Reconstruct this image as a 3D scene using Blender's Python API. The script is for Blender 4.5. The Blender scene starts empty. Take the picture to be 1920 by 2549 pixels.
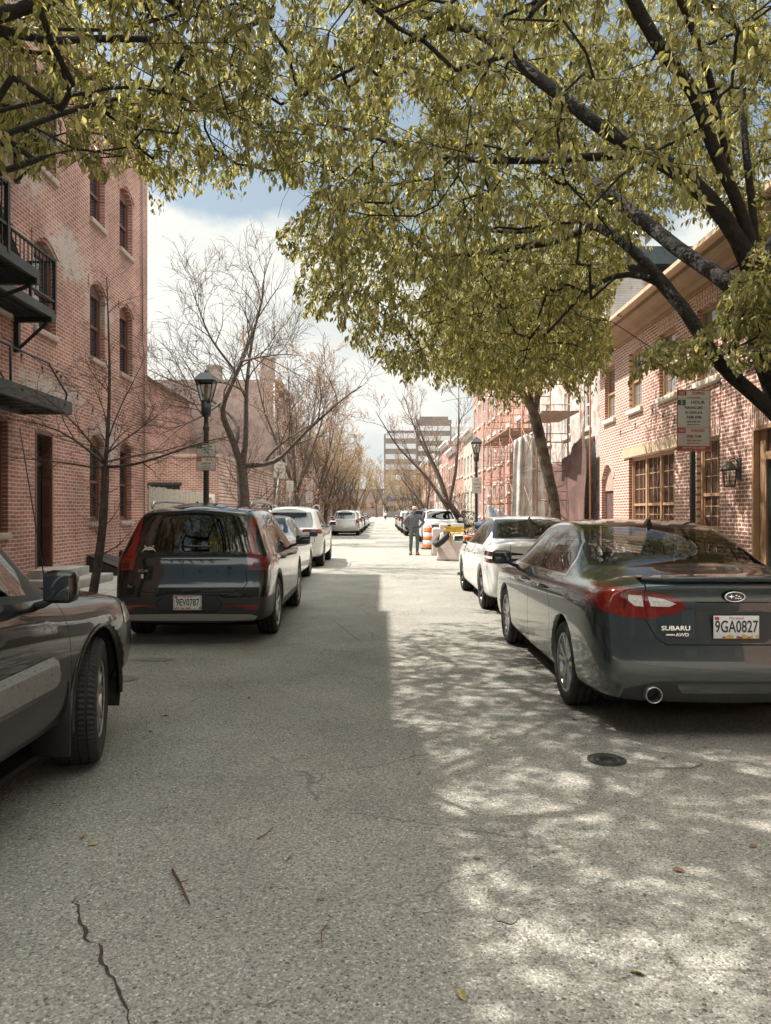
import bpy, bmesh, math, random
import numpy as np
from mathutils import Vector, Matrix
R = math.radians
rnd = random.Random(7)
sc = bpy.context.scene
COL = sc.collection

# ---------------------------------------------------------------- camera
F, VX, VY, CH = 1820.0, 950.0, 1276.0, 1.54       # focal length in px of the 1920 x 2549 photo, vanishing point, eye height
cd = bpy.data.cameras.new('camera'); cam = bpy.data.objects.new('camera', cd); COL.objects.link(cam)
cam.location = (0, 0, CH); cam.rotation_euler = (R(90), 0, 0)
cd.sensor_fit = 'VERTICAL'; cd.sensor_height = 24.0; cd.lens = 24.0 * F / 2549.0
cd.shift_x = (960 - VX) / 2549.0; cd.shift_y = (VY - 1274.5) / 2549.0
cd.clip_start = 0.05; cd.clip_end = 2500
sc.camera = cam

def at(px, py, Y):
    """a point of the photo at distance Y down the street"""
    return Vector(((px - VX) / F * Y, Y, CH + (VY - py) / F * Y))

# ---------------------------------------------------------------- light, sky
SUN_DIR = Vector((5.64, -2.0, -10.0)).normalized()           # the way the light travels
sun_el = math.asin(-SUN_DIR.z); sun_az = math.atan2(-SUN_DIR.x, -SUN_DIR.y)
sd = bpy.data.lights.new('sun', 'SUN'); sd.energy = 2.75; sd.angle = R(0.53); sd.color = (1.0, 0.95, 0.87)
so = bpy.data.objects.new('sun', sd); COL.objects.link(so)
so.rotation_euler = SUN_DIR.to_track_quat('-Z', 'Y').to_euler()
so.location = (-20, 5, 40)

W = bpy.data.worlds.new('World'); sc.world = W; W.use_nodes = True
nt = W.node_tree; nt.nodes.clear()
def N(nt, t, **kw):
    n = nt.nodes.new(t)
    for k, v in kw.items():
        if k.startswith('i_'):
            n.inputs[k[2:].replace('_', ' ')].default_value = v
        else: setattr(n, k, v)
    return n
L_ = lambda nt, a, b: nt.links.new(a, b)
sky = N(nt, 'ShaderNodeTexSky', sky_type='NISHITA', sun_disc=False)
sky.sun_elevation = sun_el; sky.sun_rotation = sun_az; sky.air_density = 1.2; sky.dust_density = 1.6; sky.ozone_density = 1.2
tc = N(nt, 'ShaderNodeTexCoord')
sep = N(nt, 'ShaderNodeSeparateXYZ'); L_(nt, tc.outputs['Generated'], sep.inputs[0])
# cloud layer: bend the view direction onto a plane, broad billows
def M(nt, op, a, b=None, clamp=False):
    n = nt.nodes.new('ShaderNodeMath'); n.operation = op; n.use_clamp = clamp
    for i, v in enumerate([a, b]):
        if v is None: continue
        if isinstance(v, (int, float)): n.inputs[i].default_value = v
        else: L_(nt, v, n.inputs[i])
    return n.outputs[0]
mp = N(nt, 'ShaderNodeMapping'); mp.inputs['Scale'].default_value = (1, 1, 1.7); mp.inputs['Location'].default_value = (0.30, 0.0, 0.16)
L_(nt, tc.outputs['Generated'], mp.inputs[0])
n1 = N(nt, 'ShaderNodeTexNoise'); n1.inputs['Scale'].default_value = 2.6; n1.inputs['Detail'].default_value = 9; n1.inputs['Roughness'].default_value = 0.56
L_(nt, mp.outputs[0], n1.inputs['Vector'])
# the bank of cloud stands below about 25 degrees, open blue above it
zz = sep.outputs['Z']
bank = M(nt, 'MAXIMUM', M(nt, 'MULTIPLY', M(nt, 'SUBTRACT', 0.37, zz), 2.3), -.2)
dens = M(nt, 'ADD', n1.outputs['Fac'], bank)
low = M(nt, 'MULTIPLY', M(nt, 'SUBTRACT', 0.22, zz, True), 1.55)      # thins again over the horizon
dens = M(nt, 'SUBTRACT', dens, low)
mr = N(nt, 'ShaderNodeMapRange', interpolation_type='SMOOTHSTEP'); mr.inputs['From Min'].default_value = 0.50; mr.inputs['From Max'].default_value = 0.60
dens = M(nt, 'ADD', dens, M(nt, 'MULTIPLY', M(nt, 'SUBTRACT', M(nt, 'MULTIPLY', zz, 5.0), 3.1, True), .42))      # veil added overhead, out of view, to fill the shade
L_(nt, dens, mr.inputs['Value'])
n2 = N(nt, 'ShaderNodeTexNoise'); n2.inputs['Scale'].default_value = 5.0; n2.inputs['Detail'].default_value = 6
L_(nt, mp.outputs[0], n2.inputs['Vector'])
cr = N(nt, 'ShaderNodeValToRGB'); cr.color_ramp.elements[0].color = (1.42, 1.52, 1.50, 1); cr.color_ramp.elements[1].color = (1.92, 1.91, 1.78, 1)
cr.color_ramp.elements[0].position = 0.35; cr.color_ramp.elements[1].position = 0.6
L_(nt, n2.outputs['Fac'], cr.inputs[0])
hs = N(nt, 'ShaderNodeHueSaturation'); hs.inputs['Hue'].default_value = 0.475; hs.inputs['Saturation'].default_value = 0.62; hs.inputs['Value'].default_value = .25
L_(nt, sky.outputs[0], hs.inputs['Color'])
mx = N(nt, 'ShaderNodeMixRGB'); L_(nt, mr.outputs[0], mx.inputs[0]); L_(nt, hs.outputs[0], mx.inputs[1])
# unseen cloud behind the camera and overhead, brightened to lift the shaded street
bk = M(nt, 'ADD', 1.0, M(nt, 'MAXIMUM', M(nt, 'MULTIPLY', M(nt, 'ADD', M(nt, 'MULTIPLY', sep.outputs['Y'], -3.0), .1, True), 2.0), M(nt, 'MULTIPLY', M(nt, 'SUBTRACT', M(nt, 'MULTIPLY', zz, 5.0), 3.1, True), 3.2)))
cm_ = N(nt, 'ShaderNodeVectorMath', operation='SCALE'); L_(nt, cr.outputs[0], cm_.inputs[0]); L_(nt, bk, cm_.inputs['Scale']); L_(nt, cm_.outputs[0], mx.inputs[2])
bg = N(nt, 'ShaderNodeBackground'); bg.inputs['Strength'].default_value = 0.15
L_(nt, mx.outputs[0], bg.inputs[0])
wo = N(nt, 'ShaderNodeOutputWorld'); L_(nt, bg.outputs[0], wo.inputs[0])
sc.view_settings.view_transform = 'Standard'; sc.view_settings.look = 'None'; sc.view_settings.gamma = 1.0
sc.view_settings.exposure = 1.86; sc.view_settings.use_curve_mapping = False
sc.cycles.max_bounces = 6; sc.cycles.transparent_max_bounces = 10; sc.cycles.diffuse_bounces = 3; sc.cycles.glossy_bounces = 3
sc.cycles.transmission_bounces = 4
sc.cycles.sample_clamp_indirect = 6.0; sc.cycles.caustics_reflective = False; sc.cycles.caustics_refractive = False

# ---------------------------------------------------------------- tagging helpers
def tag(o, label=None, cat=None, group=None, kind=None):
    if label: o['label'] = label
    if cat: o['category'] = cat
    if group: o['group'] = group
    if kind: o['kind'] = kind
    return o
def thing(name, label, cat, loc=(0, 0, 0), rz=0.0, group=None):
    o = bpy.data.objects.new(name, None); COL.objects.link(o); o.empty_display_size = .2
    o.location = loc; o.rotation_euler = (0, 0, rz)
    return tag(o, label, cat, group)
def copy_tree(o, parent=None):
    c = o.copy(); COL.objects.link(c); c.parent = parent
    for ch in list(o.children): copy_tree(ch, c)
    return c

class MB:
    """collects shapes, builds ONE mesh object"""
    def __init__(s): s.v = []; s.f = []; s.m = []; s.sm = []; s.mats = []
    def mi(s, mat):
        if mat not in s.mats: s.mats.append(mat)
        return s.mats.index(mat)
    def add(s, vs, fs, mat, smooth=False):
        o = len(s.v); s.v.extend([tuple(v) for v in vs]); k = s.mi(mat)
        for f in fs:
            s.f.append([i + o for i in f]); s.m.append(k); s.sm.append(smooth)
    def box(s, x0, x1, y0, y1, z0, z1, mat, Mx=None):
        vs = [(x, y, z) for x in (x0, x1) for y in (y0, y1) for z in (z0, z1)]
        if Mx is not None: vs = [Mx @ Vector(v) for v in vs]
        s.add(vs, [(0, 1, 3, 2), (4, 6, 7, 5), (0, 4, 5, 1), (2, 3, 7, 6), (0, 2, 6, 4), (1, 5, 7, 3)], mat)
    def bbox(s, x0, x1, y0, y1, z0, z1, mat, b=.01, Mx=None):
        """box with chamfered edges"""
        bm = bmesh.new(); bmesh.ops.create_cube(bm, size=1)
        for v in bm.verts: v.co = Vector(((x0+x1)/2+v.co.x*(x1-x0), (y0+y1)/2+v.co.y*(y1-y0), (z0+z1)/2+v.co.z*(z1-z0)))
        bmesh.ops.bevel(bm, geom=bm.edges[:] , offset=b, segments=2, affect='EDGES', profile=.5)
        s.bm(bm, mat, True, Mx)
    def bm(s, bm, mat, smooth=False, Mx=None):
        bm.verts.index_update()
        vs = [(Mx @ v.co if Mx is not None else v.co.copy()) for v in bm.verts]
        s.add(vs, [[v.index for v in f.verts] for f in bm.faces], mat, smooth); bm.free()
    def quad(s, a, b, c, d, mat): s.add([a, b, c, d], [(0, 1, 2, 3)], mat)
    def prism(s, poly, axis, a0, a1, mat, smooth=False):
        """extrude a 2D polygon along axis x, y or z"""
        def p(u, v, a): return (a, u, v) if axis == 'x' else ((u, a, v) if axis == 'y' else (u, v, a))
        n = len(poly); vs = [p(u, v, a0) for u, v in poly] + [p(u, v, a1) for u, v in poly]
        fs = [list(range(n))[::-1], list(range(n, 2*n))] + [[i, (i+1) % n, n+(i+1) % n, n+i] for i in range(n)]
        s.add(vs, fs, mat, smooth)
    def tube(s, pts, rad, mat, n=6, smooth=True, cap=True):
        pts = [Vector(p) for p in pts]
        if isinstance(rad, (int, float)): rad = [rad]*len(pts)
        t0 = (pts[1]-pts[0]).normalized(); up = Vector((0, 0, 1)) if abs(t0.z) < .9 else Vector((1, 0, 0))
        u = t0.cross(up).normalized(); vs = []
        for i, p in enumerate(pts):
            t = (pts[min(i+1, len(pts)-1)] - pts[max(i-1, 0)])
            if t.length < 1e-9: t = t0
            t = t.normalized(); u = (u - t*u.dot(t)); u = u.normalized() if u.length > 1e-6 else t.orthogonal().normalized(); w = t.cross(u)
            for k in range(n):
                a = 2*math.pi*k/n; vs.append(p + (u*math.cos(a) + w*math.sin(a))*rad[i])
        fs = []
        for i in range(len(pts)-1):
            for k in range(n): fs.append((i*n+k, i*n+(k+1) % n, (i+1)*n+(k+1) % n, (i+1)*n+k))
        if cap: fs.append(list(range(n))[::-1]); fs.append([(len(pts)-1)*n+k for k in range(n)])
        s.add(vs, fs, mat, smooth)
    def lathe(s, prof, mat, n=24, Mx=None, smooth=True, axis='z', close=False, cap=False):
        """prof: (radius, height) list"""
        vs = []; m = len(prof)
        for (r, h) in prof:
            for k in range(n):
                a = 2*math.pi*k/n; c, d = r*math.cos(a), r*math.sin(a)
                v = Vector((c, d, h)) if axis == 'z' else (Vector((h, c, d)) if axis == 'x' else Vector((c, h, d)))
                vs.append(Mx @ v if Mx is not None else v)
        fs = []
        for i in range(m-1 + (1 if close else 0)):
            j = (i+1) % m
            for k in range(n): fs.append((i*n+k, i*n+(k+1) % n, j*n+(k+1) % n, j*n+k))
        if cap:
            if prof[0][0] > 1e-5: fs.append(list(range(n))[::-1])
            if prof[-1][0] > 1e-5: fs.append([(m-1)*n+k for k in range(n)])
        s.add(vs, fs, mat, smooth)
    def build(s, name, parent=None, loc=None, fixn=True):
        me = bpy.data.meshes.new(name); me.from_pydata(s.v, [], s.f)
        for m in s.mats: me.materials.append(m)
        me.polygons.foreach_set('material_index', s.m); me.polygons.foreach_set('use_smooth', s.sm)
        me.update()
        if fixn:
            b = bmesh.new(); b.from_mesh(me); bmesh.ops.recalc_face_normals(b, faces=b.faces); b.to_mesh(me); b.free()
        o = bpy.data.objects.new(name, me); COL.objects.link(o); o.parent = parent
        if loc is not None: o.location = loc
        return o

# ---------------------------------------------------------------- materials
MATS = {}
def pmat(name, col=(.5, .5, .5), rough=.6, metal=0.0, coat=0.0, spec=.5, noise=None, bump=None, **kw):
    """principled material; noise=(scale, amount) varies its colour, bump=(scale, strength)"""
    if name in MATS: return MATS[name]
    m = bpy.data.materials.new(name); m.use_nodes = True; nt = m.node_tree; b = nt.nodes['Principled BSDF']
    b.inputs['Base Color'].default_value = (*col, 1); b.inputs['Roughness'].default_value = rough; b.inputs['Metallic'].default_value = metal
    b.inputs['Coat Weight'].default_value = coat; b.inputs['Coat Roughness'].default_value = .03; b.inputs['Specular IOR Level'].default_value = spec
    tc = nt.nodes.new('ShaderNodeTexCoord')
    if noise:
        n = nt.nodes.new('ShaderNodeTexNoise'); n.inputs['Scale'].default_value = noise[0]; n.inputs['Detail'].default_value = 5
        L_(nt, tc.outputs['Object'], n.inputs['Vector'])
        r = nt.nodes.new('ShaderNodeValToRGB'); a = noise[1]
        r.color_ramp.elements[0].position = .3; r.color_ramp.elements[1].position = .7
        r.color_ramp.elements[0].color = (*[c*(1-a) for c in col], 1); r.color_ramp.elements[1].color = (*[min(1, c*(1+a)) for c in col], 1)
        L_(nt, n.outputs['Fac'], r.inputs[0]); L_(nt, r.outputs[0], b.inputs['Base Color'])
        if len(noise) > 2:
            q = nt.nodes.new('ShaderNodeMapRange'); q.inputs['To Min'].default_value = rough-noise[2]; q.inputs['To Max'].default_value = rough+noise[2]
            L_(nt, n.outputs['Fac'], q.inputs['Value']); L_(nt, q.outputs[0], b.inputs['Roughness'])
    if bump:
        n = nt.nodes.new('ShaderNodeTexNoise'); n.inputs['Scale'].default_value = bump[0]; n.inputs['Detail'].default_value = 4
        L_(nt, tc.outputs['Object'], n.inputs['Vector'])
        bu = nt.nodes.new('ShaderNodeBump'); bu.inputs['Strength'].default_value = bump[1]; bu.inputs['Distance'].default_value = bump[2] if len(bump) > 2 else .01
        L_(nt, n.outputs['Fac'], bu.inputs['Height']); L_(nt, bu.outputs[0], b.inputs['Normal'])
    for k, v in kw.items(): b.inputs[k.replace('_', ' ')].default_value = v
    MATS[name] = m; return m

def brick_mat(name, c1, c2, mortar, axis='x', bw=.215, rh=.0715, ms=.011, patch=None, mott=.35, bump=.35, soldier=False, wash=None):
    """brick wall; axis = the axis the wall faces"""
    m = bpy.data.materials.new(name); m.use_nodes = True; nt = m.node_tree; b = nt.nodes['Principled BSDF']; b.inputs['Roughness'].default_value = .85
    b.inputs['Specular IOR Level'].default_value = .25
    tc = nt.nodes.new('ShaderNodeTexCoord'); sp = nt.nodes.new('ShaderNodeSeparateXYZ'); cb = nt.nodes.new('ShaderNodeCombineXYZ')
    L_(nt, tc.outputs['Object'], sp.inputs[0])
    h = sp.outputs['Y'] if axis == 'x' else sp.outputs['X']
    # courses are never quite level or even
    nz = nt.nodes.new('ShaderNodeTexNoise'); nz.inputs['Scale'].default_value = 2.2; nz.inputs['Detail'].default_value = 2; L_(nt, tc.outputs['Object'], nz.inputs['Vector'])
    nf = nt.nodes.new('ShaderNodeTexNoise'); nf.inputs['Scale'].default_value = 26; nf.inputs['Detail'].default_value = 2; L_(nt, tc.outputs['Object'], nf.inputs['Vector'])
    w1 = M(nt, 'MULTIPLY', M(nt, 'SUBTRACT', nz.outputs['Fac'], .5), .028); w2 = M(nt, 'MULTIPLY', M(nt, 'SUBTRACT', nf.outputs['Fac'], .5), .012)
    hh = M(nt, 'ADD', h, w2); zz = M(nt, 'ADD', sp.outputs['Z'], M(nt, 'ADD', w1, w2))
    if soldier: L_(nt, zz, cb.inputs[0]); L_(nt, hh, cb.inputs[1])
    else: L_(nt, hh, cb.inputs[0]); L_(nt, zz, cb.inputs[1])
    br = nt.nodes.new('ShaderNodeTexBrick'); br.inputs['Scale'].default_value = 1; br.inputs['Brick Width'].default_value = bw; br.inputs['Row Height'].default_value = rh
    br.inputs['Mortar Size'].default_value = ms; br.inputs['Mortar Smooth'].default_value = .25; br.inputs['Bias'].default_value = -.1
    br.inputs['Color1'].default_value = (*c1, 1); br.inputs['Color2'].default_value = (*c2, 1); br.inputs['Mortar'].default_value = (*mortar, 1)
    L_(nt, cb.outputs[0], br.inputs['Vector'])
    # soot and paler areas
    ns = nt.nodes.new('ShaderNodeTexNoise'); ns.inputs['Scale'].default_value = .9; ns.inputs['Detail'].default_value = 7; ns.inputs['Roughness'].default_value = .65; L_(nt, tc.outputs['Object'], ns.inputs['Vector'])
    rr = nt.nodes.new('ShaderNodeMapRange'); rr.inputs['From Min'].default_value = .3; rr.inputs['From Max'].default_value = .7
    rr.inputs['To Min'].default_value = 1-mott; rr.inputs['To Max'].default_value = 1+mott*.7; L_(nt, ns.outputs['Fac'], rr.inputs['Value'])
    vm = nt.nodes.new('ShaderNodeMixRGB'); vm.blend_type = 'MULTIPLY'; vm.inputs[0].default_value = 1
    L_(nt, br.outputs['Color'], vm.inputs[1]); L_(nt, rr.outputs[0], vm.inputs[2])
    out = vm.outputs[0]
    if patch:      # salt bloom: white crust in drifts; patch = list of (h, z, half-width h, half-width z, slope)
        tot = None
        for (ph, pz, hw, hz) in patch:
            a = M(nt, 'DIVIDE', M(nt, 'SUBTRACT', h, ph), hw); c = M(nt, 'DIVIDE', M(nt, 'SUBTRACT', sp.outputs['Z'], pz), hz)
            d = M(nt, 'ADD', M(nt, 'MULTIPLY', a, a), M(nt, 'MULTIPLY', c, c)); e = M(nt, 'SUBTRACT', 1.0, d, True)
            tot = e if tot is None else M(nt, 'MAXIMUM', tot, e)
        n5 = nt.nodes.new('ShaderNodeTexNoise'); n5.inputs['Scale'].default_value = 5; n5.inputs['Detail'].default_value = 8; n5.inputs['Roughness'].default_value = .7
        L_(nt, tc.outputs['Object'], n5.inputs['Vector'])
        mk = M(nt, 'MULTIPLY', M(nt, 'SUBTRACT', M(nt, 'ADD', n5.outputs['Fac'], M(nt, 'MULTIPLY', tot, .30)), .62), 6.0, True)
        mk = M(nt, 'MULTIPLY', mk, M(nt, 'MULTIPLY', tot, 1.6, True)); mk = M(nt, 'MULTIPLY', mk, .75)
        pm = nt.nodes.new('ShaderNodeMixRGB'); pm.inputs[2].default_value = (.52, .47, .43, 1); L_(nt, mk, pm.inputs[0]); L_(nt, out, pm.inputs[1]); out = pm.outputs[0]
    if wash:
        n6 = nt.nodes.new('ShaderNodeTexNoise'); n6.inputs['Scale'].default_value = 3; n6.inputs['Detail'].default_value = 8; L_(nt, tc.outputs['Object'], n6.inputs['Vector'])
        mk = M(nt, 'MULTIPLY', M(nt, 'SUBTRACT', n6.outputs['Fac'], wash[1]), 8, True)
        pm = nt.nodes.new('ShaderNodeMixRGB'); pm.inputs[2].default_value = (*wash[0], 1); L_(nt, mk, pm.inputs[0]); L_(nt, out, pm.inputs[1]); out = pm.outputs[0]
    L_(nt, out, b.inputs['Base Color'])
    bu = nt.nodes.new('ShaderNodeBump'); bu.inputs['Strength'].default_value = bump; bu.inputs['Distance'].default_value = .012; bu.invert = True
    ad = M(nt, 'ADD', br.outputs['Fac'], M(nt, 'MULTIPLY', nf.outputs['Fac'], .5)); L_(nt, ad, bu.inputs['Height']); L_(nt, bu.outputs[0], b.inputs['Normal'])
    return m

brickL = brick_mat('brick_old_red', (.34, .142, .106), (.46, .22, .172), (.60, .48, .41), patch=[(13.3, 8.2, 1.5, 1.3), (15.2, 6.9, 1.6, .8), (16.8, 6.2, 1.3, .7), (14.3, 3.9, 2.6, .5), (17.3, 3.2, 1.6, .9), (11.6, 8.6, 1.6, 1.2)])
brickR = brick_mat('brick_pink_red', (.35, .142, .104), (.44, .208, .160), (.74, .63, .54), ms=.014, mott=.2)
brickRs = brick_mat('brick_soldier', (.35, .142, .104), (.44, .208, .160), (.74, .63, .54), ms=.014, mott=.2, soldier=True)
brickYf = brick_mat('brick_red_front', (.27, .125, .095), (.37, .185, .145), (.55, .45, .385), axis='y')
brickG = brick_mat('brick_grey_render', (.30, .205, .175), (.36, .25, .215), (.42, .34, .30), axis='y', wash=((.37, .30, .265), .48))
brickW = brick_mat('brick_white_paint', (.50, .47, .43), (.60, .57, .52), (.46, .41, .37), wash=((.36, .17, .13), .53))
brickFar = [brick_mat('brick_row_%s' % n, c1, c2, mo, mott=.25) for n, c1, c2, mo in (
    ('red', (.26, .10, .075), (.34, .15, .115), (.50, .40, .34)), ('salmon', (.36, .17, .13), (.44, .23, .18), (.56, .45, .38)),
    ('brown', (.19, .09, .07), (.25, .12, .095), (.38, .31, .27)), ('tan', (.50, .42, .33), (.56, .48, .38), (.55, .50, .43)))]
woodTan = pmat('painted_tan_wood', (.42, .26, .15), .55, noise=(6, .12))
woodTan2 = pmat('painted_ochre_cornice', (.31, .185, .108), .6, noise=(3, .14))
brownFrame = pmat('painted_brown_frame', (.17, .075, .052), .5, noise=(5, .12))
brownDoor = pmat('painted_brown_door', (.13, .052, .036), .45, noise=(4, .12))
stone = pmat('pale_sandstone', (.42, .33, .28), .8, noise=(9, .15), bump=(40, .3))
stoneW = pmat('white_stone', (.62, .58, .50), .8, noise=(8, .12), bump=(40, .25))
ironB = pmat('black_iron', (.018, .019, .019), .45, noise=(12, .35), bump=(60, .25))
ironG = pmat('grey_green_steel', (.05, .055, .05), .55, noise=(6, .25), bump=(40, .2))
roofM = pmat('roof_tar', (.07, .065, .06), .85, noise=(2, .3))
slate = pmat('roof_slate_brown', (.14, .11, .10), .75, noise=(5, .3), bump=(30, .4))
whiteP = pmat('white_paint', (.74, .73, .69), .5, noise=(5, .06))
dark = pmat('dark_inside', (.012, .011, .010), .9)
galv = pmat('galvanised_steel', (.22, .22, .21), .4, .8, noise=(14, .2))
concrete = pmat('concrete', (.33, .31, .28), .85, noise=(5, .18), bump=(60, .4))

def glass_mat(name, tint=(.02, .025, .03), rough=.03, trans=.0, spec=.9, wav=.0, fmin=.10):
    m = bpy.data.materials.new(name); m.use_nodes = True; nt = m.node_tree; nt.nodes.clear()
    o = nt.nodes.new('ShaderNodeOutputMaterial'); g = nt.nodes.new('ShaderNodeBsdfGlossy'); g.inputs['Roughness'].default_value = rough; g.inputs['Color'].default_value = (spec, spec, spec, 1)
    d = nt.nodes.new('ShaderNodeBsdfDiffuse'); d.inputs[0].default_value = (*tint, 1)
    t = nt.nodes.new('ShaderNodeBsdfTransparent'); t.inputs[0].default_value = (trans, trans*1.03, trans*1.0, 1)
    base = nt.nodes.new('ShaderNodeMixShader'); base.inputs[0].default_value = 1.0 if trans > 0 else 0.0
    L_(nt, d.outputs[0], base.inputs[1]); L_(nt, t.outputs[0], base.inputs[2])
    fr = nt.nodes.new('ShaderNodeFresnel'); fr.inputs['IOR'].default_value = 1.7
    geo = nt.nodes.new('ShaderNodeNewGeometry')
    mix = nt.nodes.new('ShaderNodeMixShader')
    if wav:
        tcn = nt.nodes.new('ShaderNodeTexCoord'); n = nt.nodes.new('ShaderNodeTexNoise'); n.inputs['Scale'].default_value = 1.7; L_(nt, tcn.outputs['Object'], n.inputs['Vector'])
        bu = nt.nodes.new('ShaderNodeBump'); bu.inputs['Strength'].default_value = wav; bu.inputs['Distance'].default_value = .02; L_(nt, n.outputs['Fac'], bu.inputs['Height']); L_(nt, bu.outputs[0], g.inputs['Normal'])
    frm = M(nt, 'MAXIMUM', fr.outputs[0], fmin)
    frm = M(nt, 'MULTIPLY', frm, M(nt, 'SUBTRACT', 1.0, M(nt, 'MULTIPLY', geo.outputs['Backfacing'], .8)), True)
    L_(nt, frm, mix.inputs[0]); L_(nt, base.outputs[0], mix.inputs[1]); L_(nt, g.outputs[0], mix.inputs[2]); L_(nt, mix.outputs[0], o.inputs[0])
    return m
glassW = glass_mat('window_glass', wav=.25, fmin=.28)
glassCu = glass_mat('window_glass_curtained', (.20, .21, .21), wav=.2, fmin=.2)
glassWr = glass_mat('window_glass_warm', (.075, .045, .035), wav=.2, spec=.7)
glassLt = glass_mat('lamp_glass', trans=.72, rough=.08)
# ================================================================ ground
def road_mat():
    m = bpy.data.materials.new('worn_asphalt'); m.use_nodes = True; nt = m.node_tree; b = nt.nodes['Principled BSDF']
    b.inputs['Roughness'].default_value = .82; b.inputs['Specular IOR Level'].default_value = .35
    tc = nt.nodes.new('ShaderNodeTexCoord'); V = tc.outputs['Object']
    def noise(s, d=4, r=.55):
        n = nt.nodes.new('ShaderNodeTexNoise'); n.inputs['Scale'].default_value = s; n.inputs['Detail'].default_value = d; n.inputs['Roughness'].default_value = r
        L_(nt, V, n.inputs['Vector']); return n.outputs['Fac']
    def vor(s, out='Color', feat='F1', rnd_=1.0):
        n = nt.nodes.new('ShaderNodeTexVoronoi'); n.inputs['Scale'].default_value = s; n.feature = feat; n.inputs['Randomness'].default_value = rnd_
        L_(nt, V, n.inputs['Vector']); return n
    # stones in the binder
    v1 = vor(128); sp = nt.nodes.new('ShaderNodeSeparateColor'); L_(nt, v1.outputs['Color'], sp.inputs[0])
    r1 = nt.nodes.new('ShaderNodeValToRGB'); e = r1.color_ramp.elements; e[0].position = 0; e[0].color = (.08, .077, .066, 1); e[1].position = 1; e[1].color = (.52, .50, .45, 1)
    for p, c in ((.10, (.19, .181, .155, 1)), (.45, (.255, .243, .208, 1)), (.86, (.32, .305, .262, 1)), (.95, (.37, .355, .315, 1))):
        q = e.new(p); q.color = c
    L_(nt, sp.outputs[0], r1.inputs[0])
    v2 = vor(38); s2 = nt.nodes.new('ShaderNodeSeparateColor'); L_(nt, v2.outputs['Color'], s2.inputs[0])
    big = M(nt, 'MULTIPLY', M(nt, 'GREATER_THAN', s2.outputs[1], .965), M(nt, 'LESS_THAN', v2.outputs['Distance'], .30))     # larger pits
    big2 = M(nt, 'MULTIPLY', M(nt, 'LESS_THAN', s2.outputs[1], .03), M(nt, 'LESS_THAN', v2.outputs['Distance'], .24))       # larger pale stones
    mott = nt.nodes.new('ShaderNodeMapRange'); mott.inputs['From Min'].default_value = .3; mott.inputs['From Max'].default_value = .7
    mott.inputs['To Min'].default_value = .80; mott.inputs['To Max'].default_value = 1.14; L_(nt, noise(1.1, 8, .62), mott.inputs['Value'])
    m1 = nt.nodes.new('ShaderNodeMixRGB'); m1.blend_type = 'MULTIPLY'; m1.inputs[0].default_value = 1; L_(nt, r1.outputs[0], m1.inputs[1]); L_(nt, mott.outputs[0], m1.inputs[2])
    g = nt.nodes.new('ShaderNodeMapRange'); g.inputs['From Min'].default_value = .3; g.inputs['From Max'].default_value = .7; g.inputs['To Min'].default_value = .55; g.inputs['To Max'].default_value = 1.42
    L_(nt, noise(60, 5, .75), g.inputs['Value'])
    m2 = nt.nodes.new('ShaderNodeMixRGB'); m2.blend_type = 'MULTIPLY'; m2.inputs[0].default_value = 1; L_(nt, m1.outputs[0], m2.inputs[1]); L_(nt, g.outputs[0], m2.inputs[2])
    m3 = nt.nodes.new('ShaderNodeMixRGB'); m3.inputs[2].default_value = (.05, .047, .042, 1); L_(nt, M(nt, 'MULTIPLY', big, .85), m3.inputs[0]); L_(nt, m2.outputs[0], m3.inputs[1])
    m4 = nt.nodes.new('ShaderNodeMixRGB'); m4.inputs[2].default_value = (.62, .60, .55, 1); L_(nt, M(nt, 'MULTIPLY', big2, .35), m4.inputs[0]); L_(nt, m3.outputs[0], m4.inputs[1])
    # hairline cracking in patches
    nd = nt.nodes.new('ShaderNodeTexNoise'); nd.inputs['Scale'].default_value = 3; nd.inputs['Detail'].default_value = 6; L_(nt, V, nd.inputs['Vector'])
    mm = nt.nodes.new('ShaderNodeMixRGB'); mm.inputs[0].default_value = .18; L_(nt, V, mm.inputs[1]); L_(nt, nd.outputs['Color'], mm.inputs[2])
    vc = nt.nodes.new('ShaderNodeTexVoronoi'); vc.feature = 'DISTANCE_TO_EDGE'; vc.inputs['Scale'].default_value = 1.3; L_(nt, mm.outputs[0], vc.inputs['Vector'])
    ck = M(nt, 'MULTIPLY', M(nt, 'LESS_THAN', vc.outputs['Distance'], .006), M(nt, 'GREATER_THAN', noise(.42, 3), .535))
    m5 = nt.nodes.new('ShaderNodeMixRGB'); m5.inputs[2].default_value = (.05, .042, .035, 1); L_(nt, M(nt, 'MULTIPLY', ck, .42), m5.inputs[0]); L_(nt, m4.outputs[0], m5.inputs[1])
    # oil spots and tar drips
    sn = M(nt, 'MULTIPLY', M(nt, 'SUBTRACT', noise(2.3, 3, .5), .66), 9, True)
    m6 = nt.nodes.new('ShaderNodeMixRGB'); m6.inputs[2].default_value = (.10, .095, .085, 1); L_(nt, M(nt, 'MULTIPLY', sn, .5), m6.inputs[0]); L_(nt, m5.outputs[0], m6.inputs[1])
    L_(nt, m6.outputs[0], b.inputs['Base Color'])
    bu = nt.nodes.new('ShaderNodeBump'); bu.inputs['Strength'].default_value = .85; bu.inputs['Distance'].default_value = .006
    hgt = M(nt, 'SUBTRACT', M(nt, 'ADD', noise(110, 3, .7), M(nt, 'MULTIPLY', v1.outputs['Distance'], -1.2)), M(nt, 'ADD', M(nt, 'MULTIPLY', ck, 1.5), big))
    L_(nt, hgt, bu.inputs['Height']); L_(nt, bu.outputs[0], b.inputs['Normal'])
    return m
asphalt = road_mat()
KX = 3.5
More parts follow.
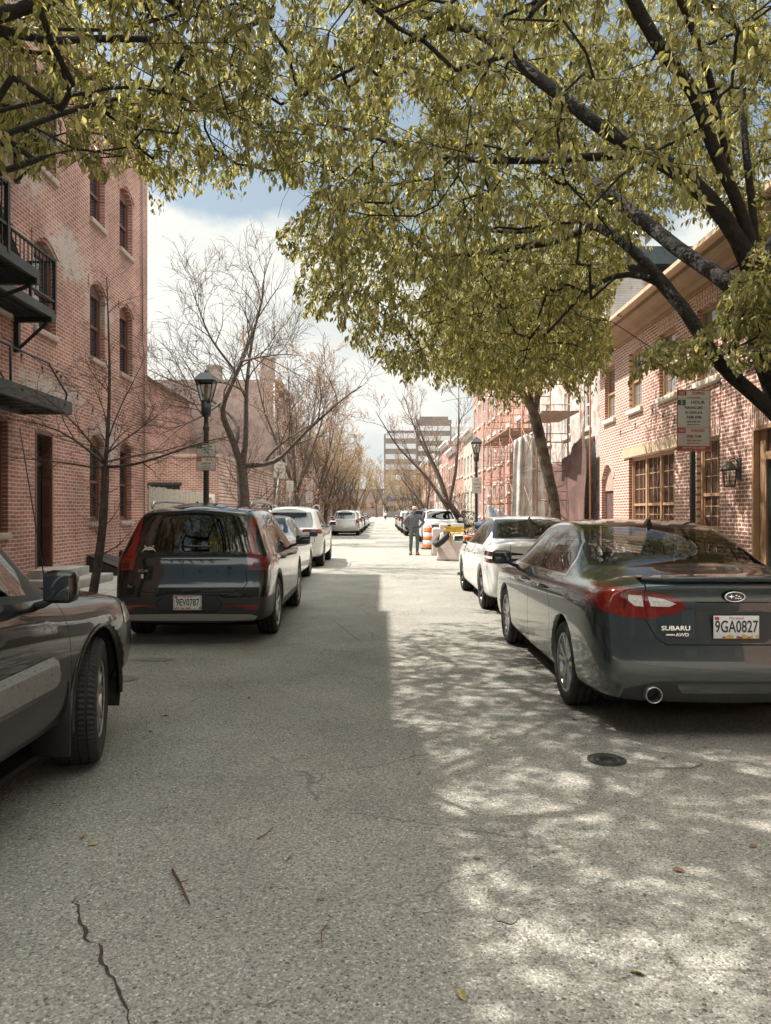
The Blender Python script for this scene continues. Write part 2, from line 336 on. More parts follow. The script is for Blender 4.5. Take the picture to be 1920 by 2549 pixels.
mb = MB(); mb.quad((-600, -300, -.02), (600, -300, -.02), (600, 1500, -.02), (-600, 1500, -.02), pmat('bare_earth', (.20, .17, .14), .95, noise=(.3, .2)))
tag(mb.build('ground'), kind='structure')
mb = MB()
ys = [-30, -10, -4] + [i * 1.0 for i in range(-3, 60)] + [70, 90, 120, 160, 220, 320, 480]
for a, b_ in zip(ys[:-1], ys[1:]):
    xs = [-KX, -2.4, -1.2, 0, 1.2, 2.4, KX]
    for c, d in zip(xs[:-1], xs[1:]): mb.quad((c, a, 0), (d, a, 0), (d, b_, 0), (c, b_, 0), asphalt)
road = tag(mb.build('road'), kind='structure')
# patched strip of newer surface further down the street
patchm = pmat('asphalt_patch', (.155, .15, .14), .85, noise=(50, .25), bump=(90, .6))
mb = MB(); mb.add([(-.35, 37, .004), (2.2, 36.6, .004), (2.3, 39.4, .004), (-.3, 39.2, .004)], [(0, 1, 2, 3)], patchm); tag(mb.build('road_patch'), kind='structure')
def sidewalk_mat():
    m = pmat('sidewalk_concrete', (.36, .34, .30), .85, noise=(3, .15), bump=(70, .35)); nt = m.node_tree; b = nt.nodes['Principled BSDF']
    src = b.inputs['Base Color'].links[0].from_socket; tc = nt.nodes.new('ShaderNodeTexCoord')
    br = nt.nodes.new('ShaderNodeTexBrick'); br.offset = 0; br.inputs['Brick Width'].default_value = 1.2; br.inputs['Row Height'].default_value = 1.2; br.inputs['Scale'].default_value = 1
    br.inputs['Mortar Size'].default_value = .012; L_(nt, tc.outputs['Object'], br.inputs['Vector'])
    mx = nt.nodes.new('ShaderNodeMixRGB'); mx.inputs[2].default_value = (.09, .08, .07, 1); L_(nt, br.outputs['Fac'], mx.inputs[0]); L_(nt, src, mx.inputs[1]); L_(nt, mx.outputs[0], b.inputs['Base Color'])
    return m
swm = sidewalk_mat(); SZ = .15
curbm = pmat('kerb_granite', (.34, .31, .27), .8, noise=(7, .2), bump=(50, .5))
mulch = pmat('tree_pit_mulch', (.045, .035, .028), .95, noise=(30, .5), bump=(45, 1.0, .03))
for s in (-1, 1):
    pits = {-1: [(9.6, 11.3), (20.6, 22.2), (35, 36.6), (45, 46.6)], 1: [(6.2, 8.0), (16.0, 17.6), (36.2, 37.8), (56.2, 57.8)]}[s]
    mb = MB(); mbp = MB()
    xi, xo = s*(KX+.16), s*12.0
    px0, px1 = s*(KX+.16), s*(KX+1.15)
    y = -30
    for (a, b_) in pits + [(480, 480)]:
        mb.box(min(xi, xo), max(xi, xo), y, a, -.01, SZ, swm)
        if a < 480:
            mb.box(min(px1, xo), max(px1, xo), a, b_, -.01, SZ, swm)
            mbp.box(min(px0, px1)+.002, max(px0, px1)-.002, a+.002, b_-.002, -.01, SZ-.02, mulch)
        y = b_
    tag(mb.build('sidewalk'), kind='structure'); tag(mbp.build('tree_pit_soil'), kind='structure')
    mb = MB(); y = -30
    while y < 480:
        ln = 2.4 if y < 60 else 40
        jx = rnd.uniform(-.008, .008)
        mb.bbox(min(s*KX, s*(KX+.158))+jx, max(s*KX, s*(KX+.158))+jx, y+.006, y+ln-.006, -.05, SZ+.004, curbm, b=.018); y += ln
    tag(mb.build('kerb'), kind='structure')

# ================================================================ wall with real openings
def wall_x(mb, X, s, y0, y1, z0, z1, holes, mat, depth=.2, rev=None):
    """wall in the plane x = X facing s; holes = (y0, y1, z0, z1, rise)"""
    rev = rev or mat
    Y = sorted({y0, y1, *[h[0] for h in holes], *[h[1] for h in holes]}); Z = sorted({z0, z1, *[h[2] for h in holes], *[h[3] for h in holes]})
    for a, b_ in zip(Y[:-1], Y[1:]):
        for c, d in zip(Z[:-1], Z[1:]):
            ym, zm = (a+b_)/2, (c+d)/2
            if any(h[0] < ym < h[1] and h[2] < zm < h[3] for h in holes): continue
            mb.quad((X, a, c), (X, b_, c), (X, b_, d), (X, a, d), mat)
    for (a, b_, c, d, rise) in holes:
        Xi = X - s*depth; yc, hw = (a+b_)/2, (b_-a)/2; n = 8 if rise > 0 else 1
        cv = [(a+(b_-a)*i/n, d - rise*(((a+(b_-a)*i/n)-yc)/hw)**2) for i in range(n+1)]
        for (u, w), (u2, w2) in zip(cv[:-1], cv[1:]):
            if rise > 0: mb.quad((X, u, w), (X, u2, w2), (X, u2, d), (X, u, d), mat)
            mb.quad((X, u, w), (X, u2, w2), (Xi, u2, w2), (Xi, u, w), rev)
        e = d - rise
        mb.quad((X, a, c), (X, a, e), (Xi, a, e), (Xi, a, c), rev); mb.quad((X, b_, c), (X, b_, e), (Xi, b_, e), (Xi, b_, c), rev)
        mb.quad((X, a, c), (X, b_, c), (Xi, b_, c), (Xi, a, c), rev)

def window_x(par, X, s, y0, y1, z0, z1, rise=0, fm=None, gm=None, sill=None, depth=.16, muntin=(1, 1), fw=.06, split=.5, units=1, curtain=None, lintel=None, detail=True):
    """a sash window set in its opening; the pane is the part, frame, sill and lintel its pieces"""
    Xi = X - s*depth; t = z1 - rise
    p = MB(); x0, x1 = sorted((Xi - s*.012, Xi - s*.022)); p.box(x0, x1, y0+.004, y1-.004, z0+.004, t+.0, gm)
    pane = p.build('window', par)
    f = MB()
    def bar(a, b_, c, d, o=0.0, th=.045):
        u, v = sorted((Xi - s*.03 + s*o, Xi + s*th + s*o)); f.box(u, v, a, b_, c, d, fm)
    bar(y0, y0+fw, z0, t, .003); bar(y1-fw, y1, z0, t, .003); bar(y0+fw, y1-fw, t-fw, t, 0); bar(y0+fw, y1-fw, z0, z0+fw, 0)
    if rise > 0:
        n = 8; yc, hw = (y0+y1)/2, (y1-y0)/2
        poly = [(y0, t+.001), (y1, t+.001)] + [(y1-(y1-y0)*i/n, z1-rise*(((y1-(y1-y0)*i/n)-yc)/hw)**2) for i in range(0, n+1)]
        poly = [q for k, q in enumerate(poly) if k == 0 or (abs(q[0]-poly[k-1][0])+abs(q[1]-poly[k-1][1])) > 1e-4]
        u, v = sorted((Xi - s*.03, Xi + s*.05)); f.prism(poly, 'x', u, v, fm)
    uw = (y1-y0-2*fw)/units; zm = z0+(t-z0)*split
    for k in range(units):
        a = y0+fw+uw*k; b_ = a+uw
        if k > 0: bar(a-.045, a+.045, z0+fw, t-fw, .001)
        ai, bi = a+(.045 if k else 0), b_-(.045 if k < units-1 else 0)
        if detail:
            bar(ai, bi, zm-.03, zm+.03, -.004, .035)
            bar(ai, ai+.035, z0+fw, zm-.03, -.018, .03); bar(bi-.035, bi, z0+fw, zm-.03, -.018, .03)
            bar(ai+.035, bi-.035, z0+fw, z0+fw+.05, -.018, .03)
            bar(ai, ai+.03, zm+.03, t-fw, -.008, .03); bar(bi-.03, bi, zm+.03, t-fw, -.008, .03)
            nx, nz = muntin
            for (c, d) in ((z0+fw+.05, zm-.03), (zm+.03, t-fw)):
                for i in range(1, nx): q = ai+(bi-ai)*i/nx; bar(q-.011, q+.011, c, d, -.022, .02)
                for j in range(1, nz): q = c+(d-c)*j/nz; bar(ai+.03, bi-.03, q-.011, q+.011, -.024, .02)
        else: bar(ai, bi, zm-.03, zm+.03, -.004, .03)
    f.build('frame', pane)
    if sill:
        q = MB(); u, v = sorted((X - s*(depth-.002), X + s*.07)); q.bbox(u, v, y0-.08 if not rise else y0-.02, y1+.08 if not rise else y1+.02, z0-.11, z0+.004, sill, b=.008); q.build('sill', pane)
    if lintel:
        q = MB(); u, v = sorted((X + s*.0, X + s*.006)); y_a, y_b, lh = y0-.1, y1+.1, .30
        q.prism([(y0-.0, z1), (y1+.0, z1), (y_b, z1+lh), (y_a, z1+lh)], 'x', u, v, lintel); q.build('lintel', pane)
    return pane

# ================================================================ big brick building on the left
XL = -6.5
bl = thing('brick_apartment_building', 'tall old red brick building with arched brown windows and fire escapes, nearest on the left', 'building', (0, 0, 0))
w2 = [(11.85, 12.75), (13.66, 14.6), (16.3, 17.18), (18.15, 19.08), (9.2, 10.1), (6.6, 7.5), (4, 4.9), (1.4, 2.3), (-1.2, -.3)]
holes = [(a, b_, 5.03, 6.76, .20) for a, b_ in w2] + [(a, b_, 8.14, 9.75, .20) for a, b_ in w2]
g1 = [(16.3, 17.14, 1.33, 3.32, .16), (18.15, 19.0, 1.33, 3.32, .16), (11.0, 12.72, 1.19, 3.25, .12), (6, 8.2, 1.19, 3.25, .12), (1, 3.2, 1.19, 3.25, .12)]
door = (13.72, 14.46, .48, 3.09, 0)
mb = MB(); wall_x(mb, XL, 1, -3, 20.3, 0, 10.85, holes+g1+[door], brickL, depth=.2)
# far end wall, back and roof
mb.quad((XL, 20.3, 0), (-18, 20.3, 0), (-18, 20.3, 10.85), (XL, 20.3, 10.85), brickYf)
mb.quad((XL, -3, 0), (-18, -3, 0), (-18, -3, 10.85), (XL, -3, 10.85), brickYf)
mb.quad((-18, -3, 0), (-18, 20.3, 0), (-18, 20.3, 10.85), (-18, -3, 10.85), brickL)
mb.quad((XL-.25, -3, 10.84), (XL-.25, 20.3, 10.84), (-18, 20.3, 10.84), (-18, -3, 10.84), roofM)
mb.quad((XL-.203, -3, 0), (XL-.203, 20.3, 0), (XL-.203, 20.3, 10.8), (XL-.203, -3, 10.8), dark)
mb.build('wall', bl, fixn=False)
mb = MB()
mb.box(XL-.3, XL+.10, -3, 20.38, 10.85, 11.02, brickL); mb.box(XL-.3, XL+.17, -3, 20.44, 11.022, 11.20, brickL)
for i in range(38): y = -2.8+i*.6; mb.box(XL+.002, XL+.085, y, y+.22, 10.66, 10.848, brickL)
mb.box(XL-.32, XL+.175, -3, 13.7, 11.202, 11.42, brickL); mb.box(XL-.33, XL+.19, -3, 7.5, 11.422, 11.74, brickL)
mb.build('cornice', bl)
for (a, b_, c, d, r) in holes + g1:
    n = 10; yc, hw = (a+b_)/2, (b_-a)/2
    def zc(y, o): return d - r*((y-yc)/hw)**2 + o
    pts = [a-.10+(b_-a+.20)*i/n for i in range(n+1)]
    poly = [(y, zc(max(a, min(b_, y)), .06 if a <= y <= b_ else .02)) for y in pts] + [(y, zc(max(a, min(b_, y)), .27)) for y in pts[::-1]]
    mb = MB(); mb.prism(poly, 'x', XL+.002, XL+.028, brickL); mb.build('window_arch', bl)          # raised brick arch over the window
for i, (a, b_, c, d, r) in enumerate(holes + g1):
    window_x(bl, XL, 1, a, b_, c, d, r, brownFrame, glassW, stone, fw=.075, detail=a > 3)
mb = MB(); a, b_, c, d, _ = door     # entrance: deep panelled reveal
mb.box(XL-.36, XL-.30, a+.03, b_-.03, c, 2.45, brownDoor)
dr = mb.build('door', bl)
mb = MB(); mb.box(XL-.19, XL+.01, b_-.055, b_-.001, c, d-.06, brownFrame); mb.box(XL-.19, XL+.01, a+.001, a+.055, c, d-.06, brownFrame); mb.box(XL-.19, XL+.01, a+.001, b_-.001, d-.06, d-.001, brownFrame)
mb.box(XL-.36, XL-.2, a, b_, 2.45, 2.53, brownFrame); mb.box(XL-.36, XL-.1901, b_-.03, b_-.001, c, d-.06, brownFrame)
for k in range(3): mb.box(XL-.18, XL-.02, b_-.068, b_-.056, c+.15+k*.8, c+.78+k*.8, brownDoor)
mb.build('door_frame', bl)
mb = MB(); mb.lathe([(.0, 0), (.03, .01), (.03, .03), (0, .05)], galv, 12, Matrix.Translation((XL-.30, a+.12, 1.35)) @ Matrix.Rotation(R(90), 4, 'Y')); mb.build('handle', dr)
mb = MB(); mb.box(XL-.34, XL-.31, a+.03, b_-.03, 2.53, d-.02, glassW); mb.build('transom', bl)
mb = MB(); mb.bbox(XL-.3, XL+.62, 13.45, 14.72, SZ, .475, concrete, b=.012); mb.build('doorstep', bl)
mb = MB(); mb.bbox(XL+.0, XL+1.0, 13.15, 15.0, SZ-.02, .31, concrete, b=.012); mb.build('step', bl)
mb = MB(); mb.tube([(XL+.045, 19.75, 11), (XL+.045, 19.75, 6.2)], .022, pmat('conduit_tan', (.30, .22, .18), .6), 8)
mb.tube([(XL+.045, 19.75, 6.2), (XL+.045, 19.9, 5.9), (XL+.045, 19.9, .2)], .018, MATS['conduit_tan'], 8); mb.build('conduit', bl)
for i, ya in enumerate((16.1, 18.1)):
    mb = MB(); mb.prism([(XL+.004, SZ), (XL+.93, SZ), (XL+.93, SZ+.05), (XL+.004, SZ+.42)], 'y', ya, ya+1.05, ironB)
    lid = MB()
    for k in range(2):
        q = [(XL+.01, ya+.01+k*.53, SZ+.438), (XL+.95, ya+.01+k*.53, SZ+.064), (XL+.95, ya+.50+k*.53, SZ+.064), (XL+.01, ya+.50+k*.53, SZ+.438)]
        up = Vector((.37, 0, .93))*.02; lid.add([Vector(v) for v in q]+[Vector(v)+up for v in q], [(0, 1, 2, 3), (4, 5, 6, 7), (0, 1, 5, 4), (1, 2, 6, 5), (2, 3, 7, 6), (3, 0, 4, 7)], ironB)
        lid.tube([(XL+.8, ya+.22+k*.53, SZ+.15), (XL+.8, ya+.25+k*.53, SZ+.20), (XL+.8, ya+.30+k*.53, SZ+.20), (XL+.8, ya+.33+k*.53, SZ+.15)], .008, ironB, 6)
    ht = thing('cellar_hatch', ['black sloping cellar hatch against the brick wall, the one behind the thin bare tree', 'black sloping cellar hatch against the brick wall, the farther one beside the dark green car'][i], 'hatch', (0, 0, 0), 0, 'sloping cellar hatches along the brick wall')
    mb.build('hatch_box', ht); lid.build('lid', ht)

# ---------------------------------------------------------------- fire escapes
def fire_escape():
    t = thing('fire_escape', 'black iron fire escape balconies and stair bolted to the tall brick building', 'fire escape')
    def platform(x0, x1, y0, y1, z, rails=True, brk=(), ends=True, name='platform'):
        m = MB()
        m.box(x1-.06, x1, y0, y1, z, z+.15, ironG); m.box(x0, x0+.05, y0, y1, z, z+.12, ironB)
        m.box(x0+.05, x1-.06, y1-.05, y1, z+.01, z+.11, ironB); m.box(x0+.05, x1-.06, y0, y0+.05, z+.01, z+.11, ironB)
        y = y0+.09
        while y < y1-.06: m.box(x0+.05, x1-.06, y, y+.022, z+.055, z+.10, ironB); y += .062
        for xx in np.linspace(x0+.15, x1-.15, 3): m.box(xx, xx+.02, y0+.05, y1-.05, z+.03, z+.054, ironB)
        m.build(name, t)
        for yb in brk:
            b = MB(); b.box(x0, x1+.03, yb-.04, yb+.04, z-.092, z-.002, ironB); b.box(XL+.002, XL+.09, yb-.04, yb+.04, z-.62, z-.093, ironB)
            b.tube([(XL+.07, yb, z-.56), (x1-.08, yb, z-.10)], .032, ironB, 4, smooth=False); b.build('bracket', t)
        if rails:
            r = MB(); zt = z+1.06; xr = x1-.02
            r.box(xr-.025, xr+.025, y0, y1, zt-.03, zt, ironB); r.box(xr-.02, xr+.02, y0, y1, z+.30, z+.335, ironB)
            for ye in ((y0, y1) if ends else (y1,)):
                r.box(x0+.02, xr-.026, ye-.03, ye, zt-.035, zt-.001, ironB); r.box(x0+.02, xr-.026, ye-.03, ye, z+.30, z+.335, ironB)
                r.box(xr-.028, xr+.028, ye-.05, ye+.003, z+.1, zt+.02, ironB)
                if ye == y1: r.box(x0+.15, x0+.2, ye-.035, ye-.005, z+.12, zt-.036, ironB)
            y = y0+.12
            while y < y1-.06: r.box(xr-.008, xr+.008, y-.008, y+.008, z+.336, zt-.031, ironB); y += .135
            r.build('railing', t)
    platform(XL+.02, -5.85, 10.0, 13.15, 5.0, brk=(12.95,))
    platform(-5.84, -5.10, 6.6, 10.9, 5.0, rails=False, brk=(10.8,), name='landing')
    platform(XL+.02, -5.85, 6.0, 13.15, 8.0, brk=(12.95, 9.6))
    r = MB()      # landing rail: runs out to its own post
    for yy in (6.6, 10.0): r.box(-5.15, -5.09, yy-.03, yy+.03, 5.1, 6.06, ironB)
    r.box(-5.14, -5.10, 6.6, 10.0, 6.02, 6.06, ironB); r.box(-5.14, -5.10, 6.6, 10.0, 5.45, 5.49, ironB); r.box(-6.4, -5.16, 9.98, 10.02, 6.02, 6.055, ironB); r.box(-6.4, -5.16, 9.98, 10.02, 5.35, 5.38, ironB)
    y = 6.75
    while y < 9.95: r.box(-5.128, -5.112, y-.008, y+.008, 5.15, 6.02, ironB); y += .135
    r.build('railing', t)
    st = MB()     # stair rising from the landing towards the upper balcony
    for xx in (-5.80, -5.2): st.tube([(xx, 10.4, 5.15), (xx, 7.2, 8.1)], .075, ironG, 4, smooth=False)
    for k in range(13): y = 10.3-k*.24; z = 5.28+k*.222; st.box(-5.78, -5.22, y-.1, y+.1, z-.012, z+.012, ironB)
    st.build('stair', t)
    # lowest level: joisted deck with a bent pipe rail
    m = MB(); x0, x1, y0, y1 = XL+.10, -5.50, 4.0, 13.0
    m.box(x1-.07, x1, y0, y1, 3.27, 3.50, ironG); m.box(x0, x0+.06, y0, y1, 3.27, 3.50, ironG); m.box(x0+.06, x1-.07, y1-.07, y1, 3.28, 3.49, ironG)
    y = y0+.2
    while y < y1-.1: m.box(x0+.06, x1-.07, y, y+.05, 3.32, 3.44, ironG); y += .36
    for xx in np.linspace(x0+.08, x1-.16, 6): m.box(xx, xx+.09, y0, y1-.08, 3.442, 3.475, pmat('old_deck_board', (.11, .085, .065), .85, noise=(8, .3)))
    for k in range(12): m.lathe([(0, 0), (.018, 0), (.018, .012), (0, .02)], ironB, 8, Matrix.Translation((x1, 12.7-k*.75, 3.42 - (k % 2)*.08)) @ Matrix.Rotation(R(90), 4, 'Y'))
    m.build('deck', t)
    r = MB(); r.tube([(-5.53, 4, 4.02), (-5.53, 12.15, 4.02), (-5.53, 12.85, 3.62), (-5.53, 12.80, 3.5)], .017, ironB, 8)
    r.tube([(-6.3, 4, 4.0), (-6.3, 11.9, 4.0), (-6.3, 12.55, 3.52)], .015, ironB, 8)
    for yy in (10.9, 8.6, 6.2): r.tube([(-5.53, yy, 3.5), (-5.53, yy, 4.02)], .019, ironB, 8)
    r.build('railing', t)
fire_escape()

# ---------------------------------------------------------------- left, beyond the tall building
fenceM = pmat('weathered_board', (.40, .36, .30), .85, noise=(14, .28), bump=(30, .4))
fn = thing('board_fence', 'weathered grey vertical board fence running on from the tall brick building', 'fence')
mb = MB(); y = 20.46
while y < 26.6:
    h = rnd.uniform(-.02, .015); g = rnd.uniform(-.006, .006)
    mb.box(XL-.02+g, XL+.005+g, y, y+.132, SZ+.03, 2.28+h, fenceM); y += .141
mb.build('fence_boards', fn)
mb = MB()
for yy in (20.5, 22.8, 25.2, 26.72): mb.box(XL-.13, XL-.022, yy, yy+.1, SZ, 2.2, fenceM)
for z in (.6, 1.9): mb.box(XL-.07, XL-.0225, 20.6, 26.7, z, z+.09, fenceM)
mb.build('fence_rails', fn)
mb = MB(); mb.box(XL+.006, XL+.03, 23.5, 23.56, 1.45, 1.6, ironB); mb.tube([(XL+.03, 23.53, 1.48), (XL+.07, 23.53, 1.5), (XL+.07, 23.53, 1.58)], .01, ironB); mb.build('latch', fn)
gt = thing('garden_gate', 'pale board gate in a white frame at the end of the grey fence', 'gate')
mb = MB()
for k in range(8): mb.box(XL-.02, XL+.005, 26.95+k*.16, 27.09+k*.16, SZ+.05, 2.0, fenceM)
mb.build('gate_panel', gt)
mb = MB(); mb.box(XL-.06, XL+.04, 26.83, 26.945, SZ, 2.25, whiteP); mb.box(XL-.06, XL+.04, 28.25, 28.36, SZ, 2.25, whiteP); mb.box(XL-.06, XL+.04, 26.945, 28.25, 2.12, 2.25, whiteP); mb.build('gate_frame', gt)

blo = thing('low_brick_building', 'single storey red brick side building with a black awning opening, behind the grey fence', 'building')
mb = MB(); mb.box(-18, -6.45, 29.0, 43.8, 0, 3.75, brickYf); mb.build('wall', blo)
mb = MB(); mb.box(-18.1, -6.38, 28.93, 43.8, 3.752, 3.87, stone); mb.build('coping', blo)
mb = MB(); mb.box(-9.75, -8.0, 28.96, 28.997, 2.1, 2.62, dark); mb.box(-9.82, -7.93, 28.90, 28.998, 2.622, 2.72, ironB); mb.build('opening', blo)
mb = MB(); mb.box(-10.9, -10.62, 28.95, 28.999, 2.85, 3.05, whiteP); mb.build('vent', blo)
mb = MB(); mb.box(-7.05, -6.8, 28.93, 28.998, 1.1, 1.45, ironB); mb.build('meter_box', blo)

bh = thing('set_back_brick_house', 'dark red brick house with black shutters set back behind the bare tree branches', 'house')
mb = MB(); mb.box(-24, -11.3, 32.0, 43.0, 0, 7.9, brickYf)
mb.build('wall', bh)
mb = MB(); mb.prism([(-24, 7.9), (-10.9, 7.9), (-17.5, 10.3)], 'y', 31.7, 43.2, slate); mb.build('roof', bh)
for i, xx in enumerate((-12.4, -14.4, -16.4)):
    for z0 in (4.9,):
        p = MB(); p.box(xx-.4, xx+.4, 31.95, 31.99, z0, z0+1.7, glassW); pn = p.build('window', bh)
        p = MB(); p.box(xx-.45, xx-.4, 31.93, 31.999, z0-.05, z0+1.75, whiteP); p.box(xx+.4, xx+.45, 31.93, 31.999, z0-.05, z0+1.75, whiteP); p.box(xx-.4, xx+.4, 31.93, 31.948, z0+.83, z0+.88, whiteP); p.build('frame', pn)
        for sgn in (-1, 1): p = MB(); p.box(xx+sgn*.68-.21, xx+sgn*.68+.21, 31.94, 31.998, z0-.03, z0+1.73, ironB); p.build('shutter', pn)
bg_ = thing('grey_gabled_house', 'three storey house with a blank grey rendered side wall and tall chimneys', 'house')

def row_house(s, X, y0, y1, zt, mat, label, floors=3, bays=2, frame=whiteP, name='row_house', obj=None, side=None, doorc=None, steps=True, gm=None, detail=True, corn=None, back=9, lint=stoneW, z0f=1.5):
    t = obj or thing(name, label, 'house')
    w = y1-y0; fh = (zt-.9-z0f+.6)/floors; hs = []; doorh = None
    bay = w/bays
    for f in range(floors):
        zz0 = z0f + f*fh + (.0 if f else -.1); zh = min(1.75 if f < floors-1 else 1.45, fh-.8)
        for b in range(bays):
            c = y0+bay*(b+.5); ww = min(.95, bay*.5)
            if f == 0 and b == (0 if s > 0 else bays-1): doorh = (c-.5, c+.5, .55, 3.0, 0); hs.append(doorh); continue
            hs.append((c-ww/2, c+ww/2, zz0, zz0+zh, 0))
    mb = MB(); wall_x(mb, X, s, y0, y1, 0, zt, hs, mat, depth=.14)
    xb = X - s*back
    sm = side or brickYf
    for yy in (y0, y1): mb.quad((X, yy, 0), (xb, yy, 0), (xb, yy, zt), (X, yy, zt), sm)
    mb.quad((xb, y0, 0), (xb, y1, 0), (xb, y1, zt), (xb, y0, zt), sm)
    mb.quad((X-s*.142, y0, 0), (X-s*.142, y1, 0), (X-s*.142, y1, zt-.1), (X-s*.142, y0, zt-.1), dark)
    mb.build('wall', t, fixn=False)
    mb = MB(); mb.box(min(X-s*.2, xb), max(X-s*.2, xb), y0+.01, y1-.01, zt-.012, zt+.03, roofM); mb.build('roof', t)
    cm = corn or frame; mb = MB()
    u = lambda a, b_: tuple(sorted((X+s*a, X+s*b_)))
    for (o, za, zb) in ((.10, zt-.42, zt-.30), (.22, zt-.298, zt-.12), (.36, zt-.118, zt+.06)):
        a, b_ = u(-.1 if za > zt else .003, o); mb.box(a, b_, y0+.02, y1-.02, za, zb, cm)
    k = y0+.25
    while k < y1-.1: a, b_ = u(.101, .20); mb.box(a, b_, k, k+.1, zt-.42, zt-.30, cm); k += .5
    mb.build('cornice', t)
    for h in hs:
        if h is doorh: continue
        window_x(t, X, s, *h[:4], 0, frame, gm or glassW, lint, depth=.1, muntin=(2, 1) if detail else (1, 1), detail=detail)
        if lint:
            l = MB(); a, b_ = u(.002, .03); l.box(a, b_, h[0]-.1, h[1]+.1, h[3]+.004, h[3]+.2, lint); l.build('lintel', t.children[-1])
    if doorh:
        dm = doorc or pmat('door_dark_green', (.03, .05, .04), .4)
        mb = MB(); a, b_ = u(-.12, -.08); mb.box(a, b_, doorh[0]+.07, doorh[1]-.07, doorh[2], 2.5, dm); d = mb.build('door', t)
        mb = MB(); a, b_ = u(-.07, -.04); mb.box(a, b_, doorh[1]-.2, doorh[1]-.16, 1.5, 1.56, galv); mb.build('handle', d)
        mb = MB(); a, b_ = u(-.13, .02); mb.box(a, b_, doorh[0], doorh[0]+.07, doorh[2], 3, frame); mb.box(a, b_, doorh[1]-.07, doorh[1], doorh[2], 3, frame); mb.box(a, b_, doorh[0]+.07, doorh[1]-.07, 2.5, 2.58, frame); mb.build('door_frame', d)
        if steps:
            mb = MB()
            for k in range(3): a, b_ = u(.002 if k == 2 else .3*(2-k)+.004, .3*(3-k)); mb.box(a, b_, doorh[0]-.1, doorh[1]+.1, SZ-.02, SZ+.13*(k+1), stoneW)
            mb.build('steps', t)
    return t
row_house(1, XL, 44.0, 51.5, 9.5, brickFar[2], None, 3, 3, obj=bg_, side=brickG, back=12, corn=pmat('painted_brown_cornice', (.22, .13, .10), .6))
for (xx, zz) in ((-6.95, 10.9), (-10.2, 10.4), (-16.5, 10.6)): mb = MB(); mb.box(xx-.4, xx+.4, 44.3, 45.1, 9.4, zz, brickG); mb.box(xx-.46, xx+.46, 44.24, 45.16, zz, zz+.1, stone); mb.build('chimney', bg_)
# downpipe on the corner
mb = MB(); mb.tube([(-6.42, 43.9, 9.3), (-6.42, 43.9, .3)], .07, galv, 8); mb.build('downpipe', bg_)
LH = [(51.5, 57, 8.4, 2, 'red brick row house with white trim next past the grey gabled house'), (57, 63, 8.9, 0, 'taller red brick row house behind the budding trees'),
      (63, 69.5, 8.2, 1, 'salmon brick row house halfway down the left row'), (69.5, 76, 8.9, 0, 'deep red brick row house beyond the silver parked wagon'), (76, 84, 8.0, 2, 'brown brick row house with pale lintels far down the left row'),
      (84, 93, 9.2, 0, 'wide red brick house far down the left row'), (93, 104, 8.3, 1, 'long salmon brick house near the end of the left row'), (104, 120, 9, 2, 'long brown brick house at the distant end of the left row')]
for (a, b_, z, mi_, lab) in LH: row_house(1, XL, a, b_, z, brickFar[mi_], lab, 3, 2 if b_-a < 7 else 3, detail=a < 60)['group'] = 'row houses on the left'

# ================================================================ right: sunlit brick building with ochre trim
XR = 6.3
br_ = thing('ochre_trimmed_brick_building', 'two storey pink red brick building with ochre window frames and cornice on the right', 'building')
up = [(19.74, 20.62), (17.70, 18.60), (15.66, 16.58), (13.68, 14.60), (11.65, 12.57), (9.6, 10.5), (7.6, 8.5), (5.5, 6.4), (3.5, 4.4), (1.4, 2.3), (-1, -.1)]
hu = [(a, b_, 4.12, 5.56, 0) for a, b_ in up]
hg = [(15.72, 18.62, .95, 2.92, 0), (13.62, 14.62, 1.15, 3.0, 0), (6.2, 8.8, .95, 2.92, 0), (2, 4.2, .95, 2.92, 0)]
nich = (19.85, 20.92, SZ, 2.88, .45); dr_ = (10.9, 12.42, .28, 2.98, 0)
mb = MB(); wall_x(mb, XR, -1, -3, 21.1, 0, 5.92, hu+hg+[dr_, nich], brickR, depth=.2)
mb.quad((XR, 21.1, 0), (16, 21.1, 0), (16, 21.1, 5.9), (XR, 21.1, 5.9), brickYf); mb.quad((XR, -3, 0), (16, -3, 0), (16, -3, 5.9), (XR, -3, 5.9), brickYf)
mb.quad((16, -3, 0), (16, 21.1, 0), (16, 21.1, 5.9), (16, -3, 5.9), brickYf)
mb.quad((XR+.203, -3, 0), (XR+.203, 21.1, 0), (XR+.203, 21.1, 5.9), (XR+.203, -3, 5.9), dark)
mb.build('wall', br_, fixn=False)
mb = MB()
prof = [(6.30, 5.90), (6.24, 5.90), (6.24, 5.97), (6.14, 6.0), (6.10, 6.08), (5.98, 6.10), (5.86, 6.20), (5.84, 6.27), (5.78, 6.28), (5.78, 6.36), (6.30, 6.36)]
mb.prism(prof, 'y', -3, 21.25, woodTan2); mb.build('cornice', br_)
mb = MB(); mb.prism([(5.62, 6.26), (5.66, 6.24), (5.775, 6.24), (5.775, 6.36), (5.64, 6.36)], 'y', -3, 21.3, pmat('gutter_copper_tan', (.52, .34, .22), .45)); mb.tube([(5.7, 17.35, 6.4), (5.6, 17.35, 6.2), (5.7, 17.35, 6.2)], .02, galv); mb.build('gutter', br_)
mb = MB(); mb.prism([(5.80, 6.365), (11.2, 8.6), (16.2, 6.365)], 'y', -3, 21.28, slate); mb.build('roof', br_)
for a, b_, c, d, _ in hu: window_x(br_, XR, -1, a, b_, c, d, 0, woodTan, glassCu, stoneW, depth=.13, muntin=(3, 2), fw=.07, lintel=brickRs)
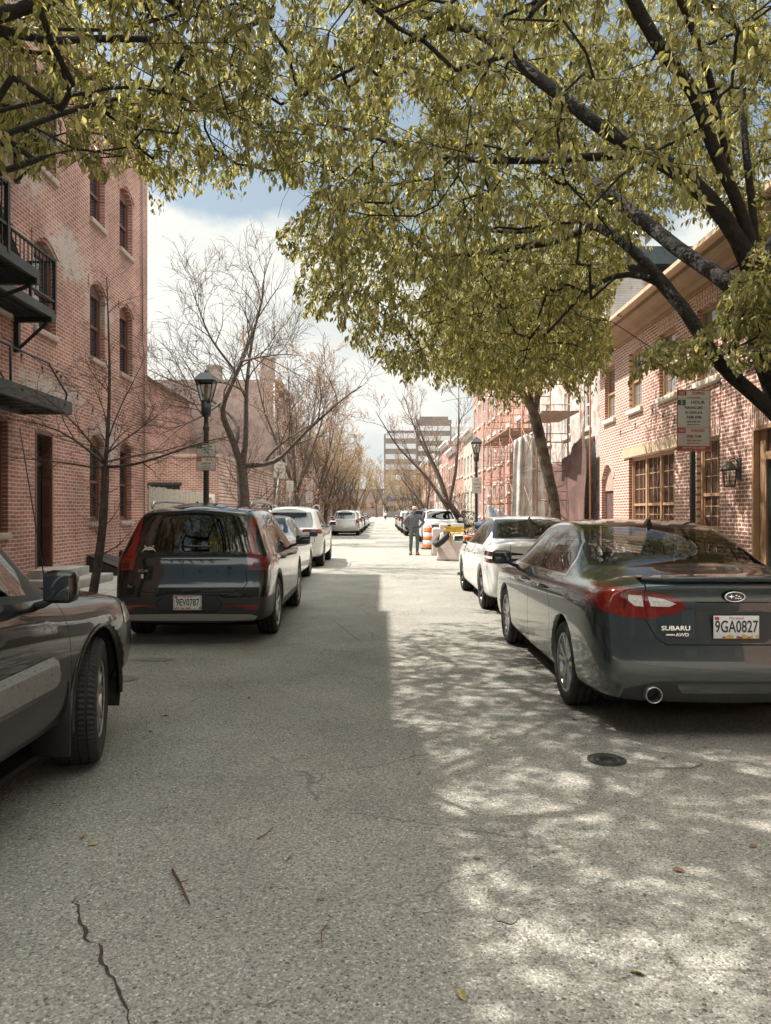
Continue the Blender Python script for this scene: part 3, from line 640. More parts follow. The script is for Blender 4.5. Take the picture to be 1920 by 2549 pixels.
for i, (a, b_, c, d, _) in enumerate(hg):
    window_x(br_, XR, -1, a, b_, c, d, 0, woodTan, glassWr, woodTan, depth=.13, muntin=(3, 3), fw=.08, split=.40, units=3 if b_-a > 2 else 1, lintel=None if i != 1 else brickRs)
mb = MB(); mb.box(XR-.04, XR-.002, 15.35, 19.0, 2.94, 3.17, pmat('pale_tan_beam', (.56, .42, .28), .6, noise=(4, .1))); mb.build('lintel_beam', br_)
mb = MB(); a, b_, c, d, _ = dr_
mb.box(XR+.13, XR+.19, a+.28, b_-.28, c, 2.42, pmat('door_black_green', (.02, .03, .028), .3)); dd = mb.build('door', br_)
mb = MB()
for (u, v) in ((a, a+.28), (b_-.28, b_)): mb.box(XR+.09, XR+.195, u+.005, v-.005, c, d-.005, woodTan2); mb.box(XR-.01, XR+.089, (v-.055) if u != a else u+.005, (v-.005) if u != a else u+.055, c, d-.06, woodTan)
mb.box(XR+.05, XR+.195, a+.285, b_-.285, 2.42, 2.55, woodTan); mb.box(XR-.01, XR+.089, a+.005, b_-.005, d-.058, d-.004, woodTan2)
mb.build('door_frame', dd)
mb = MB(); mb.box(XR+.12, XR+.16, a+.29, b_-.29, 2.56, d-.07, glassWr); mb.build('transom', br_)
mb = MB(); mb.prism([(a-.05, d+.002), (b_+.05, d+.002), (b_+.22, d+.40), (a-.22, d+.40)], 'x', XR-.008, XR-.002, brickRs); mb.build('door_lintel', br_)
mb = MB(); mb.bbox(XR-.6, XR+.05, a-.1, b_+.1, SZ-.02, .28, stoneW); mb.build('doorstep', br_)
plasterP = pmat('pink_plaster', (.42, .27, .22), .9, noise=(6, .15), bump=(25, .3))
browngate = pmat('brown_stained_board', (.11, .055, .045), .9, noise=(7, .35), bump=(20, .3))
mb = MB(); a, b_, c, d, r = nich; yc, hw = (a+b_)/2, (b_-a)/2
mb.prism([(a, 2.15), (b_, 2.15)] + [(b_-(b_-a)*i/10, d-r*((b_-(b_-a)*i/10-yc)/hw)**2) for i in range(11)], 'x', XR+.10, XR+.16, plasterP)
mb.box(XR+.14, XR+.17, a, b_, c, 2.148, browngate); mb.build('arched_niche', br_)
mb = MB(); n = 12; ri = [(yc-math.cos(math.pi*i/n)*hw*1.0, d-r*(math.cos(math.pi*i/n))**2) for i in range(n+1)]
mb.prism([(y, z+.005) for y, z in ri] + [(yc+(y-yc)*1.2, z+.18) for y, z in ri[::-1]], 'x', XR-.012, XR-.002, brickRs); mb.build('niche_arch', br_)

# wall lantern and wreath by the door
def wall_lantern():
    t = thing('wall_lantern', 'dark green metal carriage lantern on the pink brick wall beside the brown door', 'lantern', (XR, 12.85, 0))
    m = MB(); m.box(-.028, -.002, -.06, .06, 2.12, 2.50, ironG); m.tube([(-.02, 0, 2.42), (-.1, 0, 2.50), (-.18, 0, 2.47), (-.18, 0, 2.43)], .012, ironG, 8); m.build('bracket', t)
    m = MB(); cx = -.18
    m.lathe([(.03, 2.44), (.05, 2.41), (.13, 2.335), (.155, 2.30), (.15, 2.285)], ironG, 6, Matrix.Translation((cx, 0, 0)), smooth=False); m.lathe([(.10, 1.985), (.105, 2.0), (.10, 2.015)], ironG, 6, Matrix.Translation((cx, 0, 0)), smooth=False)
    for k in range(6): a = math.pi/3*k; m.tube([(cx+.13*math.cos(a), .13*math.sin(a), 2.29), (cx+.098*math.cos(a), .098*math.sin(a), 2.005)], .007, ironG, 4)
    m.build('lantern_cage', t)
    m = MB(); m.lathe([(.118, 2.285), (.088, 2.016)], glassLt, 6, Matrix.Translation((cx, 0, 0)), smooth=False); m.build('glass', t)
    m = MB(); m.lathe([(0, 2.1), (.02, 2.11), (.02, 2.2), (0, 2.22)], whiteP, 8, Matrix.Translation((cx, 0, 0))); m.build('bulb', t)
wall_lantern()

# ---------------------------------------------------------------- white painted house under renovation, red house behind the scaffold
hw_ = thing('white_painted_house', 'white painted brick house with dark attic dormer, half wrapped in brown sheeting', 'house')
hs = [(22.7, 23.5, 4.2, 5.75, 0), (25.2, 26.0, 4.2, 5.75, 0), (28.0, 28.8, 4.2, 5.75, 0), (22.7, 23.5, 6.7, 7.9, 0), (25.2, 26.0, 6.7, 7.9, 0), (28.0, 28.8, 6.7, 7.9, 0)]
mb = MB(); wall_x(mb, 6.5, -1, 21.12, 30, 0, 8.4, hs, brickW, depth=.15)
mb.quad((6.5, 21.12, 0), (15.5, 21.12, 0), (15.5, 21.12, 8.4), (6.5, 21.12, 8.4), brickW)
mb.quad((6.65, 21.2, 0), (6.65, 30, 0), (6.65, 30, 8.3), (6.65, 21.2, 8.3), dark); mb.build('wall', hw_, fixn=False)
for h in hs: window_x(hw_, 6.5, -1, *h[:4], 0, whiteP, glassW, stoneW, depth=.1, muntin=(2, 2))
mb = MB(); mb.box(6.2, 6.7, 21.1, 30, 8.4, 8.62, whiteP); mb.box(6.1, 6.7, 21.05, 30, 8.622, 8.74, whiteP); mb.build('cornice', hw_)
mb = MB(); mb.prism([(6.35, 8.742), (7.0, 9.25), (15.5, 9.25), (15.5, 8.742)], 'y', 21.15, 30, pmat('dark_teal_slate', (.035, .05, .052), .6, noise=(5, .3))); mb.build('roof', hw_)
for ya in (22.2, 26.3):
    mb = MB(); mb.box(6.25, 8.0, ya, ya+2.2, 8.75, 9.95, whiteP); mb.prism([(ya-.15, 9.952), (ya+2.35, 9.952), (ya+1.1, 10.5)], 'x', 6.1, 8.3, whiteP); dm = mb.build('dormer', hw_)
    mb = MB(); mb.box(6.22, 6.248, ya+.4, ya+1.8, 8.95, 9.8, glassW); mb.build('window', dm)
row_house(-1, 6.4, 30.0, 38.2, 9.6, brickFar[1], 'three storey salmon brick house behind the orange scaffold', 3, 3, doorc=pmat('door_red_brown', (.20, .06, .04), .4))
RH = [(38.2, 44.5, 10.0, 0, 'three storey red brick house with green shutters beyond the scaffold', whiteP), (44.5, 51, 10.3, 1, 'tall pink brick house at the step down of the right row', whiteP),
      (51, 57, 7.4, 3, 'lower cream fronted house with brown trim down the right row', whiteP), (57, 63, 7.8, 1, 'salmon brick house past the cream one in the right row', whiteP), (63, 70, 7.2, 0, 'red brick house low in the right row near the parked dark cars', whiteP),
      (70, 78, 8.4, 1, 'pink brick house halfway along the distant right row', whiteP), (78, 88, 7.5, 3, 'cream painted house far along the right row', whiteP), (88, 100, 8.6, 0, 'wide red house far along the right row', whiteP), (100, 118, 9, 1, 'long pink brick block at the distant end of the right row', whiteP)]
for (a, b_, z, mi_, lab, fr) in RH: row_house(-1, 6.4, a, b_, z, brickFar[mi_], lab, 3 if z > 9 else 2, 3, detail=a < 60, z0f=1.4, doorc=pmat('door_cream', (.6, .55, .45), .5) if mi_ == 1 else None)['group'] = 'row houses on the right'
fb = pmat('far_block_concrete', (.19, .155, .135), .8, noise=(.3, .1)); fb2 = pmat('far_block_pale', (.62, .62, .60), .8)
for (x0, x1, y0, y1, z, mt, lab) in ((.8, 11.4, 232, 250, 26.5, fb, 'grey green slab block at the far end of the street, the lower one'), (11.6, 23, 240, 262, 32, fb, 'tallest grey office block at the far end of the street'), (23.3, 31, 250, 270, 31.0, fb2, 'pale flat topped block beside the tall grey one in the distance')):
    t = thing('office_block', lab, 'building'); m = MB(); m.box(x0, x1, y0, y1, 0, z, mt); m.box(x0+1, x1-1, y0+1, y1-1, z, z+1.2, mt); m.build('wall', t)
    for k in range(int(z/3.3)): m = MB(); m.box(x0+.5, x1-.5, y0-.06, y0-.01, 2+k*3.3, 3.6+k*3.3, glassW); m.build('window_band', t)

# unseen house added behind the camera, near-black to darken what the paintwork mirrors
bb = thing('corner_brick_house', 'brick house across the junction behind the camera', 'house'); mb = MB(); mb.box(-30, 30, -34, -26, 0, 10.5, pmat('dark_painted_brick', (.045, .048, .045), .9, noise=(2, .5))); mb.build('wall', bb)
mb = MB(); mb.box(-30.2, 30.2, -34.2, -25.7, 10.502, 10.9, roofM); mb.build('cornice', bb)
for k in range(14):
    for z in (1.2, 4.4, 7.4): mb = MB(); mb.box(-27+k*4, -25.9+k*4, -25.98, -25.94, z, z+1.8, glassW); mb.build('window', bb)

dt = thing('distant_terrace', 'low brown terrace crossing the far end of the street behind the trees', 'building'); mb = MB(); mb.box(-40, .6, 268, 278, 0, 9.5, brickFar[2]); mb.build('wall', dt); mb = MB(); mb.box(-40.3, .7, 267.7, 278.3, 9.502, 10.3, slate); mb.build('roof', dt)
for k in range(12): mb = MB(); mb.box(-38+k*3.1, -36.8+k*3.1, 267.93, 267.98, 3.2, 5.2, glassW); mb.build('window', dt)
# ================================================================ cars
def car_paint(name, col, metal=.35, rough=.28, dirt=.0, coat=1.0):
    m = pmat(name, col, rough, metal, coat=coat)
    if not m.get('done'):
        m['done'] = 1; nt = m.node_tree; b = nt.nodes['Principled BSDF']; b.inputs['Specular IOR Level'].default_value = .25; tc = nt.nodes.new('ShaderNodeTexCoord')
        # road film: low down and in soft streaks, kills the gloss a little
        sp = nt.nodes.new('ShaderNodeSeparateXYZ'); L_(nt, tc.outputs['Object'], sp.inputs[0])
        n = nt.nodes.new('ShaderNodeTexNoise'); n.inputs['Scale'].default_value = 3.5; n.inputs['Detail'].default_value = 7
        mp = nt.nodes.new('ShaderNodeMapping'); mp.inputs['Scale'].default_value = (1.5, 2.0, .7); L_(nt, tc.outputs['Object'], mp.inputs[0]); L_(nt, mp.outputs[0], n.inputs['Vector'])
        h = M(nt, 'POWER', M(nt, 'SUBTRACT', 1.0, M(nt, 'DIVIDE', sp.outputs['Z'], .9), True), 1.5)
        d = M(nt, 'MULTIPLY', M(nt, 'ADD', M(nt, 'MULTIPLY', h, 1.0), .05), M(nt, 'MULTIPLY', n.outputs['Fac'], 1.5), True); d = M(nt, 'MULTIPLY', d, dirt)
        mx = nt.nodes.new('ShaderNodeMixRGB'); mx.inputs[1].default_value = (*col, 1); mx.inputs[2].default_value = (.26, .24, .21, 1); L_(nt, d, mx.inputs[0]); L_(nt, mx.outputs[0], b.inputs['Base Color'])
        L_(nt, M(nt, 'ADD', .015, M(nt, 'MULTIPLY', d, .12)), b.inputs['Coat Roughness'])
    return m
tyreM = pmat('tyre_rubber', (.022, .021, .020), .78, noise=(20, .3), bump=(80, .2))
rimS = pmat('alloy_silver', (.46, .46, .45), .32, .85, noise=(18, .25)); rimD = pmat('alloy_dark', (.05, .05, .05), .35, .7)
plasB = pmat('black_trim_plastic', (.022, .022, .023), .5, bump=(200, .1)); plasG = pmat('gloss_black_trim', (.01, .01, .011), .12)
chrome = pmat('chrome', (.72, .72, .70), .12, 1.0); chromeD = pmat('satin_chrome', (.42, .42, .41), .3, .9)
lensR = pmat('red_lens', (.17, .010, .006), .10, coat=1.0, noise=(30, .3)); lensR2 = pmat('deep_red_lens', (.07, .008, .006), .1, coat=1.0); lensC = pmat('clear_lens', (.62, .60, .57), .15, coat=1.0, noise=(60, .25))
seatM = pmat('seat_fabric_dark', (.035, .034, .034), .8); seatG = pmat('seat_fabric_grey', (.16, .16, .15), .8); plateW = pmat('plate_white', (.70, .70, .68), .4); ink = pmat('ink_black', (.02, .02, .022), .5); inkR = pmat('ink_red', (.42, .03, .025), .5); inkG = pmat('ink_dark_green', (.02, .10, .05), .5)
plateY = pmat('plate_ochre', (.55, .36, .05), .5)
glassCar = glass_mat('car_glass_clear', rough=.01, trans=.46, spec=.95)
glassDk = glass_mat('car_glass_tinted', rough=.01, trans=.10, spec=.95)
underM = pmat('underbody', (.012, .012, .012), .9)

_txt = {}
def text_mesh(body, size, mat, parent, Mx, name='lettering', ext=.001, align='CENTER', bold=.0, sx=1.0):
    cu = bpy.data.curves.new('t', 'FONT'); cu.body = body; cu.size = size; cu.align_x = align; cu.align_y = 'CENTER'; cu.extrude = ext; cu.offset = bold; cu.resolution_u = 3
    o = bpy.data.objects.new('t', cu); COL.objects.link(o); dg = bpy.context.evaluated_depsgraph_get(); dg.update()
    me = bpy.data.meshes.new_from_object(o.evaluated_get(dg)); bpy.data.objects.remove(o); bpy.data.curves.remove(cu)
    me.transform(Mx @ Matrix.Diagonal((sx, 1, 1, 1))); me.name = name; me.materials.clear(); me.materials.append(mat)
    r = bpy.data.objects.new(name, me); COL.objects.link(r); r.parent = parent; return r
FACE_BACK = Matrix.Rotation(R(90), 4, 'X')         # text in the xz plane read by someone looking along +y

def car_cage(sp):
    """control mesh from the station table of a car; returns verts grid"""
    L = sp['L']; rows = 13
    def prof(st):
        y, w, zb, zs, xr, zr, zt = st
        zm = zb + (zs-zb)*.52
        base = (w*sp.get('tumble', .90), zs + .03)
        mid = (base[0]*.5 + xr*.5 + .012, (base[1]+zr)/2) if zr > zs+.12 else (base[0]*.6+xr*.4, base[1]*.55+zr*.45+.004)
        return [(0, zb), (w*.78, zb), (w*.955, zb+.03), (w*.992, zb+.16), (w, zm), (w*.992, zs-.10), (w*.965, zs-.01), base, mid, (xr, zr), (xr*.86, zr+(zt-zr)*.55), (xr*.45, zt-.004), (0, zt)]
    grid = []
    def end(st, yf, front):
        p = prof(st)
        for fx, dy, in ((0, 0), (.42, .004), (.80, .03), (.95, .09)):
            grid_row = []
            for (x, z) in p:
                c = yf(z) + dy*sp.get('endround', 1.0)
                grid_row.append((x*fx if fx < .9 else x*.975, (c if not front else L-c), z if fx > .9 else z-0))
            yield grid_row
    G = list(end(sp['rear'], sp['yrear'], False))
    for st in sp['st']:
        f = sp.get('lean')
        G.append([(x, st[0] + (f(st[0], z) if f else 0), z) for (x, z) in prof(st)])
    G += list(end(sp['front'], sp['yfront'], True))[::-1]
    return G

def interp(tab):
    xs = [a for a, b in tab]; ys = [b for a, b in tab]
    return lambda z: float(np.interp(z, xs, ys))

class Car:
    def __init__(c, name, sp, label, cat, loc, rz=0, group=None, levels=3):
        c.sp = sp; c.L = sp['L']; c.t = thing(name, label, cat, loc, rz, group)
        G = car_cage(sp); nr = len(G[0]); bm = bmesh.new(); vs = []
        for row in G:
            a = [bm.verts.new(p) for p in row]; m = [a[0]] + [bm.verts.new((-p[0], p[1], p[2])) for p in row[1:-1]] + [a[-1]]
            vs.append((a, m))
        # x = 0 columns at either end are shared between the halves
        for (a, m) in (vs[0], vs[-1]):
            for k in range(1, nr-1): bm.verts.remove(m[k]); m[k] = a[k]
        for (a, m), (a2, m2) in zip(vs[:-1], vs[1:]):
            for k in range(nr-1):
                for (p, q, fl) in ((a, a2, 0), (m, m2, 1)):
                    f = [p[k], q[k], q[k+1], p[k+1]]; f = f[::-1] if fl else f
                    u = []
                    for v in f:
                        if v not in u: u.append(v)
                    if len(u) > 2: bm.faces.new(u)
        bmesh.ops.recalc_face_normals(bm, faces=bm.faces)
        me = bpy.data.meshes.new('cage'); bm.to_mesh(me); bm.free()
        o = bpy.data.objects.new('cage', me); COL.objects.link(o); md = o.modifiers.new('s', 'SUBSURF'); md.levels = levels; md.render_levels = levels
        dg = bpy.context.evaluated_depsgraph_get(); dg.update(); me2 = bpy.data.meshes.new_from_object(o.evaluated_get(dg))
        bpy.data.objects.remove(o); bpy.data.meshes.remove(me)
        c.bm = bmesh.new(); c.bm.from_mesh(me2); bpy.data.meshes.remove(me2)
        for f in c.bm.faces: f.material_index = 0
        c.tags = ['body']
    def cut(c, tagname, axis, poly, cond, only=None, inv=False):
        """cut a 2D outline into the shell (axis x: outline in y,z; axis y: in x,z; axis z: x,y) and tag what lies inside"""
        if tagname not in c.tags: c.tags.append(tagname)
        ti = c.tags.index(tagname); ii = {'x': (1, 2), 'y': (0, 2), 'z': (0, 1)}[axis]; ax = {'x': 0, 'y': 1, 'z': 2}[axis]; bm = c.bm
        P = np.array(poly, float); n = len(P)
        lo, hi = P.min(0)-.001, P.max(0)+.001
        for i in range(n):
            a, b = P[i], P[(i+1) % n]; d = b-a; ln = np.hypot(*d)
            if ln < 1e-6: continue
            elo, ehi = np.minimum(a, b)-1e-4, np.maximum(a, b)+1e-4; nn = (-d[1]/ln, d[0]/ln)
            fs = []
            for f in bm.faces:
                if not cond(f.calc_center_median()): continue
                if only is not None and c.tags[f.material_index] not in only: continue
                U = [v.co[ii[0]] for v in f.verts]; V = [v.co[ii[1]] for v in f.verts]
                if max(U) < elo[0] or min(U) > ehi[0] or max(V) < elo[1] or min(V) > ehi[1]: continue
                s = [(u-a[0])*nn[0]+(v-a[1])*nn[1] for u, v in zip(U, V)]
                if min(s) > -1e-6 or max(s) < 1e-6: continue
                fs.append(f)
            if not fs: continue
            g = set(fs)
            for f in fs: g.update(f.edges); g.update(f.verts)
            co = [0, 0, 0]; no = [0, 0, 0]; co[ii[0]], co[ii[1]] = a; no[ii[0]], no[ii[1]] = nn
            bmesh.ops.bisect_plane(bm, geom=list(g), dist=1e-5, plane_co=co, plane_no=no)
        for f in bm.faces:
            ce = f.calc_center_median()
            if not (lo[0] <= ce[ii[0]] <= hi[0] and lo[1] <= ce[ii[1]] <= hi[1]) or not cond(ce): continue
            if only is not None and c.tags[f.material_index] not in only: continue
            u, v = ce[ii[0]], ce[ii[1]]; ins = False
            for i in range(n):
                (xa, ya), (xb, yb) = P[i], P[(i+1) % n]
                if (ya > v) != (yb > v) and u < (xb-xa)*(v-ya)/(yb-ya)+xa: ins = not ins
            if ins: f.material_index = ti
    def seam(c, axis, pts, cond, w=.0045, only=('body',)):
        for (a, b) in zip(pts[:-1], pts[1:]):
            a, b = np.array(a, float), np.array(b, float); d = (b-a)/np.hypot(*(b-a)); n = np.array((-d[1], d[0]))*w; e = d*w*.6
            c.cut('seam', axis, [a-n-e, b-n+e, b+n+e, a+n-e], cond, only=only)
    def arches(c, ra=.38):
        sp = c.sp
        for yw in sp['wheels']:
            poly = [(yw+ra*math.cos(2*math.pi*k/36), sp['wr']+.015+ra*math.sin(2*math.pi*k/36)) for k in range(36)]
            for s in (-1, 1): c.cut('hole', 'x', poly, lambda q, s=s: q.x*s > sp['W']*.28)
        hi = c.tags.index('hole'); dl = [f for f in c.bm.faces if f.material_index == hi]; bmesh.ops.delete(c.bm, geom=dl, context='FACES')
        # rolled inner lip
        ed = [e for e in c.bm.edges if len(e.link_faces) == 1]
        r = bmesh.ops.extrude_edge_only(c.bm, edges=ed); nv = [g for g in r['geom'] if isinstance(g, bmesh.types.BMVert)]
        for v in nv: v.co.x -= (.05 if v.co.x > 0 else -.05)
    def finish(c, mats, split, trans=None):
        """split: tag -> (object name, material); the rest stays on the body mesh under its own material"""
        objs = {}; bm = c.bm; bm.normal_update()
        groups = {}
        for f in bm.faces: groups.setdefault(c.tags[f.material_index], []).append(f)
        def make(name, tags, parent, off=0.0):
            me = bpy.data.meshes.new(name); V = {}; vs = []; fs = []; mi = []; nl = []
            ml = [];
            for t in tags:
                m = mats[t]
                if m not in ml: ml.append(m)
                for f in groups.get(t, []):
                    r = []
                    for v in f.verts:
                        if v.index not in V: V[v.index] = len(vs); vs.append((v.co + v.normal*off)[:]); nl.append(v.normal[:])
                        r.append(V[v.index])
                    fs.append(r); mi.append(ml.index(m))
            if not fs: return None
            me.from_pydata(vs, [], fs)
            for m in ml: me.materials.append(m)
            me.polygons.foreach_set('material_index', mi); me.polygons.foreach_set('use_smooth', [True]*len(fs)); me.update()
            me.normals_split_custom_set_from_vertices(nl)
            o = bpy.data.objects.new(name, me); COL.objects.link(o); o.parent = parent; return o
        bm.verts.index_update()
        sp_tags = [t for g in split for t in g[1]]
        body = make('body', [t for t in c.tags if t in groups and t not in sp_tags and t in mats], c.t)
        objs['body'] = body
        for (nm, tags, off) in split:
            # every pane and every lamp unit is a piece of its own
            fs = [f for t_ in tags for f in groups.get(t_, [])]; own = {}; seen = set(); fset = set(fs); comps = []
            for f in fs:
                if f in seen: continue
                st, comp = [f], []; seen.add(f)
                while st:
                    g = st.pop(); comp.append(g)
                    for e in g.edges:
                        for h in e.link_faces:
                            if h in fset and h not in seen: seen.add(h); st.append(h)
                comps.append(comp)
            comps.sort(key=len, reverse=True); main = [k for k in comps if len(k) >= 8] or comps[:1]
            for k in comps[len(main):]:
                q = k[0].calc_center_median(); main[min(range(len(main)), key=lambda i: (main[i][0].calc_center_median()-q).length)].extend(k)
            keep = {t_: groups.get(t_) for t_ in tags}
            for comp in main:
                cs = set(comp)
                for t_ in tags: groups[t_] = [f for f in (keep[t_] or []) if f in cs]
                o = make(nm, tags, c.t, off)
                if o: objs[tags[0]] = o
        c.bm.free(); c.o = objs; return objs
    def wheel(c, y, s, rim=rimS, spokes=5, steer=0, style='split', tread=False, tw=.225, half_off=.0):
        r = c.sp['wr']; x = s*(c.sp['W']/2 - tw/2 - .015 + half_off)
        e = thing('wheel', None, None, (x, y, r), steer); e.parent = c.t
        m = MB(); hw = tw/2; Rr = c.sp.get('rimr', r*.68)
        Sx = Matrix.Diagonal((s, 1, 1, 1))
        prof = [(Rr-.006, -hw+.02), (Rr+.01, -hw+.004), (r*.86, -hw-.004), (r-.03, -hw+.002), (r-.012, -hw+.016)]
        gr = [-.62, -.24, .24, .62] if tread else [-.5, 0, .5]
        for g in gr: prof += [(r-.002, hw*g-.008), (r-.011, hw*g-.005), (r-.011, hw*g+.005), (r-.002, hw*g+.008)]
        prof += [(r-.012, hw-.016), (r-.03, hw-.002), (r*.86, hw+.004), (Rr+.01, hw-.004), (Rr-.006, hw-.02)]
        if tread:
            n = 150; vs = []
            for k in range(n):
                a = 2*math.pi*k/n
                for (rr, h) in prof:
                    q = rr
                    if rr > r-.006 and abs(h) > hw*.2 and k % 2: q = rr-.0065
                    if rr > r-.006 and abs(h) < hw*.2 and k % 3 == 0: q = rr-.004
                    if (r-.02 < rr < r-.009) and abs(h) > hw*.8 and k % 2: q = rr-.012
                    a2 = a + .03*abs(h)/hw
                    vs.append((h*s, q*math.cos(a2), q*math.sin(a2)))
            mp_ = len(prof); fs = [(k*mp_+i, k*mp_+i+1, ((k+1) % n)*mp_+i+1, ((k+1) % n)*mp_+i) for k in range(n) for i in range(mp_-1)]
            m.add(vs, fs, tyreM, False)
        else: m.lathe(prof, tyreM, 48, Sx, axis='x')
        m.build('tyre', e)
        m = MB(); f = hw-.012
        m.lathe([(Rr, -hw+.02), (Rr-.012, -hw+.04), (Rr-.016, f-.05), (Rr-.004, f-.008), (Rr+.004, f), (Rr-.006, f+.004), (Rr-.016, f-.004)], rim, 40, Sx, axis='x')
        m.lathe([(0, f-.012), (.028, f-.012), (.034, f-.02), (.055, f-.03), (.06, f-.06), (0, f-.06)][::-1], rim, 20, Sx, axis='x')
        def spoke(a0, w0, w1, twist=0):
            ca, sa = math.cos(a0), math.sin(a0); cb, sb = math.cos(a0+twist), math.sin(a0+twist); vs = []
            for (rr, w, h, C, S2) in ((.035, w0, f-.022, ca, sa), (Rr*.55, (w0+w1)/2*.85, f-.010, (ca+cb)/2, (sa+sb)/2), (Rr-.01, w1, f-.006, cb, sb)):
                for (ww, hh) in ((-w, h-.03), (-w*.8, h), (w*.8, h), (w, h-.03)): vs.append((s*hh, rr*C - ww*S2, rr*S2 + ww*C))
            fs = [(i*4+k, i*4+k+1, i*4+5+k, i*4+4+k) for i in range(2) for k in range(3)] + [(i*4, i*4+4, i*4+7, i*4+3) for i in range(2)]
            m.add(vs, fs, rim, False)
        for k in range(spokes):
            a0 = 2*math.pi*k/spokes + .3
            if style == 'split': spoke(a0-.16, .016, .024, -.10); spoke(a0+.16, .016, .024, .10)
            elif style == 'turbine': spoke(a0, .03, .055, .35)
            else: spoke(a0, .032, .045)
        m.build('rim', e)
        m = MB(); m.lathe([(0, f-.09), (Rr*.82, f-.09), (Rr-.02, f-.06)], rimD, 32, Sx, axis='x'); m.build('brake_disc', e)
        return e
    def wells(c, ra=.40):
        m = MB(); sp = c.sp
        for yw in sp['wheels']:
            for s in (-1, 1):
                x1, x0 = s*(sp['W']/2-.05), s*(sp['W']/2-.46)
                vs = []; n = 18
                for x in (x1, x0):
                    for k in range(n+1): a = -.35+(math.pi+.7)*k/n; vs.append((x, yw+ra*math.cos(a), sp['wr']+.015+ra*math.sin(a)))
                fs = [(k, k+1, n+2+k, n+1+k) for k in range(n)] + [list(range(n+1, 2*n+2))]
                m.add(vs, fs, underM)
        m.box(-sp['W']/2+.2, sp['W']/2-.2, .5, c.L-.5, .17, .2, underM)
        m.build('wheel_wells', c.t)
    def seats(c, rows, zs=.55, hz=1.12, mat=seatM, w=.5):
        for (y, xs, ang) in rows:
            for x in xs:
                m = MB(); Mx = Matrix.Translation((x, y, zs)) @ Matrix.Rotation(R(ang), 4, 'X')
                m.bbox(-w/2, w/2, -.07, .07, -.1, hz-zs-.20, mat, .045, Mx); m.bbox(-w/2, w/2, .0, .5, -.18, -.02, mat, .05, Matrix.Translation((x, y, zs)))
                m.bbox(-.13, .13, -.05, .05, hz-zs-.15, hz-zs+.06, mat, .045, Mx); m.tube([Mx @ Vector((-.06, 0, hz-zs-.22)), Mx @ Vector((-.06, 0, hz-zs-.1))], .007, chromeD); m.tube([Mx @ Vector((.06, 0, hz-zs-.22)), Mx @ Vector((.06, 0, hz-zs-.1))], .007, chromeD)
                m.build('seat', c.t)
    def mirror(c, s, y, z, mat, w=.2, h=.14, glassback=True):
        x = s*(c.sp['W']/2*c.sp.get('tumble', .9)+.02)
        m = MB(); m.bbox(min(x+s*.05, x+s*(.05+w)), max(x+s*.05, x+s*(.05+w)), y-.03, y+.09, z-h/2, z+h/2, mat, .038)
        o = m.build('mirror', c.t)
        m = MB(); m.tube([(x-s*.04, y+.04, z-h/2-.03), (x+s*.03, y+.05, z-h/2-.01), (x+s*.10, y+.04, z-h/2+.03)], .02, plasB, 8); m.build('mirror_arm', o)
        m = MB(); m.bbox(min(x+s*.068, x+s*(.032+w)), max(x+s*.068, x+s*(.032+w)), y-.034, y-.026, z-h/2+.018, z+h/2-.018, mirM, .003); m.build('mirror_glass', o)
    def handle(c, s, y, z, x, mat):
        m = MB(); m.tube([(s*(x-.005), y-.09, z), (s*(x+.022), y-.07, z+.003), (s*(x+.026), y, z+.005), (s*(x+.022), y+.07, z+.005), (s*(x-.005), y+.09, z+.004)], .011, mat, 8); m.build('door_handle', c.t)
    def plate(c, txt, y, z, x=0, top='Maryland', frame=None, tilt=0, mat_txt=ink):
        Mx = Matrix.Translation((x, y, z)) @ Matrix.Rotation(R(tilt), 4, 'X')
        m = MB(); m.bbox(-.152, .152, -.002, .004, -.076, .076, plateW, .0015, Mx)
        if frame: 
            for b in ((-.165, .165, .072, .086), (-.165, .165, -.086, -.072), (-.165, -.150, -.072, .072), (.150, .165, -.072, .072)): m.box(b[0], b[1], -.007, .006, b[2], b[3], frame, Mx)
        p = m.build('licence_plate', c.t)
        if txt: text_mesh(txt, .112, mat_txt, p, Mx @ Matrix.Translation((0, -.003, .0)) @ FACE_BACK, 'plate_number', .0006, sx=.66, bold=.0015)
        if top: text_mesh(top, .026, inkR, p, Mx @ Matrix.Translation((0, -.003, .060)) @ FACE_BACK, 'plate_state', .0004)
        m = MB()
        for k in range(16):
            if rnd.random() < .75: a = -.15+k*.0187; m.box(a, a+.0185, -.0026, -.0021, -.074, -.074+rnd.uniform(.008, .026), rnd.choice([plateY, inkR, ink, plateY]), Mx)
        m.box(-.145, -.115, -.0027, -.0021, .048, .068, inkR, Mx); m.build('plate_pattern', p)
        return p
mirM = glass_mat('mirror_glass', tint=(.03, .035, .04), rough=.0, spec=.9)
ALL = lambda q: True

def side_windows(c, polys, tag_, trim='gloss', tw=.02, s_=(1, -1), xmin=.3):
    for s in s_:
        cond = lambda q, s=s: q.x*s > xmin
        for poly in polys: c.cut(tag_, 'x', poly, cond, only=('body', 'trim'))
def grow(poly, d):
    P = np.array(poly); ce = P.mean(0); v = P-ce; return [tuple(p) for p in (ce + v*(1+d/np.maximum(.05, np.abs(v).max(0))))]

def wrap_light(c, tag_, pts, yl, mirror=True, front=False, **k):
    for s in ((1, -1) if mirror else (1,)):
        poly = [(x*s, z) for x, z in pts]
        c.cut(tag_, 'y', poly, (lambda q: q.y > c.L-yl) if front else (lambda q: q.y < yl), only=('body', 'bumper', 'trim'))
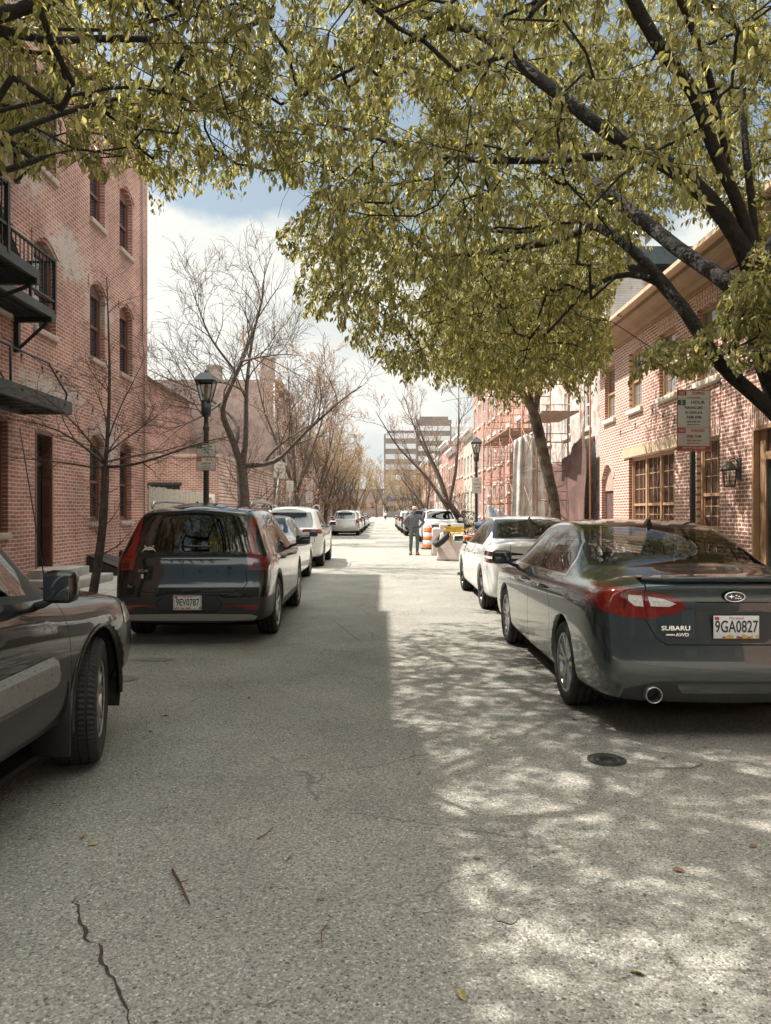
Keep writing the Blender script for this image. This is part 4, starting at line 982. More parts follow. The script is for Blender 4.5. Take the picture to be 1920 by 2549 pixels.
# ---------------------------------------------------------------- the dark grey saloon, nearest on the right
paintLeg = car_paint('paint_graphite', (.052, .068, .074), .72, .24, dirt=.38)
sedan = dict(L=4.80, W=1.84, endround=.62, tumble=.925, wr=.335, wheels=(1.04, 3.79), rimr=.235,
    rear=(0, .90, .26, .98, .62, 1.07, 1.10), yrear=interp([(.2, .10), (.30, .03), (.42, .0), (.60, .0), (.67, .045), (.98, .07), (1.05, .04), (1.10, .10)]),
    front=(0, .86, .22, .72, .60, .78, .82), yfront=interp([(.2, .08), (.35, .02), (.55, .0), (.70, .10), (.80, .22)]),
    st=[(.28, .915, .24, .99, .66, 1.085, 1.115), (.62, .92, .20, .985, .67, 1.08, 1.12), (.90, .92, .19, .98, .66, 1.10, 1.15), (1.30, .92, .18, .965, .625, 1.315, 1.35), (1.70, .92, .18, .95, .61, 1.42, 1.46), (2.20, .92, .18, .94, .61, 1.445, 1.49),
        (2.75, .92, .18, .93, .60, 1.43, 1.48), (3.15, .92, .18, .92, .60, 1.34, 1.39), (3.60, .92, .18, .91, .66, 1.09, 1.13), (3.85, .92, .19, .90, .67, .97, 1.00), (4.25, .91, .20, .86, .66, .90, .94), (4.58, .89, .21, .79, .64, .83, .87)])
def build_sedan(c, paint, lens, full=True, wtint=None, chrome_line=True, rimm=rimS, spokes=5, dark_glass=False, style='split', hand=None):
    gl = 'glass'
    # side glass: rear door quarter, rear door, front door
    c.arches(.375)
    wq = [[(1.28, 1.04), (1.60, 1.03), (1.60, 1.345), (1.45, 1.285), (1.33, 1.18)], [(1.63, 1.03), (2.38, 1.02), (2.42, 1.40), (2.0, 1.405), (1.63, 1.355)], [(2.47, 1.02), (3.42, 1.00), (3.36, 1.06), (2.98, 1.285), (2.80, 1.355), (2.51, 1.395)]]
    for s in (1, -1):
        cd_ = lambda q, s=s: q.x*s > .42
        c.cut('chrome', 'x', [(1.22, 1.015), (3.55, .975), (3.46, 1.06), (3.0, 1.33), (2.80, 1.395), (2.45, 1.437), (2.0, 1.443), (1.62, 1.395), (1.38, 1.30), (1.24, 1.16)], cd_)
        c.cut('trim', 'x', [(1.25, 1.03), (3.50, .99), (3.42, 1.05), (2.98, 1.31), (2.78, 1.375), (2.45, 1.417), (2.0, 1.425), (1.62, 1.377), (1.40, 1.285), (1.27, 1.16)], cd_, only=('chrome',))
        for w in wq: c.cut(gl, 'x', w, cd_, only=('trim',))
        # door cuts
        c.seam('x', [(1.72, 1.0), (1.62, .86), (1.50, .74), (1.47, .60), (1.52, .30), (1.55, .22)], cd_); c.seam('x', [(2.44, 1.02), (2.42, .60), (2.44, .22)], cd_)
        c.seam('x', [(3.52, .99), (3.42, .80), (3.40, .45), (3.42, .22)], cd_); c.seam('x', [(1.5, .235), (3.45, .235)], cd_, w=.004)
        c.seam('x', [(3.55, .96), (4.1, .90)], cd_, w=.004)
        c.cut('seam', 'x', [(.55, .86), (.56, .86), (.56, 1.0), (.55, 1.0)], lambda q: False)
    # rear window and windscreen seen along the car
    zc = lambda q: q.z > 1.03 and .62 < q.y < 1.95
    c.cut('trim', 'y', [(-.71, 1.125), (.71, 1.125), (.66, 1.28), (.56, 1.43), (-.56, 1.43), (-.66, 1.28)], zc, only=('body',))
    c.cut('rglass', 'y', [(-.675, 1.14), (.675, 1.14), (.628, 1.28), (.53, 1.418), (-.53, 1.418), (-.628, 1.28)], zc, only=('trim',))
    zf = lambda q: q.z > 1.0 and q.y > 2.8
    c.cut('trim', 'y', [(-.68, 1.06), (.68, 1.06), (.62, 1.25), (.52, 1.44), (-.52, 1.44), (-.62, 1.25)], zf, only=('body',))
    c.cut('fglass', 'y', [(-.64, 1.075), (.64, 1.075), (.585, 1.25), (.49, 1.425), (-.49, 1.425), (-.585, 1.25)], zf, only=('trim',))
c = Car('parked_sedan', sedan, 'dark grey sedan parked nearest on the right with tree shade across its boot', 'car', (2.37, 4.86, 0))
build_sedan(c, paintLeg, None)
rr = lambda q: q.y < .5
# tail lamps: outer half on the wing, inner half on the boot lid
for s in (1, -1):
    T = lambda P: [(x*s, z) for x, z in P]
    out = T([(.95, 1.045), (.70, 1.03), (.60, 1.015), (.585, .825), (.72, .832), (.86, .87), (.95, .95)])
    inn = T([(.596, 1.015), (.45, .99), (.35, .955), (.318, .895), (.40, .850), (.48, .852), (.53, .825), (.58, .822)])
    c.cut('lens', 'y', out, lambda q: q.y < .46); c.cut('lens2', 'y', inn, rr)
    c.cut('clear', 'y', T([(.70, .985), (.61, .98), (.60, .905), (.66, .91), (.70, .945)]), rr, only=('lens',)); c.cut('lensdk', 'y', T([(.735, 1.01), (.715, 1.01), (.715, .88), (.735, .88)]), rr, only=('lens',))
    c.cut('clear', 'y', T([(.572, .975), (.46, .955), (.385, .925), (.43, .904), (.555, .908)]), rr, only=('lens2',))
c.seam('y', [(-.59, 1.08), (-.59, .82), (-.53, .70), (-.46, .655), (.46, .655), (.53, .70), (.59, .82), (.59, 1.08)], lambda q: q.y < .3)
c.cut('lid2', 'y', [(-.25, .875), (.25, .875), (.25, .70), (.19, .668), (-.19, .668), (-.25, .70)], rr, only=('body',))
c.seam('y', [(-.245, .935), (.245, .935)], lambda q: q.y < .2, w=.0035)
c.cut('dark', 'y', [(-.74, .36), (-.52, .415), (.52, .415), (.74, .36), (.78, .20), (-.78, .20)], rr, only=('body',))
c.cut('lip', 'y', [(-.40, .395), (.40, .395), (.36, .33), (-.36, .33)], rr, only=('dark',))
c.seam('z', [(-.655, .3), (-.66, .55), (-.66, .80)], lambda q: q.z > .95, w=.004); c.seam('z', [(.655, .3), (.66, .55), (.66, .80)], lambda q: q.z > .95, w=.004)
seamM = pmat('shut_line', (.006, .006, .006), .9)
lidG = pmat('plate_recess', (.035, .040, .042), .4, .4)
o = c.finish(dict(body=paintLeg, seam=seamM, trim=plasG, chrome=chrome, glass=glassCar, rglass=glassCar, fglass=glassCar, lens=lensR, lens2=lensR, lensdk=lensR2, clear=lensC, dark=plasB, lip=paintLeg, lid2=lidG),
    [('window', ['glass'], 0), ('rear_window', ['rglass'], 0), ('windscreen', ['fglass'], 0), ('taillight', ['lens', 'lensdk', 'clear', 'lens2'], .004)])
c.wells(.385)
for y in sedan['wheels']:
    for s in (1, -1): c.wheel(y, s, rimS, 5, style='split')
c.seats([(1.55, (-.36, .36), 22), (2.55, (-.37, .37), 18)], .42, 1.20)
m = MB(); m.box(-.66, .66, .80, 1.36, 1.02, 1.06, seatM); m.build('parcel_shelf', c.t)
m = MB(); m.lathe([(.17, -.012), (.185, 0), (.17, .012)], plasB, 24, Matrix.Translation((-.37, 3.12, 1.03)) @ Matrix.Rotation(R(60), 4, 'X')); m.build('steering_wheel', c.t)
c.mirror(-1, 3.28, 1.045, plasB, .21, .15); c.mirror(1, 3.28, 1.045, plasB, .21, .15)
for s in (-1, 1):
    for y in (1.80, 2.62): c.handle(s, y, .875, .912, paintLeg)
c.plate('9GA0827', .024, .775)
m = MB()     # fin aerial
m.add([(-.03, 0, 0), (.03, 0, 0), (.012, .15, 0), (-.012, .15, 0), (-.004, -.02, .065), (.004, -.02, .065), (.004, .03, .06), (-.004, .03, .06)], [(0, 1, 5, 4), (1, 2, 6, 5), (2, 3, 7, 6), (3, 0, 4, 7), (4, 5, 6, 7)], plasB); a = m.build('aerial', c.t); a.location = (0, 1.62, 1.425)
m = MB(); m.lathe([(.045, .10), (.047, -.02), (.052, -.028), (.056, -.02), (.054, .02), (.052, .14)], chromeD, 28, Matrix.Translation((-.565, .0, .33)), axis='y'); m.lathe([(0, .10), (.046, .10)], dark, 20, Matrix.Translation((-.565, .0, .33)), axis='y'); m.build('exhaust_pipe', c.t)
# oval badge with six stars
m = MB(); el = lambda rx, rz, y, n=28: [(rx*math.cos(2*math.pi*k/n), y, rz*math.sin(2*math.pi*k/n)) for k in range(n)]
n = 28; A, B, C_, D = el(.072, .037, .0), el(.072, .037, -.008), el(.062, .030, -.011), el(.060, .028, -.006); vs = A+B+C_+D
m.add(vs, [(j*n+k, j*n+(k+1) % n, (j+1)*n+(k+1) % n, (j+1)*n+k) for j in range(3) for k in range(n)], chrome, True); m.add(D, [list(range(n))], pmat('badge_blue', (.02, .03, .07), .3))
def star(cx, cz, r):
    P = [(cx+(r if k % 2 == 0 else r*.38)*math.sin(math.pi*k/4), cz+(r*(1.35 if k % 4 == 2 else 1) if k % 2 == 0 else r*.38)*math.cos(math.pi*k/4)) for k in range(8)]
    P = [(cx+(r*(1.5 if k in (2, 6) else 1) if k % 2 == 0 else r*.30)*math.sin(math.pi*k/4), cz+(r if k % 2 == 0 else r*.30)*math.cos(math.pi*k/4)) for k in range(8)]
    m.prism(P, 'y', -.0075, -.0095, chrome)
star(-.026, .002, .017)
for p in ((.008, .010), (.026, .004), (.004, -.008), (.020, -.010), (.036, -.008)): star(*p, .0075)
bd = m.build('badge', c.t); m = MB(); xs_ = np.linspace(-.60, .60, 17); V = []
for (y, z) in ((.15, 1.098), (.02, 1.112), (.012, 1.103), (.05, 1.075)): V += [(x, y+.10*(x/.6)**4, z-.012*(x/.6)**2) for x in xs_]
m.add(V, [(r*17+i, r*17+i+1, (r+1)*17+i+1, (r+1)*17+i) for r in range(3) for i in range(16)], paintLeg, True); m.build('boot_lip', c.t); bd.location = (0, .046, .975)
text_mesh('SUBARU', .042, chrome, c.t, Matrix.Translation((-.40, .034, .765)) @ FACE_BACK, 'lettering', .002, sx=1.25, bold=.001)
text_mesh('AWD', .030, chrome, c.t, Matrix.Translation((-.36, .026, .723)) @ FACE_BACK, 'lettering', .002, sx=1.2, bold=.001)
m = MB(); m.box(-.47, -.41, .024, .028, .719, .728, chrome); m.build('badge_bar', c.t)

# ---------------------------------------------------------------- the dark green crossover with the upright lamps, left
paintV = car_paint('paint_black_green', (.004, .009, .008), .2, .25, dirt=.03)
suv = dict(L=4.42, W=1.86, wr=.36, wheels=(.95, 3.65), rimr=.255, tumble=.935, endround=.6,
    rear=(0, .905, .26, 1.03, .64, 1.51, 1.575), yrear=interp([(.2, .10), (.30, .03), (.55, .0), (.70, .03), (.78, .10), (1.02, .12), (1.12, .17), (1.40, .31), (1.50, .34), (1.60, .36)]),
    front=(0, .86, .24, .82, .66, .92, .96), yfront=interp([(.2, .10), (.35, .02), (.6, .0), (.85, .06), (.95, .16)]),
    st=[(.30, .915, .25, 1.06, .67, 1.52, 1.59), (.62, .925, .22, 1.06, .68, 1.55, 1.62), (1.05, .93, .21, 1.05, .68, 1.57, 1.635), (1.6, .93, .21, 1.02, .675, 1.575, 1.64), (2.2, .93, .21, 1.0, .67, 1.565, 1.63),
        (2.62, .93, .21, .99, .645, 1.48, 1.59), (2.95, .93, .21, .98, .66, 1.36, 1.44), (3.28, .93, .22, .975, .70, 1.10, 1.16), (3.5, .925, .22, .97, .72, 1.04, 1.08), (3.9, .92, .23, .94, .70, 1.0, 1.04), (4.2, .895, .23, .88, .68, .95, .99)])
suv['lean'] = lambda y, z: max(0, (.62-y)/.62)*max(0, z-1.0)*.55
c = Car('parked_crossover', suv, 'dark green compact crossover seen from behind with tall red tail lamps, parked on the left', 'car', (-2.22, 8.42, 0), R(.8))
c.arches(.405)
for s in (1, -1):
    cd_ = lambda q, s=s: q.x*s > .42
    c.cut('trim', 'x', [(.72, 1.14), (1.0, 1.075), (1.7, 1.06), (3.28, 1.015), (3.20, 1.10), (2.95, 1.30), (2.65, 1.455), (2.2, 1.51), (1.5, 1.515), (1.0, 1.47), (.80, 1.38)], cd_)
    for w in ([(.79, 1.17), (1.18, 1.10), (1.18, 1.455), (1.0, 1.435), (.86, 1.36)], [(1.23, 1.095), (2.02, 1.085), (2.05, 1.485), (1.6, 1.49), (1.23, 1.465)], [(2.11, 1.08), (3.12, 1.045), (2.90, 1.27), (2.62, 1.425), (2.15, 1.48)]): c.cut('glass', 'x', w, cd_, only=('trim',))
    c.seam('x', [(1.28, 1.06), (1.26, .86), (1.36, .68), (1.40, .42)], cd_); c.seam('x', [(2.08, 1.06), (2.10, .70), (2.08, .42)], cd_); c.seam('x', [(3.24, 1.0), (3.18, .80), (3.16, .42)], cd_)
    # unpainted sill and arch cladding
    c.cut('clad', 'x', [(.0, .2), (4.5, .2), (4.5, .40), (0, .40)], cd_, only=('body',))
    for yw in suv['wheels']: c.cut('clad', 'x', [(yw+.47*math.cos(2*math.pi*k/32), .375+.46*math.sin(2*math.pi*k/32)) for k in range(32)], cd_, only=('body',))
    T = lambda P: [(x*s, z) for x, z in P]
    c.cut('lens', 'y', T([(.98, .985), (.80, 1.03), (.735, 1.16), (.70, 1.48), (.63, 1.48), (.64, 1.25), (.64, 1.03), (.67, .865), (.98, .865)]), lambda q: q.y < .62)
    c.cut('lensdk', 'y', T([(.90, .945), (.72, .955), (.70, .89), (.88, .885)]), lambda q: q.y < .6, only=('lens',))
    c.cut('lens', 'y', T([(.80, .475), (.40, .475), (.40, .455), (.62, .452), (.66, .418), (.80, .418)]), lambda q: q.y < .4)
    c.seam('y', T([(.64, .86), (.66, .72), (.60, .64), (.50, .62)]), lambda q: q.y < .3)
c.seam('y', [(-.50, .62), (.50, .62)], lambda q: q.y < .3)
rw = lambda q: q.y < .9
c.cut('rglass', 'y', [(-.66, 1.085), (.66, 1.085), (.63, 1.25), (.61, 1.42), (.57, 1.50), (-.57, 1.50), (-.61, 1.42), (-.63, 1.25)], lambda q: q.y < .75 and q.z > 1.0)
c.cut('clad', 'y', [(-1, .56), (-.40, .555), (-.32, .58), (.32, .58), (.40, .555), (1, .56), (1, .2), (-1, .2)], lambda q: q.y < .55, only=('body',))
c.seam('y', [(-.30, .575), (-.38, .49), (-.32, .40), (.32, .40), (.38, .49), (.30, .575)], rw, w=.006, only=('clad',))
c.cut('skid', 'y', [(-.78, .335), (-.70, .36), (0, .37), (.70, .36), (.78, .335), (.74, .285), (-.74, .285)], lambda q: q.y < .4, only=('clad',))
c.cut('fglass', 'y', [(-.66, 1.12), (.66, 1.12), (.60, 1.46), (.50, 1.54), (-.50, 1.54), (-.60, 1.46)], lambda q: q.y > 2.6 and q.z > 1.05, only=('body',))
c.finish(dict(body=paintV, seam=seamM, trim=plasG, glass=glassDk, rglass=glassDk, fglass=glassDk, lens=lensR, lensdk=lensR2, clad=plasB, skid=chromeD),
    [('window', ['glass'], 0), ('rear_window', ['rglass'], 0), ('windscreen', ['fglass'], 0), ('taillight', ['lens', 'lensdk'], .006)])
c.wells(.415)
for y in suv['wheels']:
    for s in (1, -1): c.wheel(y, s, rimS, 5, style='plain', tw=.235)
m = MB(); xs_ = np.linspace(-.60, .60, 13); V = []
for (y, z, sx_) in ((.335, 1.490, .93), (.325, 1.508, .94), (.50, 1.585, .97), (.72, 1.628, 1.0), (.74, 1.60, 1.0)): V += [(x*sx_, y+.06*(x/.6)**4, z+.035-.115*(x/.6)**2) for x in xs_]
m.add(V, [(r*13+i, r*13+i+1, (r+1)*13+i+1, (r+1)*13+i) for r in range(4) for i in range(12)]+[(52+i, 52+i+1, i+1, i) for i in range(12)], plasG, True); m.build('spoiler', c.t)
for s in (-1, 1):
    m = MB(); m.tube([(s*.60, .62, 1.60), (s*.615, .72, 1.665), (s*.62, 1.2, 1.69), (s*.62, 2.1, 1.685), (s*.615, 2.45, 1.655), (s*.60, 2.58, 1.59)], [.018, .022, .022, .022, .022, .016], chromeD, 8); m.build('roof_rail', c.t)
m = MB(); m.tube([(-.02, .30, 1.16), (.32, .295, 1.13)], .016, plasG, 8); m.bbox(-.14, .22, .17, .24, 1.12, 1.155, plasG, .012); m.build('wiper', c.t)
m = MB(); m.add([(-.03, 0, 0), (.03, 0, 0), (.012, .15, 0), (-.012, .15, 0), (-.004, -.02, .05), (.004, -.02, .05), (.004, .03, .045), (-.004, .03, .045)], [(0, 1, 5, 4), (1, 2, 6, 5), (2, 3, 7, 6), (3, 0, 4, 7), (4, 5, 6, 7)], plasB); a = m.build('aerial', c.t); a.location = (-.1, .85, 1.635)
c.plate('9EV0787', -.012, .505, -.01, frame=pmat('plate_frame_chrome', (.62, .62, .6), .3, .7))
for k, ch in enumerate('VOLVO'): text_mesh(ch, .052, chrome, c.t, Matrix.Translation((-.24+.12*k, .062, .985)) @ FACE_BACK, 'lettering', .003, sx=1.15, bold=.001)
text_mesh('XC40', .045, chromeD, c.t, Matrix.Translation((-.54, .052, .865)) @ FACE_BACK, 'lettering', .002, sx=1.1); text_mesh('T5', .042, chrome, c.t, Matrix.Translation((.45, .060, .90)) @ FACE_BACK, 'lettering', .002, sx=1.2)
m = MB(); m.lathe([(0, .0), (.016, .0), (.016, .004), (0, .004)], whiteP, 12, Matrix.Translation((-.55, .055, .79)), axis='y'); m.lathe([(0, .0), (.016, .0), (.016, .004), (0, .004)], whiteP, 12, Matrix.Translation((-.55, .055, .812)), axis='y'); m.build('sticker', c.t)
m = MB()       # little crab decal low in the rear window
m.add([(-.50+.05*math.cos(a)*(1+.1*math.sin(5*a)), .150, 1.12+.022*math.sin(a)) for a in np.linspace(0, 2*math.pi, 18)[:-1]], [list(range(17))], pmat('decal_red_white', (.62, .45, .35), .6, noise=(60, .7)))
for sx_ in (-1, 1):
    for k in range(3): m.tube([(-.50+sx_*.03, .148, 1.115), (-.50+sx_*(.055+.008*k), .148, 1.118-.012*k), (-.50+sx_*(.065+.006*k), .148, 1.10-.012*k)], .004, whiteP, 5)
    m.tube([(-.50+sx_*.03, .152, 1.13), (-.50+sx_*.055, .155, 1.148), (-.50+sx_*.045, .158, 1.155)], .005, whiteP, 5)
m.build('decal', c.t)
c.seats([(1.35, (-.36, .36), 14), (2.3, (-.37, .37), 12)], .62, 1.38)
c.mirror(-1, 2.85, 1.13, plasG, .22, .15); c.mirror(1, 2.85, 1.13, plasG, .22, .15)
for s in (-1, 1):
    for y in (1.42, 2.28): c.handle(s, y, .94, .925, plasG)

# ---------------------------------------------------------------- generic saloon and wagon for the rest of the street
def quick_sedan(name, label, paint, loc, rz=0, group=None, sc_=1.0, levels=2, lens=lensR, glass=glassDk, rim=rimS, extra=None, facing=False, spo=5):
    c = Car(name, sedan, label, 'car', loc, rz, group, levels=levels)
    build_sedan(c, paint, None)
    for s in (1, -1):
        T = lambda P: [(x*s, z) for x, z in P]
        if extra == 'twin':
            c.cut('lensdk', 'y', T([(.98, .955), (.62, .955), (.40, .93), (.40, .912), (.98, .885)]), lambda q: q.y < .60); c.cut('lensdk', 'y', T([(.98, .845), (.40, .862), (.44, .838), (.62, .80), (.98, .79)]), lambda q: q.y < .60)
        else: c.cut('lens', 'y', T([(.98, .95), (.60, .95), (.42, .90), (.42, .82), (.60, .80), (.98, .84)]), lambda q: q.y < .42)
        c.cut('clear', 'y', T([(.95, .74), (.52, .70), (.50, .62), (.62, .60), (.95, .67)]), lambda q: q.y > c.L-.5)
    c.seam('y', [(-.59, 1.06), (-.59, .74), (-.50, .58), (.50, .58), (.59, .74), (.59, 1.06)], lambda q: q.y < .3)
    c.cut('dark', 'y', [(-.78, .36), (.78, .36), (.74, .20), (-.74, .20)], lambda q: q.y < .4, only=('body',))
    c.cut('dark', 'y', [(-.46, .66), (.46, .66), (.40, .38), (-.40, .38)], lambda q: q.y > c.L-.4, only=('body',))
    c.finish(dict(body=paint, seam=seamM, trim=plasG, chrome=chrome if extra != 'twin' else plasG, glass=glass, rglass=glass, fglass=glassCar if facing else glass, lens=lens, lensdk=lensR2, clear=lensC, dark=plasB),
        [('window', ['glass'], 0), ('rear_window', ['rglass'], 0), ('windscreen', ['fglass'], 0), ('taillight', ['lens', 'lensdk'], .004), ('headlight', ['clear'], .004)])
    c.wells(.385)
    for y in sedan['wheels']:
        for s in (1, -1): c.wheel(y, s, rim, spo, style='split' if extra != 'twin' else 'turbine')
    c.seats([(1.55, (-.36, .36), 22), (2.55, (-.37, .37), 18)], .42, 1.20, seatG)
    for s in (-1, 1):
        c.mirror(s, 3.28, 1.045, paint if extra == 'twin' else plasB, .20, .14)
        for y in (1.80, 2.62): c.handle(s, y, .875, .912, paint if extra != 'twin' else chrome)
    c.plate(None, .015, .69 if extra != 'twin' else .42, 0, None)
    return c
suv2 = dict(L=4.62, W=1.88, wr=.37, wheels=(.92, 3.72), rimr=.25, tumble=.92, endround=.8,
    rear=(0, .89, .30, 1.06, .66, 1.55, 1.66), yrear=interp([(.2, .10), (.40, .0), (.66, .0), (.74, .07), (1.06, .09), (1.12, .13), (1.50, .32), (1.66, .36)]),
    front=(0, .88, .28, .88, .70, 1.02, 1.06), yfront=interp([(.2, .08), (.4, .0), (.7, .0), (1.0, .08)]),
    st=[(.32, .925, .29, 1.08, .69, 1.56, 1.69), (.62, .935, .26, 1.08, .70, 1.58, 1.715), (1.1, .94, .25, 1.07, .70, 1.60, 1.73), (1.7, .94, .25, 1.05, .70, 1.60, 1.735), (2.3, .94, .25, 1.04, .69, 1.59, 1.72),
        (2.7, .94, .25, 1.03, .69, 1.54, 1.66), (3.0, .94, .25, 1.02, .70, 1.40, 1.48), (3.32, .94, .26, 1.01, .73, 1.17, 1.22), (3.6, .935, .26, 1.0, .74, 1.10, 1.14), (4.0, .93, .27, .98, .73, 1.07, 1.11), (4.35, .91, .27, .93, .71, 1.03, 1.07)])
suv2['lean'] = lambda y, z: max(0, (.62-y)/.62)*max(0, z-1.05)*.5
def quick_suv(name, label, paint, loc, rz=0, group=None, levels=2, glass=glassDk, rim=rimS, bumper=None, lamp='low', scale=1.0, plate=True, cat='car', ra=.415):
    c = Car(name, suv2, label, cat, loc, rz, group, levels=levels)
    c.arches(ra)
    for s in (1, -1):
        cd_ = lambda q, s=s: q.x*s > .45
        c.cut('trim', 'x', [(.70, 1.13), (3.30, 1.06), (3.22, 1.16), (2.98, 1.36), (2.70, 1.53), (2.2, 1.585), (1.0, 1.57), (.86, 1.50)], cd_)
        for w in ([(.78, 1.17), (1.20, 1.155), (1.20, 1.535), (1.0, 1.535), (.90, 1.48)], [(1.25, 1.155), (2.05, 1.13), (2.08, 1.545), (1.25, 1.54)], [(2.13, 1.13), (3.16, 1.09), (2.94, 1.33), (2.66, 1.50), (2.17, 1.545)]): c.cut('glass', 'x', w, cd_, only=('trim',))
        c.seam('x', [(1.24, 1.11), (1.24, .90), (1.36, .70), (1.40, .32)], cd_, w=.006); c.seam('x', [(2.1, 1.08), (2.12, .32)], cd_, w=.006); c.seam('x', [(3.28, 1.04), (3.22, .32)], cd_, w=.006)
        T = lambda P: [(x*s, z) for x, z in P]
        if lamp == 'low':   # wide lamp reaching onto the tailgate
            c.cut('lens', 'y', T([(.98, 1.08), (.42, 1.08), (.36, 1.03), (.40, .965), (.98, .95)]), lambda q: q.y < .48); c.cut('clear', 'y', T([(.80, .992), (.42, .995), (.42, .972), (.80, .968)]), lambda q: q.y < .48, only=('lens',))
        else: c.cut('lens', 'y', T([(.98, 1.10), (.70, 1.12), (.72, .84), (.98, .84)]), lambda q: q.y < .40)
        c.cut('clearf', 'y', T([(.95, .98), (.56, .96), (.56, .84), (.95, .84)]), lambda q: q.y > c.L-.45)
    c.cut('rglass', 'y', [(-.66, 1.12), (.66, 1.12), (.66, 1.30), (.60, 1.545), (-.60, 1.545), (-.66, 1.30)], lambda q: q.y < .75 and q.z > 1.0)
    c.cut('fglass', 'y', [(-.70, 1.20), (.70, 1.20), (.62, 1.56), (.50, 1.62), (-.50, 1.62), (-.62, 1.56)], lambda q: q.y > 2.6 and q.z > 1.1, only=('body',))
    c.seam('y', [(-.70, 1.1), (-.72, .72), (-.66, .66), (.66, .66), (.72, .72), (.70, 1.1)], lambda q: q.y < .3, w=.006)
    if bumper: c.cut('bump', 'y', [(-1, .50), (1, .50), (1, .2), (-1, .2)], lambda q: q.y < .45, only=('body',))
    c.cut('dark', 'y', [(-.52, .96), (.52, .96), (.48, .80), (-.48, .80)], lambda q: q.y > c.L-.4, only=('body',)); c.cut('dark', 'y', [(-.70, .58), (.70, .58), (.66, .36), (-.66, .36)], lambda q: q.y > c.L-.4, only=('body',))
    c.finish(dict(body=paint, seam=seamM, trim=plasG, glass=glass, rglass=glass, fglass=glass, lens=lensR, clear=lensC, clearf=lensC, bump=bumper, dark=plasB),
        [('window', ['glass'], 0), ('rear_window', ['rglass'], 0), ('windscreen', ['fglass'], 0), ('taillight', ['lens', 'clear'], .005), ('headlight', ['clearf'], .005)])
    c.wells(ra+.01)
    for y in suv2['wheels']:
        for s in (1, -1): c.wheel(y, s, rim, 5, style='split', tw=.245)
    for s in (-1, 1):
        m = MB(); m.tube([(s*.64, .66, 1.68), (s*.655, .78, 1.735), (s*.66, 1.3, 1.765), (s*.66, 2.2, 1.76), (s*.65, 2.5, 1.72), (s*.64, 2.62, 1.66)], .018, plasB if bumper else chromeD, 6); m.build('roof_rail', c.t)
        c.mirror(s, 2.95, 1.20, paint, .22, .16)
        for y in (1.48, 2.32): c.handle(s, y, .98, .93, paint)
    c.seats([(1.35, (-.36, .36), 14), (2.3, (-.37, .37), 12)], .66, 1.44, seatG)
    if plate: c.plate(None, -.008 if bumper else .06, .58 if bumper else .82, 0, None)
    return c

paintWh = car_paint('paint_white', (.80, .80, .77), 0, .3, dirt=.05); paintWh2 = car_paint('paint_white_suv', (.66, .66, .64), .1, .3, dirt=.2)
paintSi = car_paint('paint_silver', (.40, .42, .43), .6, .3, dirt=.25); paintSi2 = car_paint('paint_champagne', (.50, .48, .44), .5, .3, dirt=.25)
paintBk = car_paint('paint_black', (.012, .012, .013), .2, .25, dirt=.15); paintGr = car_paint('paint_mid_grey', (.16, .165, .17), .5, .3, dirt=.2); paintBl = car_paint('paint_dark_blue', (.02, .035, .07), .4, .3, dirt=.2)
c = quick_sedan('parked_sedan', 'white sporty sedan with split dark red tail lamps, parked ahead of the dark grey one', paintWh, (2.50, 10.75, 0), extra='twin', glass=glass_mat('car_glass_mid', rough=.01, trans=.28), rim=pmat('alloy_graphite', (.14, .14, .14), .3, .8), levels=3)
m = MB(); m.add([(-.03, 0, 0), (.03, 0, 0), (.012, .15, 0), (-.012, .15, 0), (-.004, -.02, .055), (.004, -.02, .055), (.004, .03, .05), (-.004, .03, .05)], [(0, 1, 5, 4), (1, 2, 6, 5), (2, 3, 7, 6), (3, 0, 4, 7), (4, 5, 6, 7)], paintWh); a = m.build('aerial', c.t); a.location = (0, 1.62, 1.425)
quick_sedan('parked_sedan', 'silver sedan tucked between the dark green crossover and the white wagon', paintSi, (-2.62, 13.9, 0), levels=3)
quick_suv('parked_wagon', 'large white wagon with wide red tail lamps, parked third along the left kerb', paintWh2, (-2.58, 20.2, 0), levels=3)
quick_suv('parked_wagon', 'champagne silver wagon standing alone on the left beyond the white one', paintSi2, (-3.0+.6, 48.4, 0), bumper=paintSi2, lamp='tall')
quick_suv('parked_wagon', 'white wagon directly ahead of the champagne silver one on the left', paintWh2, (-2.35, 55.0, 0), lamp='tall', levels=1)
quick_suv('parked_wagon', 'black wagon with dark windows farther up the left kerb', paintBk, (-2.3, 62.0, 0), levels=1)
quick_sedan('parked_sedan', 'silver sedan facing the camera far up the left kerb', paintSi, (-2.3, 76, 0), R(180), levels=1); quick_sedan('parked_sedan', 'small pale sedan far up the left kerb behind the silver one', paintSi2, (-2.3, 86, 0), R(180), levels=1)
quick_suv('parked_wagon', 'white van-like wagon facing the camera behind the orange barrel on the right', paintWh2, (2.9, 39.4, 0), R(180), levels=2, plate=False)
quick_suv('parked_wagon', 'black wagon on the right behind the walking man', paintBk, (2.45, 47.5, 0), levels=2, lamp='tall')
quick_suv('parked_wagon', 'mid grey wagon ahead of the black one far on the right', paintGr, (2.4, 54.2, 0), levels=1, lamp='tall')
quick_suv('parked_wagon', 'white wagon in the distant right hand line of cars', paintWh2, (2.35, 61.4, 0), levels=1, lamp='tall')
quick_suv('parked_wagon', 'dark blue wagon in the distant right hand line of cars', paintBl, (2.4, 69, 0), levels=1, lamp='tall')
quick_sedan('parked_sedan', 'dark sedan at the distant end of the right hand line of cars', paintBk, (2.4, 77, 0), levels=1)

